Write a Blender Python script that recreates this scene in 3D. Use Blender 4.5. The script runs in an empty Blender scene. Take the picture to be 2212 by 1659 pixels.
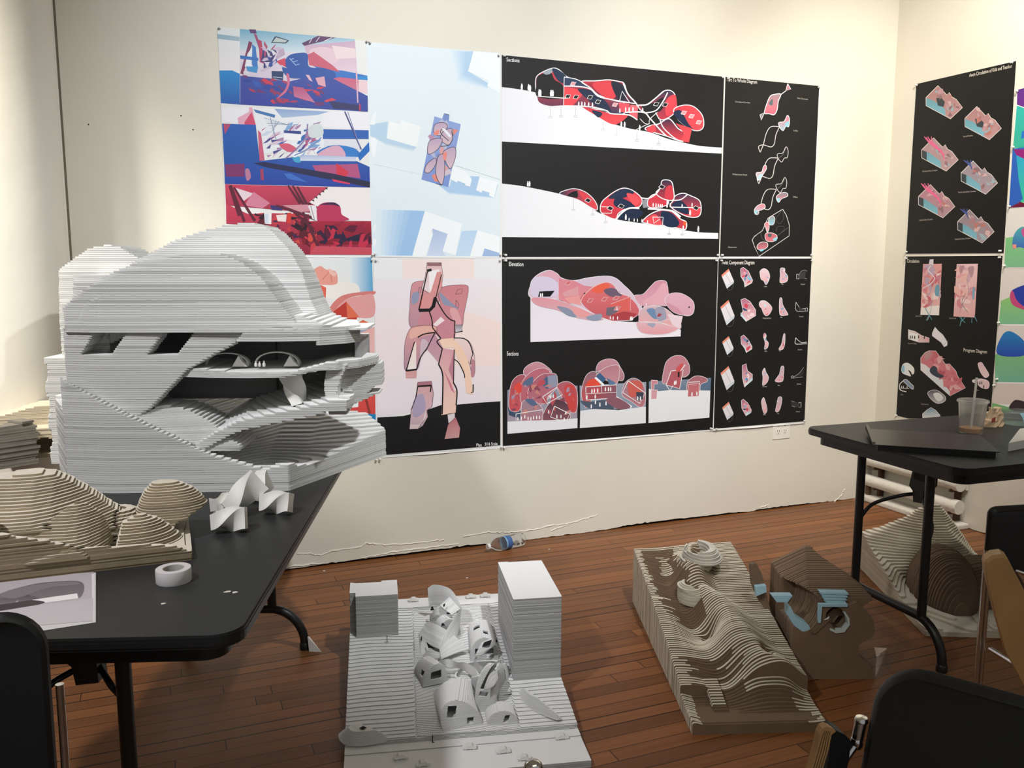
import bpy, bmesh, math, random
import numpy as np
from mathutils import Vector, Matrix
from mathutils.geometry import tessellate_polygon
PI = math.pi
SC = bpy.context.scene
COL = SC.collection
# ------------------------------------------------------------------ camera
W, H = 2212, 1659
FPX = 1869.67
EYE = np.array([0.0, 0.0, 1.35])
FWD = np.array([0.37027578, 0.91890133, -0.1360742])
RIG = np.array([0.92756190, -0.37366895, 0.00065268])
UPV = np.array([0.05024695, 0.12645892, 0.99069843])
cam_data = bpy.data.cameras.new('camera')
cam = bpy.data.objects.new('camera', cam_data)
COL.objects.link(cam)
M = Matrix(((RIG[0], UPV[0], -FWD[0], 0), (RIG[1], UPV[1], -FWD[1], 0), (RIG[2], UPV[2], -FWD[2], EYE[2]), (0, 0, 0, 1)))
cam.matrix_world = M
cam_data.sensor_fit = 'HORIZONTAL'
cam_data.sensor_width = 36.0
cam_data.lens = 36.0 * FPX / W
cam_data.clip_start = 0.02
SC.camera = cam
# ------------------------------------------------------------------ world, lamps, exposure
SC.view_settings.view_transform = 'Standard'
SC.view_settings.look = 'None'
SC.view_settings.gamma = 1.0
SC.view_settings.use_curve_mapping = False
SC.view_settings.exposure = 0.0
world = bpy.data.worlds.new('room_air')
SC.world = world
world.use_nodes = True
world.node_tree.nodes['Background'].inputs[0].default_value = (1, 1, 1, 1)
world.node_tree.nodes['Background'].inputs[1].default_value = 0.31

def spot(name, loc, aim, watts, color, angle=110, blend=0.9, radius=0.09):
    d = bpy.data.lights.new(name, 'SPOT')
    d.energy = watts; d.color = color; d.spot_size = math.radians(angle); d.spot_blend = blend
    d.shadow_soft_size = radius
    o = bpy.data.objects.new(name, d); COL.objects.link(o)
    o.location = loc
    o.rotation_euler = (Vector(aim) - Vector(loc)).to_track_quat('-Z', 'Y').to_euler()
    return o

WARM = (1.0, 0.86, 0.64)
MID = (1.0, 0.92, 0.79)
COOL = (1.0, 0.97, 0.93)
# track spots on the ceiling, washing the walls, plus two added brighteners
LAMPS = {
    'track_spot_b': ((1.3, .9, 3.2), (1.35, 3.8, 1.30), 400, (.95, .975, 1.0), 75, .85, .05),
    'track_spot_c': ((2.5, 1.4, 3.2), (3.2, 3.8, 1.1), 185, (1.0, .92, .87), 84, .9, .05),
    'track_spot_d': ((2.9, 2.3, 3.2), (3.8, 3.3, 1.75), 150, (1.0, .96, .84), 95, .9, .05),
    'added_spot_h': ((2.2, 2.4, 3.2), (2.75, 3.81, 2.75), 45, (1.0, .95, .84), 84, 1.0, .05),  # extra spot added only to brighten the upper right wall
    'added_spot_g': ((1.9, 1.9, 3.2), (3.81, 3.65, .85), 95, (1.0, .95, .86), 44, .95, .05),  # extra spot added only to lift the low right wall
    'track_spot_e': ((-1.3, 2.0, 3.2), (-.80, 3.3, 1.6), 470, (1.0, .93, .80), 50, .9, .16),
    'track_spot_f': ((-1.3, .9, 3.15), (.15, 2.5, .85), 270, (.97, .96, 1.0), 60, .9, .10),
}
for n_, a_ in LAMPS.items(): spot(n_, *a_)
d = bpy.data.lights.new('added_fill_light', 'AREA'); d.shape = 'RECTANGLE'; d.size = 2.4; d.size_y = 1.2; d.energy = 14; d.color = (.95, 1, .80)  # unseen soft fill added overhead behind the camera, not a real panel
o = bpy.data.objects.new('added_fill_light', d); COL.objects.link(o); o.location = (0.6, -0.6, 3.28)

# ------------------------------------------------------------------ helpers
def ray(x, y):
    return FWD * FPX + RIG * (x - W / 2) - UPV * (y - H / 2)
def on_z(x, y, z=0.0):
    d = ray(x, y); return EYE + d * ((z - EYE[2]) / d[2])
def on_y(x, y, Y):
    d = ray(x, y); return EYE + d * (Y / d[1])
def on_x(x, y, X):
    d = ray(x, y); return EYE + d * (X / d[0])
WALL_Y = 3.8116
WALL_X = 3.8122

def lin(c):
    return tuple((v / 12.92) if v <= 0.04045 else ((v + 0.055) / 1.055) ** 2.4 for v in c)
def hexc(h):
    h = h.lstrip('#')
    return tuple(int(h[i:i + 2], 16) / 255 for i in (0, 2, 4))

def mat(name, color=(.8, .8, .8), rough=.6, metal=0.0, spec=.5, noise=0.0, nscale=30, bump=0.0, bscale=80, attr=None, trans=0.0, ior=1.45, alpha=1.0, coat=0.0):
    m = bpy.data.materials.new(name); m.use_nodes = True
    nt = m.node_tree; N = nt.nodes; L = nt.links
    b = N['Principled BSDF']
    b.inputs['Roughness'].default_value = rough
    b.inputs['Metallic'].default_value = metal
    b.inputs['Specular IOR Level'].default_value = spec
    b.inputs['Transmission Weight'].default_value = trans
    b.inputs['IOR'].default_value = ior
    b.inputs['Alpha'].default_value = alpha
    b.inputs['Coat Weight'].default_value = coat
    b.inputs['Base Color'].default_value = (*color, 1)
    src = None
    if attr:
        a = N.new('ShaderNodeAttribute'); a.attribute_name = attr; src = a.outputs['Color']
        L.new(src, b.inputs['Base Color'])
    tc = N.new('ShaderNodeTexCoord')
    if noise > 0:
        n = N.new('ShaderNodeTexNoise'); n.inputs['Scale'].default_value = nscale; n.inputs['Detail'].default_value = 5
        L.new(tc.outputs['Object'], n.inputs['Vector'])
        mr = N.new('ShaderNodeMapRange'); mr.inputs[1].default_value = .25; mr.inputs[2].default_value = .75
        mr.inputs[3].default_value = 1 - noise; mr.inputs[4].default_value = 1 + noise
        L.new(n.outputs['Fac'], mr.inputs[0])
        mx = N.new('ShaderNodeVectorMath'); mx.operation = 'MULTIPLY'
        if src: L.new(src, mx.inputs[0])
        else: mx.inputs[0].default_value = color
        L.new(mr.outputs[0], mx.inputs[1]); L.new(mx.outputs[0], b.inputs['Base Color'])
    if bump > 0:
        n2 = N.new('ShaderNodeTexNoise'); n2.inputs['Scale'].default_value = bscale; n2.inputs['Detail'].default_value = 6
        L.new(tc.outputs['Object'], n2.inputs['Vector'])
        bp = N.new('ShaderNodeBump'); bp.inputs['Strength'].default_value = bump; bp.inputs['Distance'].default_value = .01
        L.new(n2.outputs['Fac'], bp.inputs['Height']); L.new(bp.outputs[0], b.inputs['Normal'])
    return m

def tag(o, label=None, cat=None, group=None, kind=None):
    if label: o['label'] = label
    if cat: o['category'] = cat
    if group: o['group'] = group
    if kind: o['kind'] = kind
    return o
def empty(name, loc=(0, 0, 0), label=None, cat=None, group=None, rot=0.0):
    o = bpy.data.objects.new(name, None); COL.objects.link(o); o.location = loc; o.rotation_euler = (0, 0, rot)
    o.empty_display_size = .05
    return tag(o, label, cat, group)

class MB:
    """collects shapes (in world or local coordinates) and links them as ONE mesh object"""
    def __init__(s): s.v = []; s.f = []; s.c = []; s.mi = []
    def add(s, verts, faces, col=None, mi=0):
        n = len(s.v); s.v += [tuple(map(float, p)) for p in verts]
        for f in faces:
            s.f.append(tuple(n + i for i in f)); s.c.append(col); s.mi.append(mi)
    def box(s, lo, hi, fr=None, col=None, mi=0, bevel=0.0):
        if bevel > 0:
            bm = bmesh.new(); bmesh.ops.create_cube(bm, size=1)
            for v in bm.verts:
                v.co = Vector([(lo[i] + hi[i]) / 2 + v.co[i] * (hi[i] - lo[i]) for i in range(3)])
            bmesh.ops.bevel(bm, geom=bm.edges[:], offset=bevel, segments=2, affect='EDGES', profile=.6)
            bm.verts.index_update()
            vs = [tuple(v.co) for v in bm.verts]; fs = [[v.index for v in f.verts] for f in bm.faces]; bm.free()
        else:
            x0, y0, z0 = lo; x1, y1, z1 = hi
            vs = [(x0, y0, z0), (x1, y0, z0), (x1, y1, z0), (x0, y1, z0), (x0, y0, z1), (x1, y0, z1), (x1, y1, z1), (x0, y1, z1)]
            fs = [(0, 3, 2, 1), (4, 5, 6, 7), (0, 1, 5, 4), (1, 2, 6, 5), (2, 3, 7, 6), (3, 0, 4, 7)]
        if fr: vs = [fr(*p) for p in vs]
        s.add(vs, fs, col, mi)
    def prism(s, poly, z0, z1, fr=None, col=None, mi=0):
        """poly in (a,b); extruded along c from z0 to z1; fr maps (a,b,c) to a point"""
        fr = fr or (lambda a, b, c: (a, b, c))
        n = len(poly)
        vs = [fr(a, b, z0) for a, b in poly] + [fr(a, b, z1) for a, b in poly]
        fs = [(i, (i + 1) % n, n + (i + 1) % n, n + i) for i in range(n)]
        tri = tessellate_polygon([[Vector((a, b, 0)) for a, b in poly]])
        fs += [(t[0], t[1], t[2]) for t in tri] + [(n + t[2], n + t[1], n + t[0]) for t in tri]
        s.add(vs, fs, col, mi)
    def tube(s, pts, r, seg=12, col=None, mi=0, closed=False, cap=True):
        pts = [Vector(p) for p in pts]; n = len(pts)
        rs = r if isinstance(r, (list, tuple)) else [r] * n
        rings = []; prev = None
        for i, p in enumerate(pts):
            if closed: t = (pts[(i + 1) % n] - pts[i - 1])
            else: t = pts[min(i + 1, n - 1)] - pts[max(i - 1, 0)]
            t.normalize()
            if prev is None:
                a = Vector((0, 0, 1)) if abs(t.z) < .9 else Vector((1, 0, 0))
                nx = t.cross(a).normalized()
            else:
                nx = (prev - t * prev.dot(t)).normalized()
            prev = nx; ny = t.cross(nx)
            rings.append([p + (nx * math.cos(2 * PI * k / seg) + ny * math.sin(2 * PI * k / seg)) * rs[i] for k in range(seg)])
        vs = [q for R_ in rings for q in R_]; fs = []
        for i in range(n if closed else n - 1):
            j = (i + 1) % n
            for k in range(seg):
                k2 = (k + 1) % seg
                fs.append((i * seg + k, i * seg + k2, j * seg + k2, j * seg + k))
        if cap and not closed:
            fs.append(tuple(range(seg - 1, -1, -1))); fs.append(tuple((n - 1) * seg + k for k in range(seg)))
        s.add(vs, fs, col, mi)
    def lathe(s, prof, c, seg=32, col=None, mi=0, axis=None):
        """prof: (r, z) list; c: base point; axis: optional Matrix 3x3"""
        vs = []; fs = []
        for r, z in prof:
            for k in range(seg):
                p = Vector((r * math.cos(2 * PI * k / seg), r * math.sin(2 * PI * k / seg), z))
                if axis: p = axis @ p
                vs.append((c[0] + p.x, c[1] + p.y, c[2] + p.z))
        for i in range(len(prof) - 1):
            for k in range(seg):
                k2 = (k + 1) % seg
                fs.append((i * seg + k, i * seg + k2, (i + 1) * seg + k2, (i + 1) * seg + k))
        s.add(vs, fs, col, mi)
    def build(s, name, mats, parent=None, origin=None, smooth=False, angle=None, default=(.8, .8, .8)):
        me = bpy.data.meshes.new(name)
        og = Vector(origin) if origin is not None else Vector((0, 0, 0))
        me.from_pydata([tuple(Vector(p) - og) for p in s.v], [], s.f)
        mats = mats if isinstance(mats, (list, tuple)) else [mats]
        for m in mats: me.materials.append(m)
        if any(s.mi): me.polygons.foreach_set('material_index', s.mi)
        if any(c is not None for c in s.c):
            at = me.color_attributes.new('Col', 'FLOAT_COLOR', 'CORNER')
            buf = []
            for f, c in zip(s.f, s.c):
                c = c or default
                if isinstance(c[0], (tuple, list)):
                    for q in c: buf += [*q, 1.0]
                else: buf += [*c, 1.0] * len(f)
            at.data.foreach_set('color', buf)
        if smooth: me.shade_smooth()
        me.validate(); me.update()
        o = bpy.data.objects.new(name, me); COL.objects.link(o)
        o.location = og
        if parent is not None:
            o.parent = parent
            w = Vector((0, 0, 0)); q = parent
            while q is not None: w += q.location; q = q.parent
            o.location = og - w
        if angle is not None:
            bm = bmesh.new(); bm.from_mesh(me)
            bmesh.ops.recalc_face_normals(bm, faces=bm.faces[:])
            for f in bm.faces: f.smooth = True
            for e in bm.edges:
                if len(e.link_faces) == 2 and e.calc_face_angle(0) > angle: e.smooth = False
                elif len(e.link_faces) != 2: e.smooth = False
            bm.to_mesh(me); bm.free()
        return o

def frame(o, u, v):
    u = np.array(u, float); u /= np.linalg.norm(u); v = np.array(v, float); v /= np.linalg.norm(v)
    def f(a, b, c=0.0): return (o[0] + u[0] * a + v[0] * b, o[1] + u[1] * a + v[1] * b, c)
    return f
def smooth_curve(pts, n=6, closed=False):
    P = [np.array(p, float) for p in pts]; out = []; m = len(P)
    for i in range(m if closed else m - 1):
        p0 = P[(i - 1) % m] if closed or i > 0 else P[0]; p1 = P[i]; p2 = P[(i + 1) % m]
        p3 = P[(i + 2) % m] if closed or i + 2 < m else P[-1]
        for k in range(n):
            t = k / n
            out.append(.5 * ((2 * p1) + (-p0 + p2) * t + (2 * p0 - 5 * p1 + 4 * p2 - p3) * t * t + (-p0 + 3 * p1 - 3 * p2 + p3) * t ** 3))
    if not closed: out.append(P[-1])
    return [tuple(q) for q in out]

def layered(field, u0, u1, v0, v1, cell, c0, th, n, fr, top, side, bottom=None, tint=.08, seed=1, jitter=0.0, sidefn=None, gap=0.0, edgefn=None):
    """a glued stack of boards: for every board k the outline field(U, V, c) > 0 is traced and cut out of a sheet of thickness th.
    fr(u, v, c) -> point. Returns an MB with a colour per face (board face or cut edge)."""
    rng = random.Random(seed)
    nu = int(round((u1 - u0) / cell)) + 1; nv = int(round((v1 - v0) / cell)) + 1
    us = np.linspace(u0, u1, nu); vs = np.linspace(v0, v1, nv)
    U, V = np.meshgrid(us, vs)
    F = []
    for k in range(n):
        f = np.asarray(field(U, V, c0 + (k + .5) * th), float) + np.zeros_like(U)
        if jitter: f = f + rng.uniform(-jitter, jitter)
        f[0, :] = np.minimum(f[0, :], -1e-4); f[-1, :] = np.minimum(f[-1, :], -1e-4)
        f[:, 0] = np.minimum(f[:, 0], -1e-4); f[:, -1] = np.minimum(f[:, -1], -1e-4)
        F.append(f)
    I = [f > 0 for f in F]
    none = np.zeros_like(I[0])
    mb = MB()
    bottom = bottom or side
    du = us[1] - us[0]; dv = vs[1] - vs[0]
    for k in range(n):
        f = F[k]; i = I[k]
        cnt = i[:-1, :-1].astype(int) + i[:-1, 1:] + i[1:, 1:] + i[1:, :-1]
        up = I[k + 1] if k + 1 < n else none
        dn = I[k - 1] if k > 0 else none
        upf = up[:-1, :-1] & up[:-1, 1:] & up[1:, 1:] & up[1:, :-1]
        dnf = dn[:-1, :-1] & dn[:-1, 1:] & dn[1:, 1:] & dn[1:, :-1]
        za = c0 + k * th; zb = za + th - gap
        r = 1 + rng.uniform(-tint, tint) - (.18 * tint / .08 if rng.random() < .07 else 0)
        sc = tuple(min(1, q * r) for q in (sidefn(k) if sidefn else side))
        # full cells, merged in runs along u
        for need, z, flip, col in ((cnt == 4) & ~upf, zb, False, top), ((cnt == 4) & ~dnf, za, True, bottom):
            need = need if True else need
            for j in np.nonzero(need.any(axis=1))[0]:
                row = need[j]; a = None
                idx = np.flatnonzero(np.diff(np.concatenate(([0], row.view(np.int8), [0]))))
                for s, e in zip(idx[::2], idx[1::2]):
                    q = [(us[s], vs[j]), (us[e], vs[j]), (us[e], vs[j + 1]), (us[s], vs[j + 1])]
                    if flip: q = q[::-1]
                    mb.add([fr(x, y, z) for x, y in q], [(0, 1, 2, 3)], col)
        js, is_ = np.nonzero((cnt > 0) & (cnt < 4))
        for j, x in zip(js, is_):
            cs = [(us[x], vs[j], f[j, x]), (us[x + 1], vs[j], f[j, x + 1]), (us[x + 1], vs[j + 1], f[j + 1, x + 1]), (us[x], vs[j + 1], f[j + 1, x])]
            poly = []; cut = []
            for a in range(4):
                p, q = cs[a], cs[(a + 1) % 4]
                if p[2] > 0: poly.append((p[0], p[1])); cut.append(0)
                if (p[2] > 0) != (q[2] > 0):
                    t = p[2] / (p[2] - q[2])
                    poly.append((p[0] + (q[0] - p[0]) * t, p[1] + (q[1] - p[1]) * t))
                    cut.append(1 if p[2] > 0 else 0)   # 1: this point starts the cut edge
            m = len(poly)
            if m < 3: continue
            if not upf[j, x]: mb.add([fr(a, b, zb) for a, b in poly], [tuple(range(m))], top)
            if not dnf[j, x]: mb.add([fr(a, b, za) for a, b in poly], [tuple(range(m - 1, -1, -1))], bottom)
            for a in range(m):
                if cut[a]:
                    p, q = poly[a], poly[(a + 1) % m]
                    if edgefn: sc = tuple(w * r for w in edgefn(p[0], p[1], k))
                    mb.add([fr(p[0], p[1], zb), fr(q[0], q[1], zb), fr(q[0], q[1], za), fr(p[0], p[1], za)], [(0, 3, 2, 1)], sc)
    return mb
def sstep(a, b, x):
    t = np.clip((x - a) / (b - a), 0, 1); return t * t * (3 - 2 * t)
def prof(xs, ys, x):
    return np.interp(x, xs, ys)
def inpoly(poly, X, Y):
    """approx signed distance to polygon, positive inside"""
    P = np.array(poly, float); n = len(P)
    d = np.full(X.shape, 1e9); ins = np.zeros(X.shape, bool)
    for i in range(n):
        a, b = P[i], P[(i + 1) % n]
        e = b - a; L2 = (e ** 2).sum() + 1e-12
        t = np.clip(((X - a[0]) * e[0] + (Y - a[1]) * e[1]) / L2, 0, 1)
        d = np.minimum(d, np.hypot(X - a[0] - t * e[0], Y - a[1] - t * e[1]))
        c = (a[1] > Y) != (b[1] > Y)
        with np.errstate(divide='ignore', invalid='ignore'):
            ins ^= c & (X < (b[0] - a[0]) * (Y - a[1]) / (b[1] - a[1] + 1e-15) + a[0])
    return np.where(ins, d, -d)
# ------------------------------------------------------------------ the room
def floor_material():
    m = bpy.data.materials.new('strip_wood_floor'); m.use_nodes = True
    nt = m.node_tree; N = nt.nodes; L = nt.links; b = N['Principled BSDF']
    def math_(op, a, b_=None, c=None):
        n = N.new('ShaderNodeMath'); n.operation = op
        for i, v in enumerate((a, b_, c)):
            if v is None: continue
            if isinstance(v, (int, float)): n.inputs[i].default_value = v
            else: L.new(v, n.inputs[i])
        return n.outputs[0]
    tc = N.new('ShaderNodeTexCoord'); sp = N.new('ShaderNodeSeparateXYZ'); L.new(tc.outputs['Object'], sp.inputs[0])
    X, Y = sp.outputs[0], sp.outputs[1]
    rowf = math_('DIVIDE', Y, 0.0572); row = math_('FLOOR', rowf); fy = math_('FRACT', rowf)
    wn = N.new('ShaderNodeTexWhiteNoise'); wn.noise_dimensions = '1D'; L.new(row, wn.inputs['W'])
    off = math_('MULTIPLY', wn.outputs['Value'], 7.0)
    xs = math_('DIVIDE', math_('ADD', X, off), 1.35); pl = math_('FLOOR', xs); fx = math_('FRACT', xs)
    cv = N.new('ShaderNodeCombineXYZ'); L.new(row, cv.inputs[0]); L.new(pl, cv.inputs[1])
    wp = N.new('ShaderNodeTexWhiteNoise'); wp.noise_dimensions = '3D'; L.new(cv.outputs[0], wp.inputs['Vector'])
    gv = N.new('ShaderNodeCombineXYZ')
    L.new(math_('MULTIPLY', math_('ADD', X, off), 2.2), gv.inputs[0]); L.new(math_('MULTIPLY', Y, 70.0), gv.inputs[1]); L.new(math_('MULTIPLY', pl, 3.7), gv.inputs[2])
    gr = N.new('ShaderNodeTexNoise'); gr.inputs['Scale'].default_value = 1.6; gr.inputs['Detail'].default_value = 6; L.new(gv.outputs[0], gr.inputs['Vector'])
    big = N.new('ShaderNodeTexNoise'); big.inputs['Scale'].default_value = 2.2; big.inputs['Detail'].default_value = 4; L.new(tc.outputs['Object'], big.inputs['Vector'])
    cr = N.new('ShaderNodeValToRGB'); L.new(math_('ADD', math_('MULTIPLY', wp.outputs['Value'], .42), math_('MULTIPLY', gr.outputs['Fac'], .58)), cr.inputs[0])
    cr.color_ramp.elements[0].position = .12; cr.color_ramp.elements[0].color = (.108, .044, .016, 1)
    cr.color_ramp.elements[1].position = .9; cr.color_ramp.elements[1].color = (.295, .117, .042, 1)
    e = cr.color_ramp.elements.new(.5); e.color = (.205, .077, .026, 1)
    # seams between strips, a few of them opened up and dark
    edge = math_('MINIMUM', fy, math_('SUBTRACT', 1.0, fy))
    wide = math_('ADD', .022, math_('MULTIPLY', math_('GREATER_THAN', wn.outputs['Value'], .70), .050))
    seam = math_('LESS_THAN', edge, wide)
    endj = math_('LESS_THAN', fx, .0022)
    gapm = math_('MAXIMUM', seam, endj)
    dark = math_('MULTIPLY', gapm, .86)
    worn = math_('ADD', .82, math_('MULTIPLY', big.outputs['Fac'], .36))
    mul = N.new('ShaderNodeVectorMath'); mul.operation = 'SCALE'; L.new(cr.outputs[0], mul.inputs[0])
    L.new(math_('MULTIPLY', worn, math_('SUBTRACT', 1.0, dark)), mul.inputs['Scale'])
    L.new(mul.outputs[0], b.inputs['Base Color'])
    L.new(math_('ADD', .30, math_('MULTIPLY', big.outputs['Fac'], .22)), b.inputs['Roughness'])
    b.inputs['Specular IOR Level'].default_value = .22
    bp = N.new('ShaderNodeBump'); bp.inputs['Strength'].default_value = .35; bp.inputs['Distance'].default_value = .003
    L.new(math_('SUBTRACT', math_('MULTIPLY', gr.outputs['Fac'], .25), gapm), bp.inputs['Height']); L.new(bp.outputs[0], b.inputs['Normal'])
    return m
def wall_material(name, col):
    m = mat(name, col, rough=.55, spec=.35, noise=.03, nscale=2.0)
    nt = m.node_tree; N = nt.nodes; L = nt.links; b = N['Principled BSDF']
    tc = N.new('ShaderNodeTexCoord')
    n1 = N.new('ShaderNodeTexNoise'); n1.inputs['Scale'].default_value = 3.0; n1.inputs['Detail'].default_value = 8; n1.inputs['Roughness'].default_value = .55
    L.new(tc.outputs['Object'], n1.inputs['Vector'])
    bp = N.new('ShaderNodeBump'); bp.inputs['Strength'].default_value = .22; bp.inputs['Distance'].default_value = .02
    L.new(n1.outputs['Fac'], bp.inputs['Height']); L.new(bp.outputs[0], b.inputs['Normal'])
    return m
M_FLOOR = floor_material()
M_WALL = wall_material('painted_plaster', (.68, .645, .555))
M_COLUMN = wall_material('painted_column_plaster', (.74, .715, .64))
M_GAP = mat('dark_gap', (.012, .01, .008), rough=.9)
M_CEIL = mat('ceiling_paint', (.7, .68, .62), rough=.8)
random.seed(5)
mb = MB(); mb.add([(-3, -1.5, 0), (4.2, -1.5, 0), (4.2, 4.0, 0), (-3, 4.0, 0)], [(0, 1, 2, 3)])
tag(mb.build('floor', M_FLOOR), kind='structure')
mb = MB(); mb.add([(-3, -1.5, 3.4), (4.2, -1.5, 3.4), (4.2, 4.0, 3.4), (-3, 4.0, 3.4)], [(3, 2, 1, 0)])
tag(mb.build('ceiling', M_CEIL), kind='structure')

def ragged(a, b, seed, gaps):
    """lower edge of a plastered wall: a ragged line a little above the floor"""
    rg = random.Random(seed); out = []; x = a
    while x < b:
        g = max([h * max(0, 1 - abs((x - c) / w) ** 3) for c, w, h in gaps] + [0])
        out.append((x, max(.0005, .002 + g * rg.uniform(.75, 1.1) + rg.uniform(0, .004) * (rg.random() < .5))))
        x += rg.uniform(.008, .035)
    out.append((b, .002)); return out
# back wall: plaster sheet with a ragged foot, dark recess behind it
edge = ragged(-3, WALL_X, 3, [(.95, .55, .011), (1.25, .22, .010), (2.35, .3, .012), (2.75, .2, .009), (3.2, .25, .007), (.55, .2, .006)])
mb = MB(); vs = []; fs = []
for i, (x, z) in enumerate(edge): vs += [(x, WALL_Y, z), (x, WALL_Y + .012, z), (x, WALL_Y, 3.4)]
for i in range(len(edge) - 1):
    a, b = 3 * i, 3 * i + 3
    fs += [(a, b, b + 2, a + 2), (a + 1, b + 1, b, a)]
mb.add(vs, fs); tag(mb.build('wall_back', M_WALL), kind='structure')
edge = ragged(-1.5, WALL_Y, 8, [(2.6, .5, .012), (3.4, .3, .006)])
mb = MB(); vs = []; fs = []
for i, (y, z) in enumerate(edge): vs += [(WALL_X, y, z), (WALL_X + .012, y, z), (WALL_X, y, 3.4)]
for i in range(len(edge) - 1):
    a, b = 3 * i, 3 * i + 3
    fs += [(b, a, a + 2, b + 2), (b + 1, a + 1, a, b)]
mb.add(vs, fs); tag(mb.build('wall_right', M_WALL), kind='structure')
mb = MB(); mb.box((-3, WALL_Y + .013, -.01), (4.2, WALL_Y + .03, .3)); mb.box((WALL_X + .013, -1.5, -.01), (WALL_X + .03, WALL_Y + .03, .3))
tag(mb.build('trim_1', M_GAP), kind='structure')
mb = MB(); mb.box((-3.05, -1.5, 0), (-3, 4, 3.4)); tag(mb.build('wall_left', M_WALL), kind='structure')
# raised plaster cracks and lips near the foot of the back wall
def crack(mb, pts, w=.004, h=.003, seed=0):
    rg = random.Random(seed); P = smooth_curve([(x, z) for x, z in pts], 8)
    P = [(x + rg.uniform(-.004, .004), z + rg.uniform(-.003, .003)) for x, z in P]
    vs = []; fs = []
    for i, (x, z) in enumerate(P):
        k = w * (0.4 + .6 * math.sin(PI * i / (len(P) - 1))) * rg.uniform(.6, 1.2)
        vs += [(x, WALL_Y - .0001, z - k), (x, WALL_Y - h * rg.uniform(.6, 1.2), z - k * .3), (x, WALL_Y - .0001, z + k * 1.6)]
    for i in range(len(P) - 1):
        a, b = 3 * i, 3 * i + 3; fs += [(a, b, b + 1, a + 1), (a + 1, b + 1, b + 2, a + 2)]
    mb.add(vs, fs)
mb = MB()
def wz(x, y): q = on_y(x, y, WALL_Y); return (q[0], q[2])
for k, pts in enumerate(([(640, 1195), (668, 1196), (690, 1199), (720, 1190), (775, 1182), (792, 1174), (830, 1177), (905, 1172), (960, 1165)], [(780, 1205), (850, 1192), (910, 1184), (990, 1175)],
                         [(590, 1232), (640, 1222), (700, 1216)], [(1090, 1150), (1140, 1146), (1190, 1136), (1230, 1130)], [(1190, 1146), (1240, 1128), (1290, 1112)], [(1000, 1160), (1050, 1150), (1085, 1150)], [(1795, 1090), (1815, 1072), (1824, 1056)], [(1640, 1096), (1660, 1091)])):
    crack(mb, [wz(*p) for p in pts], .0035, .004, k)
tag(mb.build('trim_2', M_WALL), kind='structure')
# round column at the left with a flat strip behind it
mb = MB(); cx, cy, cr_ = -.589, 3.50, .285
n = 64; vs = []; fs = []
for z in (0, 3.4):
    for k in range(n): vs.append((cx + cr_ * math.cos(2 * PI * k / n), cy + cr_ * math.sin(2 * PI * k / n), z))
for k in range(n): fs.append((k, (k + 1) % n, n + (k + 1) % n, n + k))
mb.add(vs, fs); o = mb.build('column', M_COLUMN, smooth=True); tag(o, 'white round plaster column at the left edge, behind the grey board pile', 'column', kind='structure')
mb = MB(); mb.box((-.7, 3.795, 0), (-.324, WALL_Y, 3.4), bevel=.004); tag(mb.build('trim_3', M_COLUMN), kind='structure')
mb = MB(); mb.box((-.3245, WALL_Y - .002, 0), (-.3165, WALL_Y + .001, 3.4)); tag(mb.build('trim_5', mat('shaded_gap', (.16, .14, .10), rough=.9)), kind='structure')  # dark strip whose colour stands for the shade in the gap
# nail holes
mb = MB()
for x, y in ((191, 269), (391, 250), (417, 280)):
    q = on_y(x, y, WALL_Y); mb.lathe([(0, .0006), (.0022, .0005), (.003, 0)], (q[0], WALL_Y, q[2]), 8, axis=Matrix.Rotation(PI / 2, 3, 'X'))
tag(mb.build('trim_4', M_GAP), kind='structure')
# outlet
def outlet():
    M_PL = mat('outlet_plastic', (.75, .72, .64), rough=.35); M_SL = mat('outlet_slot', (.03, .03, .03), rough=.6)
    x0, x1 = 3.083, 3.2; z0 = .398; z1 = z0 + .114
    r = empty('outlet', ((x0 + x1) / 2, WALL_Y, z0), 'white double electrical outlet plate tucked under the foot of the black twist diagram poster', 'outlet')
    mb = MB(); mb.box((x0, WALL_Y - .0036, z0), (x1, WALL_Y, z1), bevel=.0016); mb.build('cover_plate', M_PL, r)
    for k in (0, 1):
        cx = x0 + .036 + k * .045
        mb = MB(); mb.lathe([(0, .001), (.0026, .0008), (.003, 0)], (cx, WALL_Y - .0036, z0 + .073), 8, axis=Matrix.Rotation(PI / 2, 3, 'X')); mb.build('screw', M_SL, r)
        for zz in (z0 + .043, z0 + .092):
            mb = MB(); mb.lathe([(0, .0012), (.0145, .0012), (.0165, .0006), (.0165, 0)], (cx, WALL_Y - .0036, zz), 20, axis=Matrix.Rotation(PI / 2, 3, 'X'))
            s = mb.build('socket', M_PL, r)
            mb = MB(); y0, y1 = WALL_Y - .0053, WALL_Y - .0046
            mb.box((cx - .0075, y0, zz - .001), (cx - .0050, y1, zz + .009)); mb.box((cx + .0050, y0, zz - .001), (cx + .0075, y1, zz + .008)); mb.box((cx - .0022, y0, zz - .010), (cx + .0022, y1, zz - .006))
            mb.build('slots', M_SL, s)
outlet()
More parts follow.
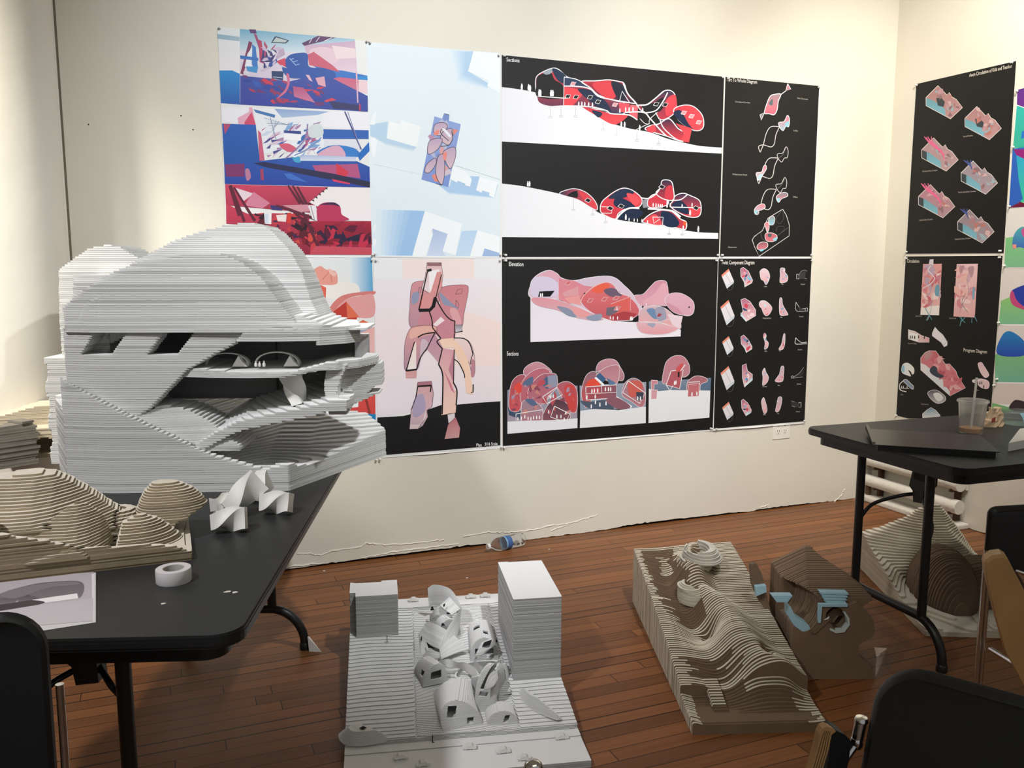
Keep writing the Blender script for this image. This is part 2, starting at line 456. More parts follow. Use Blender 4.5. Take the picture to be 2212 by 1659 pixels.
# ------------------------------------------------------------------ posters: flat prints on paper, pinned to the walls
M_PRINT = mat('poster_print', rough=.5, spec=.3, attr='Col')
M_PIN = mat('clear_push_pin', (.72, .72, .70), rough=.12, spec=.6)
M_PIN_STEEL = mat('push_pin_steel', (.4, .4, .4), rough=.3, metal=1)
PRN = random.Random(11)
class Print:
    """collects the flat printed shapes of one poster in crop coordinates (origin, scale) and lays them on the paper"""
    def __init__(s, plane, ox, oy, k, gain=1.0):
        s.plane = plane; s.ox = ox; s.oy = oy; s.k = k; s.gain = gain; s.items = []; s.white = None
    def pt(s, x, y):
        X, Y = s.ox + x * s.k, s.oy + y * s.k
        if s.plane == 'back': q = on_y(X, Y, WALL_Y); return (q[0], q[2])
        if s.plane == 'table': q = on_z(X, Y, .7404); return (q[0], q[1])
        q = on_x(X, Y, WALL_X); return (-q[1], q[2])
    def col(s, h):
        return tuple(min(.86, v * s.gain * .9) for v in lin(hexc(h)))
    def poly(s, color, pts, smooth=False, clip=None):
        if isinstance(pts, str): pts = [tuple(float(q) for q in t.split(',')) for t in pts.split()]
        if smooth: pts = smooth_curve(pts, 5, True)
        W_ = [s.pt(*p) for p in pts]
        if '>' in color or '|' in color:
            d = 1 if '>' in color else 0
            a, b = color.split('>' if d else '|'); a, b = s.col(a), s.col(b)
            vals = [p[d] for p in pts]; lo, hi = min(vals), max(vals)
            cs = [tuple(a[i] + (b[i] - a[i]) * (v - lo) / (hi - lo + 1e-9) for i in range(3)) for v in vals]
        else: cs = [s.col(color)] * len(W_)
        s.items.append((W_, cs))
        return s
    def spoly(s, color, pts): return s.poly(color, pts, True)
    def line(s, color, w, pts, smooth=False, closed=False):
        if isinstance(pts, str): pts = [tuple(float(q) for q in t.split(',')) for t in pts.split()]
        if smooth: pts = smooth_curve(pts, 6, closed)
        elif closed: pts = list(pts) + [pts[0]]
        if smooth and closed: pts = pts + [pts[0]]
        L_, R_ = [], []
        for i, p in enumerate(pts):
            a = pts[max(i - 1, 0)]; b = pts[min(i + 1, len(pts) - 1)]
            dx, dy = b[0] - a[0], b[1] - a[1]; m = math.hypot(dx, dy) or 1
            ww = w if not isinstance(w, tuple) else w[0] + (w[1] - w[0]) * i / (len(pts) - 1)
            nx, ny = -dy / m * ww / 2, dx / m * ww / 2
            L_.append((p[0] + nx, p[1] + ny)); R_.append((p[0] - nx, p[1] - ny))
        c = s.col(color)
        quads = []
        for i in range(len(pts) - 1):
            quads.append(([s.pt(*L_[i]), s.pt(*R_[i]), s.pt(*R_[i + 1]), s.pt(*L_[i + 1])], [c] * 4))
        s.items.append(('strip', quads)); return s
    def sline(s, color, w, pts, closed=False): return s.line(color, w, pts, True, closed)
    def shape(s, fill, lc, w, pts, smooth=True):
        s.poly(fill, pts, smooth); s.line(lc, w, pts, smooth, True); return s
    def people(s, color, pts, h=24):
        for x, y in pts:
            s.poly(color, [(x - h * .14, y), (x - h * .17, y - h * .5), (x - h * .1, y - h * .78), (x - h * .1, y - h * .96), (x + h * .02, y - h), (x + h * .1, y - h * .9), (x + h * .16, y - h * .6), (x + h * .12, y)])
        return s
    def shards(s, region, n, cols, size, seed=0, stretch=2.5, ang=None):
        rg = random.Random(seed)
        R_ = [tuple(float(q) for q in t.split(',')) for t in region.split()] if isinstance(region, str) else region
        xs = [p[0] for p in R_]; ys = [p[1] for p in R_]
        k = 0
        while k < n:
            x, y = rg.uniform(min(xs), max(xs)), rg.uniform(min(ys), max(ys))
            if inpoly(R_, np.array([x]), np.array([y]))[0] < size * .15: k += .2; continue
            a = rg.uniform(0, PI) if ang is None else math.radians(ang + rg.uniform(-25, 25))
            l = size * rg.uniform(.5, 1.3); w = l / stretch * rg.uniform(.5, 1.4)
            P = []
            m = rg.choice((3, 4, 5))
            for j in range(m):
                t = 2 * PI * (j + rg.uniform(-.25, .25)) / m; px, py = l * math.cos(t), w * math.sin(t)
                qx, qy = x + px * math.cos(a) - py * math.sin(a), y + px * math.sin(a) + py * math.cos(a)
                P.append((min(max(qx, min(xs)), max(xs)), min(max(qy, min(ys)), max(ys))))
            s.poly(rg.choice(cols), P); k += 1
        return s
    def text(s, txt, x, y, h, color='#e8e8e8', x1=None, y1=None, serif=True):
        """lettering with its baseline start at (x, y), cap height h and, optionally, baseline end (x1, y1)"""
        cu = bpy.data.curves.new('t', 'FONT'); cu.body = txt; cu.size = 1; cu.resolution_u = 3; cu.offset = .012
        ob = bpy.data.objects.new('t', cu); COL.objects.link(ob)
        dg = bpy.context.evaluated_depsgraph_get(); me = bpy.data.meshes.new_from_object(ob.evaluated_get(dg))
        V = [tuple(v.co) for v in me.vertices]; Fs = [tuple(p.vertices) for p in me.polygons]
        bpy.data.objects.remove(ob); bpy.data.curves.remove(cu); bpy.data.meshes.remove(me)
        wmax = max(v[0] for v in V)
        if x1 is None: x1, y1 = x + wmax * h / .7 * .9, y
        ux, uy = (x1 - x) / wmax, (y1 - y) / wmax; c = s.col(color)
        tri = [([s.pt(x + V[i][0] * ux, y + V[i][0] * uy - V[i][1] * h / .7) for i in f], [c] * len(f)) for f in Fs]
        s.items.append(('strip', tri)); return s
    def build(s, name, corners, label, cat='poster', paper='#e6e6e4', group=None, off=.0016, bow=.0):
        """corners: tl, tr, br, bl in photo pixels"""
        k, ox, oy = s.k, s.ox, s.oy
        s.k, s.ox, s.oy = 1, 0, 0
        C = [s.pt(*p) for p in corners]; s.k, s.ox, s.oy = k, ox, oy
        if s.plane == 'back': P = lambda a, b, d: (a, WALL_Y - d, b)
        elif s.plane == 'table': P = lambda a, b, d: (a, b, .7400 + d)
        else: P = lambda a, b, d: (WALL_X - d, -a, b)
        mb = MB(); pc = s.col(paper)
        # sheet with a little real thickness, foot lifted slightly off the wall
        nx = 8
        top = [tuple(C[0][i] + (C[1][i] - C[0][i]) * t / nx for i in (0, 1)) for t in range(nx + 1)]
        bot = [tuple(C[3][i] + (C[2][i] - C[3][i]) * t / nx for i in (0, 1)) for t in range(nx + 1)]
        foot = [off + bow * math.sin(PI * t / nx) ** 2 * (.6 + .4 * math.sin(2.3 * t)) for t in range(nx + 1)]
        vs = []; fs = []
        for t in range(nx + 1):
            vs += [P(*top[t], off), P(*bot[t], off), P(bot[t][0], bot[t][1] - .006, max(foot[t], off * .6)), P(*top[t], .0002)]
        for t in range(nx):
            a, b = 4 * t, 4 * t + 4
            fs += [(a, a + 1, b + 1, b), (a + 1, a + 2, b + 2, b + 1), (a + 3, a, b, b + 3)]
        if bow: mb.add(vs, fs, pc)
        else: mb.add(vs, fs[0::3] + fs[2::3], pc)
        # printed shapes, each a hair above what it overprints
        boxes = []
        for it in s.items:
            quads = it[1] if it[0] == 'strip' else [it]
            allp = [p for q in quads for p in q[0]]
            bb = (min(p[0] for p in allp), min(p[1] for p in allp), max(p[0] for p in allp), max(p[1] for p in allp))
            lev = 1 + max([b[4] for b in boxes if b[0] < bb[2] and bb[0] < b[2] and b[1] < bb[3] and bb[1] < b[3]] + [0])
            boxes.append((*bb, lev)); d = off + .00006 * lev
            for pts, cs in quads:
                vs = [P(*p, d) for p in pts]
                if len(pts) <= 3 or it[0] == 'strip': mb.add(vs, [tuple(range(len(vs)))], list(cs))
                else:
                    for t in tessellate_polygon([[Vector((*p, 0)) for p in pts]]):
                        mb.add([vs[i] for i in t], [(0, 1, 2)], [cs[i] for i in t])
        c3 = P((C[0][0] + C[1][0]) / 2, C[2][1], 0)
        o = mb.build(name, M_PRINT, origin=c3)
        bm = bmesh.new(); bm.from_mesh(o.data)
        want = Vector({'back': (0, -1, 0), 'table': (0, 0, 1), 'right': (-1, 0, 0)}[s.plane])
        for f in bm.faces:
            f.normal_update()
            if f.normal.dot(want) < -.1: f.normal_flip()
        bm.to_mesh(o.data); bm.free()
        return tag(o, label, cat, group)

def pin(x, y, where, plane='back'):
    q = on_y(x, y, WALL_Y) if plane == 'back' else on_x(x, y, WALL_X)
    ax = Matrix.Rotation(PI / 2, 3, 'X') if plane == 'back' else Matrix.Rotation(-PI / 2, 3, 'Y')
    mb = MB(); mb.lathe([(.0, .017), (.0045, .0168), (.0052, .0155), (.0048, .0140), (.0028, .0125), (.0026, .0075), (.0050, .0055), (.0056, .0045), (.0030, .0036), (0, .0034)], tuple(q), 10, axis=ax)
    r = empty('push_pin', tuple(q), 'clear push pin at ' + where, 'push pin', 'push pins holding the posters')
    mb.build('pin_head', M_PIN, r, smooth=True)
    mb = MB(); mb.lathe([(.0007, .0036), (.0007, -.002)], tuple(q), 6, axis=ax); mb.build('pin_needle', M_PIN_STEEL, r)

BLUE, NAVY, RED, PINK = '#1560b8', '#23306f', '#d23a5e', '#d99ab4'
# ---- poster 1: three blue and red views, one above the other
p = Print('back', 440, 40, .3255, 1.0)
p.poly('#dfe4e6>#e9e3e6', '90,70 245,72 245,350 105,350').poly('#8fb3c4|#a4bac6', '90,103 238,122 238,152 92,135')
p.poly('#1b86cc>#1a55a8', '104,345 190,345 243,370 243,572 114,562')
p.poly('#6aa9c4>#d8e2e8', '240,70 1002,138 1008,250 240,220').poly('#dcd6e0>#c9b5cc', '240,210 1008,240 1020,560 240,560')
p.poly('#2b6fc0', '700,300 1085,380 1088,410 860,395').poly('#c9a6be>#e0c9d4', '668,178 1004,150 1018,350 905,345 800,330 695,310')
p.spoly('#e3c5d0', '700,215 800,190 900,230 870,300 760,290').poly('#ead6d8', '850,180 1004,200 1010,262 880,270')
p.poly('#5a3060', '650,165 760,115 875,128 800,150 668,182').line('#e8e4ee', 4, '700,165 720,130').line('#e8e4ee', 4, '745,155 770,120').line('#e8e4ee', 4, '800,150 850,128')
p.spoly('#1c4fa0', '520,330 560,250 640,228 690,240 700,320 800,330 870,360 860,410 760,400 640,400 560,390')
p.poly('#c9586e', '690,240 730,222 860,315 905,358 800,330 700,310').poly('#cf5b78>#c07590', '840,405 900,390 1026,405 1026,500 930,460')
p.poly('#e9cbd0', '1026,410 1085,412 1088,500 1028,490').poly('#1b86cc', '1022,388 1086,380 1086,410 1024,404')
p.poly('#34489e>#2a3f98', '243,380 450,400 560,420 690,390 860,400 1088,515 1089,620 900,608 243,572')
p.shards('250,375 560,390 800,450 780,580 300,560', 46, ['#8f2f5c', '#a83258', '#c8324e', '#2c54ae', '#6a2f6e', '#1f3f96'], 42, 3, 2.6, 20)
p.poly('#b04a78>#c9789a', '590,450 660,460 740,560 600,520').poly('#d23c50', '800,545 850,528 880,542 810,556').poly('#27265c', '830,548 1030,575 1032,608 860,598').poly('#d0284c', '1030,566 1040,570 1040,616 1031,612')
p.poly('#dba4b4', '740,395 800,385 810,455 760,440').poly('#e0b4c0', '676,374 700,376 722,420 700,410').spoly('#d0688a', '548,370 565,372 570,430 545,490 490,530 500,515 540,470 555,420')
p.poly('#7e2d54', '300,150 322,160 262,372 243,365').poly('#9a4470', '330,95 352,110 400,250 380,240').poly('#3a78c0', '320,170 345,190 360,330 340,350 318,300').poly('#e6e8ee', '290,235 322,190 318,320 272,320')
p.poly('#b33a62', '362,140 385,150 400,300 372,290').poly('#332c70', '395,195 420,225 430,270 480,235 450,290 380,290').poly('#d8d2dc', '262,352 300,350 302,372 265,370').poly('#2e6cba', '243,245 362,262 362,282 243,268').poly('#3e8fc8', '280,318 362,322 352,362 290,350')
p.poly('#b9a4bc', '500,210 530,196 540,240 470,280').poly('#cf3f58', '480,285 540,262 545,320 520,320').poly('#1e3568', '450,350 530,352 525,412 452,395').line('#b9c8d8', 4, '458,388 522,394').poly('#2a3c50', '470,122 480,118 568,146 545,166 446,163', ).poly('#b8c4c4', '480,126 556,147 540,160 456,158')
p.line('#8fb0dc', 6, '570,265 612,312').line('#8fb0dc', 5, '580,272 598,266').line('#8fb0dc', 5, '596,288 622,280').line('#8fb0dc', 5, '610,310 634,303').poly('#cfc0d0', '498,312 520,310 556,330 530,325')
p.poly('#5a3a72', '300,72 345,74 352,100 310,98').shards('350,150 500,200 520,340 400,350', 22, ['#2a4c9a', '#b04468', '#c8b6cc', '#3b2f6c', '#88a0c8'], 34, 5, 3)
p.poly('#e4b5c4', '1008,350 1018,352 1026,560 1018,560')
# second view
p.poly('#eceaf0', '118,590 1095,625 1095,745 120,690').poly('#e2a9bc', '225,660 300,620 300,590 322,590 345,705 230,705').poly('#d2486c', '270,690 318,620 345,706 270,708')
p.poly('#1a5cb4>#1b4fa0', '122,698 345,706 372,945 136,968').poly('#b04a70', '130,700 180,702 140,770')
p.poly('#e6e8ec', '330,600 790,625 800,860 380,900').poly('#3f74b0', '330,602 475,640 470,660 345,625').poly('#8aa4d0>#a8bcd8', '470,600 830,618 760,640 520,660')
p.poly('#1d5cae', '790,735 1094,742 1094,800 790,800').poly('#dcdce4', '800,800 1000,805 1050,875 900,840 795,850')
p.spoly('#2a78c4', '750,895 820,850 900,842 1000,862 1040,905 1005,920 900,910').spoly('#d7a6bc', '752,905 830,855 905,850 940,915 850,912').poly('#1567bc', '1020,905 1096,820 1100,880 1035,945')
p.poly('#2153a8>#23409c', '136,965 380,945 600,920 1010,945 1100,985 1103,1122 140,1098').spoly('#3fa0c8', '590,915 640,920 640,955 600,950').spoly('#b87896', '275,1005 300,1000 312,1055 285,1075')
p.poly('#aab8d8>#d3dbe8', '640,905 1010,918 1010,948 640,945').poly('#b0507e', '720,975 1020,965 1040,1060 860,1040 740,1010').poly('#cf3048', '880,960 960,1020 940,1060 880,1045').poly('#1b2150>#231f3c', '330,960 400,952 860,1030 1103,1085 1103,1122 990,1098 400,985')
p.poly('#3a6cc0', '530,1028 580,1030 690,1088 560,1065').poly('#d8365e', '850,1065 970,1092 968,1102 860,1082').poly('#a23a5c', '375,1000 395,1000 400,1075 378,1070').poly('#7a2f66', '140,968 270,965 270,1050 150,1050')
p.shards('380,690 780,680 780,900 400,930', 60, ['#c9d4e4', '#7da6d4', '#2f66b0', '#b05a84', '#e9eef4', '#a882a8', '#4c4a8c', '#d6c2d4'], 46, 8, 4, -30)
p.poly('#f0f0f2', '535,762 645,770 645,812 530,805').poly('#2d3f88', '530,742 645,748 645,768 535,760').spoly('#d25a74', '500,840 560,830 620,870 560,885').poly('#c85a78', '360,740 380,760 404,940 370,945').spoly('#cfd8da', '700,720 770,700 795,760 760,790 700,785')
for a in range(9):
    p.line(['#8aa0bc', '#c8d2dc', '#5a7098'][a % 3], 3, [(600 - 20 * a, 690 - 8 * a + 30), (400 + 10 * a, 660 + 18 * a)])
p.sline('#8f76a4', 9, '690,700 670,800 600,880 540,930').sline('#6c87bc', 7, '780,790 700,860 600,910').line('#39407c', 9, '935,618 1045,870').line('#7d84b4', 5, '955,620 1035,850')
p.poly('#e9e6ea', '150,1000 152,1001 153,1003')
# third view
p.poly('#c8405e>#a02c48', '142,1100 840,1120 760,1250 720,1290 148,1240').poly('#d2607c', '215,1122 340,1165 260,1215').poly('#e0cdd6', '212,1125 330,1162 265,1212').poly('#cf7e96', '330,1150 440,1225 390,1260 270,1240')
p.poly('#ece6e4>#efe7ea', '830,1118 1103,1128 1110,1345 930,1340 740,1240 700,1220').poly('#c03a54>#8a2038', '148,1230 300,1300 400,1290 700,1300 700,1420 1110,1350 1115,1568 660,1566 460,1380 150,1362')
p.spoly('#b83258', '752,1260 790,1225 860,1222 905,1250 915,1300 960,1338 760,1345').spoly('#3a2048', '770,1235 860,1220 905,1248 860,1238').poly('#a41f38>#7a1428', '600,1345 1110,1345 1115,1500 660,1500')
p.poly('#221a3c', '860,1415 880,1412 885,1435 910,1430 912,1460 860,1462').poly('#1c1a38', '1000,1440 1055,1425 1062,1480 900,1475').poly('#241434', '800,1395 830,1380 845,1460 800,1470')
p.shards('330,1290 720,1290 770,1560 660,1540 470,1390 340,1360', 60, ['#5a1526', '#8a2038', '#2a1020', '#c43a44', '#402048', '#d04a3a', '#701c34'], 40, 12, 2.2)
p.shards('760,1350 1105,1360 1110,1560 740,1560', 36, ['#5a1030', '#8f1a38', '#c02a48', '#341434', '#b02440', '#28183c'], 46, 15, 2.2)
p.poly('#e6e4e6', '400,1290 450,1285 448,1365 405,1362').poly('#c8d4e0', '405,1300 430,1296 428,1360 408,1358').poly('#e9dcd8', '480,1305 550,1300 545,1350 490,1345').poly('#cf3a30', '555,1290 580,1288 578,1360 550,1360').poly('#3a3070', '440,1240 530,1245 520,1275 450,1270')
for a, b in (((180, 1105), (270, 1350)), ((200, 1120), (340, 1345)), ((170, 1110), (235, 1310)), ((560, 1110), (640, 1230)), ((590, 1110), (665, 1240)), ((620, 1115), (690, 1245)), ((480, 1240), (740, 1330)), ((560, 1250), (730, 1400)), ((640, 1240), (760, 1520))):
    p.line('#5a1c30', (12, 20), [a, b])
p.poly('#d0909c', '520,1240 690,1235 700,1280 640,1285').poly('#e9e2e4', '690,1240 745,1240 752,1345 720,1330').line('#8a8090', 5, '710,1245 735,1340')
for i in range(6):
    x, y = 690 + 22 * i, 1225 - 20 * i; p.poly('#2a2228', [(x, y), (x + 18, y - 4), (x + 22, y + 12)])
p.poly('#c44a5a', '740,1510 1113,1520 1115,1568 700,1566')
p.build('poster', [(470, 58), (797, 90), (806, 553), (490, 553)], 'white poster with three blue and red abstract views, topmost at the left of the wall', bow=.004)
# ---- poster 2: pale blue site plan
p = Print('back', 780, 80, .2955)
p.poly('#dfe9ee>#e4edf0', '38,40 1015,118 1015,1000 60,1000').poly('#e4edf0>#d9e8f0', '60,1000 1015,1000 1015,1605 80,1605')
for i in range(7):
    t = i / 7; p.poly(['#dde9f0', '#d6e5ef', '#cfe1ee', '#c8dcec', '#c0d8ea', '#b9d3e8', '#b2cee6'][i], [(640 + 140 * t, 95 + 20 * t), (822, 104), (780, 250), (930, 340), (925, 380 - 20 * t), (700 + 60 * t, 330 - 70 * t)])
p.poly('#eef3f4', '820,104 1013,122 1013,408 920,358 932,322 782,250')
for i in range(5):
    t = i / 5; p.poly(['#d8e6ec', '#d0e1eb', '#c8dce9', '#c0d7e7', '#b8d2e6'][i], [(66, 640), (200 - 10 * t, 615 + 8 * t), (186, 742), (405, 805), (380, 840 - 30 * t), (180, 790 - 20 * t), (66, 720)])
p.poly('#eff4f4', '208,615 285,638 290,610 435,655 405,803 370,795 185,740').poly('#f0f4f5', '66,738 100,735 117,760 102,875 78,875').poly('#eef3f4', '90,560 112,540 100,642 62,640')
for i in range(5):
    t = i / 5; p.poly(['#dbe8f1', '#d0e2f0', '#c4dbee', '#b8d3ec', '#abcae8'][i], [(540, 1060), (640 + 10 * t, 1095), (670, 1010), (860, 1020), (1000, 1080), (975, 1180 - 12 * t), (640, 1150 - 20 * t)])
p.poly('#8fa4d6>#7b93cf', '535,580 728,638 636,1098 440,1042').poly('#7890c8', '605,558 645,568 640,620 590,605')
p.shards('545,600 710,650 625,1080 470,1030', 40, ['#c9a4b4', '#b98ca8', '#9aa4c8', '#cfc0cc', '#e08878', '#d8a0a0', '#7c86b4', '#b4b8d0'], 46, 21, 2)
for pts in ('540,640 600,625 630,655 580,720 530,700', '600,690 660,670 670,730 640,790 580,750', '500,760 590,745 560,820 490,855', '600,840 680,805 690,870 655,960 620,920', '480,930 540,885 545,930 500,990 465,985', '560,880 600,860 610,940 605,1030 585,1080 545,1000'):
    p.shape('#b9a2bc>#d4b8c0', '#4c4450', 4, pts)
p.spoly('#e98878', '540,690 570,680 560,715 530,715').spoly('#e58a80', '600,850 625,842 618,900 600,890').sline('#3c3a44', 5, '660,690 668,740 640,790 580,800').sline('#3c3a44', 5, '600,660 580,700 640,760').line('#3c3a44', 4, '545,1070 590,1084').line('#3a3a48', 4, '608,560 643,570')
p.spoly('#e6e8ee', '590,670 610,672 655,720 640,730')
p.poly('#f0f4f6', '672,950 760,985 780,1000 808,1040 795,1095 760,1085 758,1072 705,1052 700,1065 650,1040').poly('#f0f4f6', '865,1022 960,1050 1000,1062 972,1175 935,1160 938,1138 885,1122 880,1138 840,1120')
for i in range(7):
    t = i / 7; p.poly(['#d9e7f0', '#cfe1ef', '#c5dbee', '#bbd5ec', '#b1cfea', '#a6c8e7', '#9cc1e5'][i], [(110 + 290 * t, 1260 + 8 * t), (465, 1272), (372, 1602), (120 + 180 * t, 1602)])
p.poly('#f0f4f6', '465,1272 735,1365 690,1598 595,1565 630,1455 632,1438 520,1400 510,1425 525,1440 470,1602 372,1602')
p.poly('#aebfe0>#c9d6ea', '520,1400 630,1440 595,1565 620,1602 480,1602 525,1440').poly('#b9d4ec>#c5daee', '735,1420 850,1412 795,1602 690,1602').poly('#f0f4f6', '850,1412 1010,1460 1010,1580 900,1545 880,1602 795,1602').poly('#9fb8dc', '902,1545 1010,1578 1005,1604 885,1604')
p.line('#cfdbe2', 2, '90,930 440,1005').line('#cfdbe2', 2, '690,940 1012,1040').line('#cddae2', 2, '70,1100 100,1105').line('#e9eff2', 6, '84,1600 1010,1606').poly('#edf2f3', '92,1370 108,1372 100,1420 88,1430').poly('#edf2f3', '86,1470 112,1478 104,1520 88,1530')
p.build('poster', [(795, 90), (1081, 118), (1083, 555), (805, 553)], 'pale blue site plan poster with a small violet block near its middle', bow=.003)
# ---- poster 3: two long sections on black
p = Print('back', 1070, 100, .2773)
BK = '#1a1a1b'
p.poly(BK, '48,68 1780,238 1740,1642 52,1642')
p.spoly('#e8e9ed', '50,318 50,330 50,345').poly('#e9eaee', [(49, 318)] + smooth_curve([(49, 318), (180, 335), (330, 365), (540, 430), (690, 475), (800, 548), (900, 598), (1040, 640), (1200, 670), (1340, 720), (1470, 752), (1600, 778), (1762, 790)], 5) + [(1760, 836), (50, 742)])
p.poly('#e9eaee', [(50, 1070)] + smooth_curve([(50, 1070), (180, 1085), (340, 1115), (520, 1155), (650, 1200), (760, 1270), (850, 1318), (950, 1350), (1150, 1380), (1330, 1405), (1480, 1435), (1600, 1450), (1735, 1455)], 5) + [(1735, 1500), (50, 1486)])
p.text('Sections', 85, 118, 30, '#e0e0e0', 187, 126).text('A6', 58, 1625, 11, '#a0a0a0', 80, 1625)
p.shape('#d5404c>#1f3350', '#e8e8ea', 7, '312,290 322,235 370,200 440,172 490,180 560,240 640,262 740,325 800,395 900,400 940,420 1000,440 1005,520 900,535 840,500 700,480 540,468 420,468 340,440 320,380')
p.spoly(BK, '318,300 325,240 370,212 432,205 460,260 524,305 524,405 330,395').spoly('#9aa2ac', '372,205 435,176 440,205 400,222').spoly('#22324c', '440,178 490,184 555,240 535,290 480,260')
p.poly('#2a3b56', '532,238 640,262 740,328 532,308').poly('#e0474f', '530,315 700,345 660,400 600,465 530,460').poly('#c33c48>#1d2b44', '690,345 900,420 880,500 700,465').spoly('#1f2c44', '640,330 760,350 860,430 900,520 800,480 700,400')
p.shape('#b43040>#16223a', '#e8e8ea', 8, '670,275 780,270 880,262 960,275 1000,290 1030,370 1090,440 1040,440 960,430 900,415 800,380 740,325')
p.spoly('#d2404a', '760,290 880,270 960,330 900,420 790,350').spoly('#1c2334', '900,280 990,300 1020,400 960,425')
p.spoly('#c93a48>#e04a50', '680,470 900,525 1030,535 960,600 900,605 800,550').spoly('#1a2a44', '750,500 830,520 800,555')
p.poly('#e0505c', '960,440 1045,448 1040,520 965,510').poly('#d8646c', '1050,455 1110,462 1105,575 1040,535')
p.sline('#eeeeee', 9, '535,310 660,315 740,335 800,390 900,415 1040,440').sline('#eeeeee', 9, '450,470 560,465 740,472 860,500 900,525 1035,535 1105,575').line('#eeeeee', 7, '330,390 535,405 580,400').sline('#eeeeee', 10, '995,290 1030,370 1090,440 1110,470').sline('#eeeeee', 6, '535,240 640,262 740,325').line('#eeeeee', 5, '535,240 530,460').line('#eeeeee', 6, '965,430 985,350 1045,440')
p.shape('#22304a>#b83846', '#e8e8ea', 7, '1110,462 1180,452 1250,400 1310,350 1360,345 1395,375 1408,440 1400,510 1340,560 1280,570 1230,500 1150,510')
p.spoly('#1a1c20', '1140,465 1230,440 1310,400 1290,500 1180,520').spoly('#d84450', '1330,420 1400,380 1405,500 1330,540').sline('#eeeeee', 9, '1110,460 1180,455 1240,410 1310,350').sline('#eeeeee', 9, '1160,520 1250,500 1310,420 1340,360')
p.shape('#c83c48|#e04a54', '#e8e8ea', 7, '1390,520 1400,480 1480,458 1550,475 1610,540 1620,620 1590,655 1530,650 1440,590').spoly('#1e2c46', '1385,525 1440,500 1500,600 1540,650 1460,610')
p.shape('#1c2a42>#d23c48', '#e8e8ea', 8, '1170,650 1200,620 1270,605 1350,565 1420,640 1470,675 1455,740 1330,700').spoly('#e04850', '1175,650 1230,612 1250,660 1210,672').poly('#e0484f', '1400,600 1530,640 1505,750 1440,740 1470,680')
p.sline('#eeeeee', 10, '1010,515 1150,515 1200,560 1280,650 1330,700').sline('#eeeeee', 8, '1280,575 1310,640 1400,720 1460,742').line('#dddddd', 5, '1095,650 1200,600').sline('#dddddd', 5, '1125,565 1160,600 1195,605 1200,570 1260,515')
for x, y in ((562, 390), (625, 395), (735, 397), (797, 432), (1250, 450), (1320, 455), (1465, 518), (1525, 545), (1582, 592), (603, 292), (930, 455)):
    p.shape('#15171b' if x not in (1465, 1525, 1582, 603, 930) else '#d8969c', '#e4e4e4', 4, [(x - 22, y + 10), (x - 8, y - 14), (x + 24, y - 10), (x + 8, y + 16)], False)
p.people('#f2f2f2', [(205, 340), (258, 345), (270, 352), (340, 385), (350, 388), (432, 390), (446, 390)], 50).people('#f2f2f2', [(648, 465), (672, 465), (695, 468), (725, 470), (755, 472), (968, 518), (1013, 508), (1040, 508), (1070, 508), (1145, 515)], 34).people('#f2f2f2', [(980, 628), (1005, 630), (1122, 655)], 42)
for x, y, l in ((427, 472, 75), (510, 470, 70), (625, 472, 70), (837, 590, 55), (945, 630, 58), (1102, 665, 62), (1270, 700, 55)):
    p.line('#b8b8bc', 3, [(x, y), (x, y + l)]).line('#b8b8bc', 3, [(x - 14, y + l), (x + 14, y + l), (x + 14, y + l + 12), (x - 14, y + l + 12)], closed=True)
# lower section
p.shape('#23324e|#e04a54', '#e8e8ea', 6, '500,1150 560,1118 620,1110 690,1130 750,1175 788,1230 790,1275 740,1255 640,1195').spoly('#1a1c20', '560,1160 630,1125 640,1175 600,1175').spoly('#d8424c', '650,1130 740,1180 780,1250 700,1210')
p.shape('#d6404c>#c83846', '#e8e8ea', 7, '820,1290 825,1220 880,1165 950,1120 1010,1105 1080,1130 1140,1190 1120,1250 1030,1260 960,1300 935,1345 870,1325')
p.spoly('#22304a', '880,1185 950,1125 1020,1110 1080,1140 1000,1180').spoly('#1e2c48', '950,1170 1060,1220 1080,1255 980,1265 920,1230').spoly('#e0505a', '1020,1150 1090,1160 1130,1210 1080,1240').line('#eeeeee', 5, '825,1250 908,1252 905,1300 830,1300')
p.spoly('#1c2a44', '960,1345 1000,1290 1090,1262 1150,1300 1080,1350').sline('#f0f0f0', 13, '940,1348 980,1300 1040,1262 1120,1262')
p.poly('#8e9298', '1140,1205 1185,1180 1185,1255 1150,1260').shape('#c83a48', '#e8e8ea', 6, '1190,1190 1250,1150 1340,1190 1330,1240 1200,1255')
p.shape('#1f2c44>#b03442', '#eeeeee', 7, '1250,1145 1285,1100 1300,1045 1365,1050 1385,1110 1385,1195 1310,1190').spoly('#c83a48', '1330,1100 1375,1090 1380,1190 1320,1180')
p.shape('#22304a>#d23e4a', '#e8e8ea', 7, '1385,1200 1400,1165 1460,1145 1520,1165 1590,1205 1600,1290 1570,1330 1490,1325 1400,1280 1360,1240').spoly('#1c2a44', '1370,1235 1440,1200 1500,1260 1500,1310 1420,1285').poly('#d8444e', '1500,1250 1598,1258 1590,1310 1510,1320').line('#eeeeee', 7, '1360,1253 1600,1258').sline('#f0f0f0', 9, '1130,1180 1190,1185 1250,1150 1285,1100').sline('#f0f0f0', 8, '1375,1200 1440,1195 1495,1155')
p.shape('#1c2a44|#c83a46', '#e8e8ea', 8, '1155,1375 1170,1335 1230,1295 1300,1275 1370,1285 1440,1345 1485,1370 1480,1425 1430,1420 1330,1400').spoly('#e04c54', '1160,1370 1180,1335 1250,1310 1290,1390').spoly('#1b2a46', '1290,1290 1370,1300 1430,1370 1400,1410 1310,1390').poly('#e0602f', '1465,1362 1488,1368 1482,1395 1462,1390')
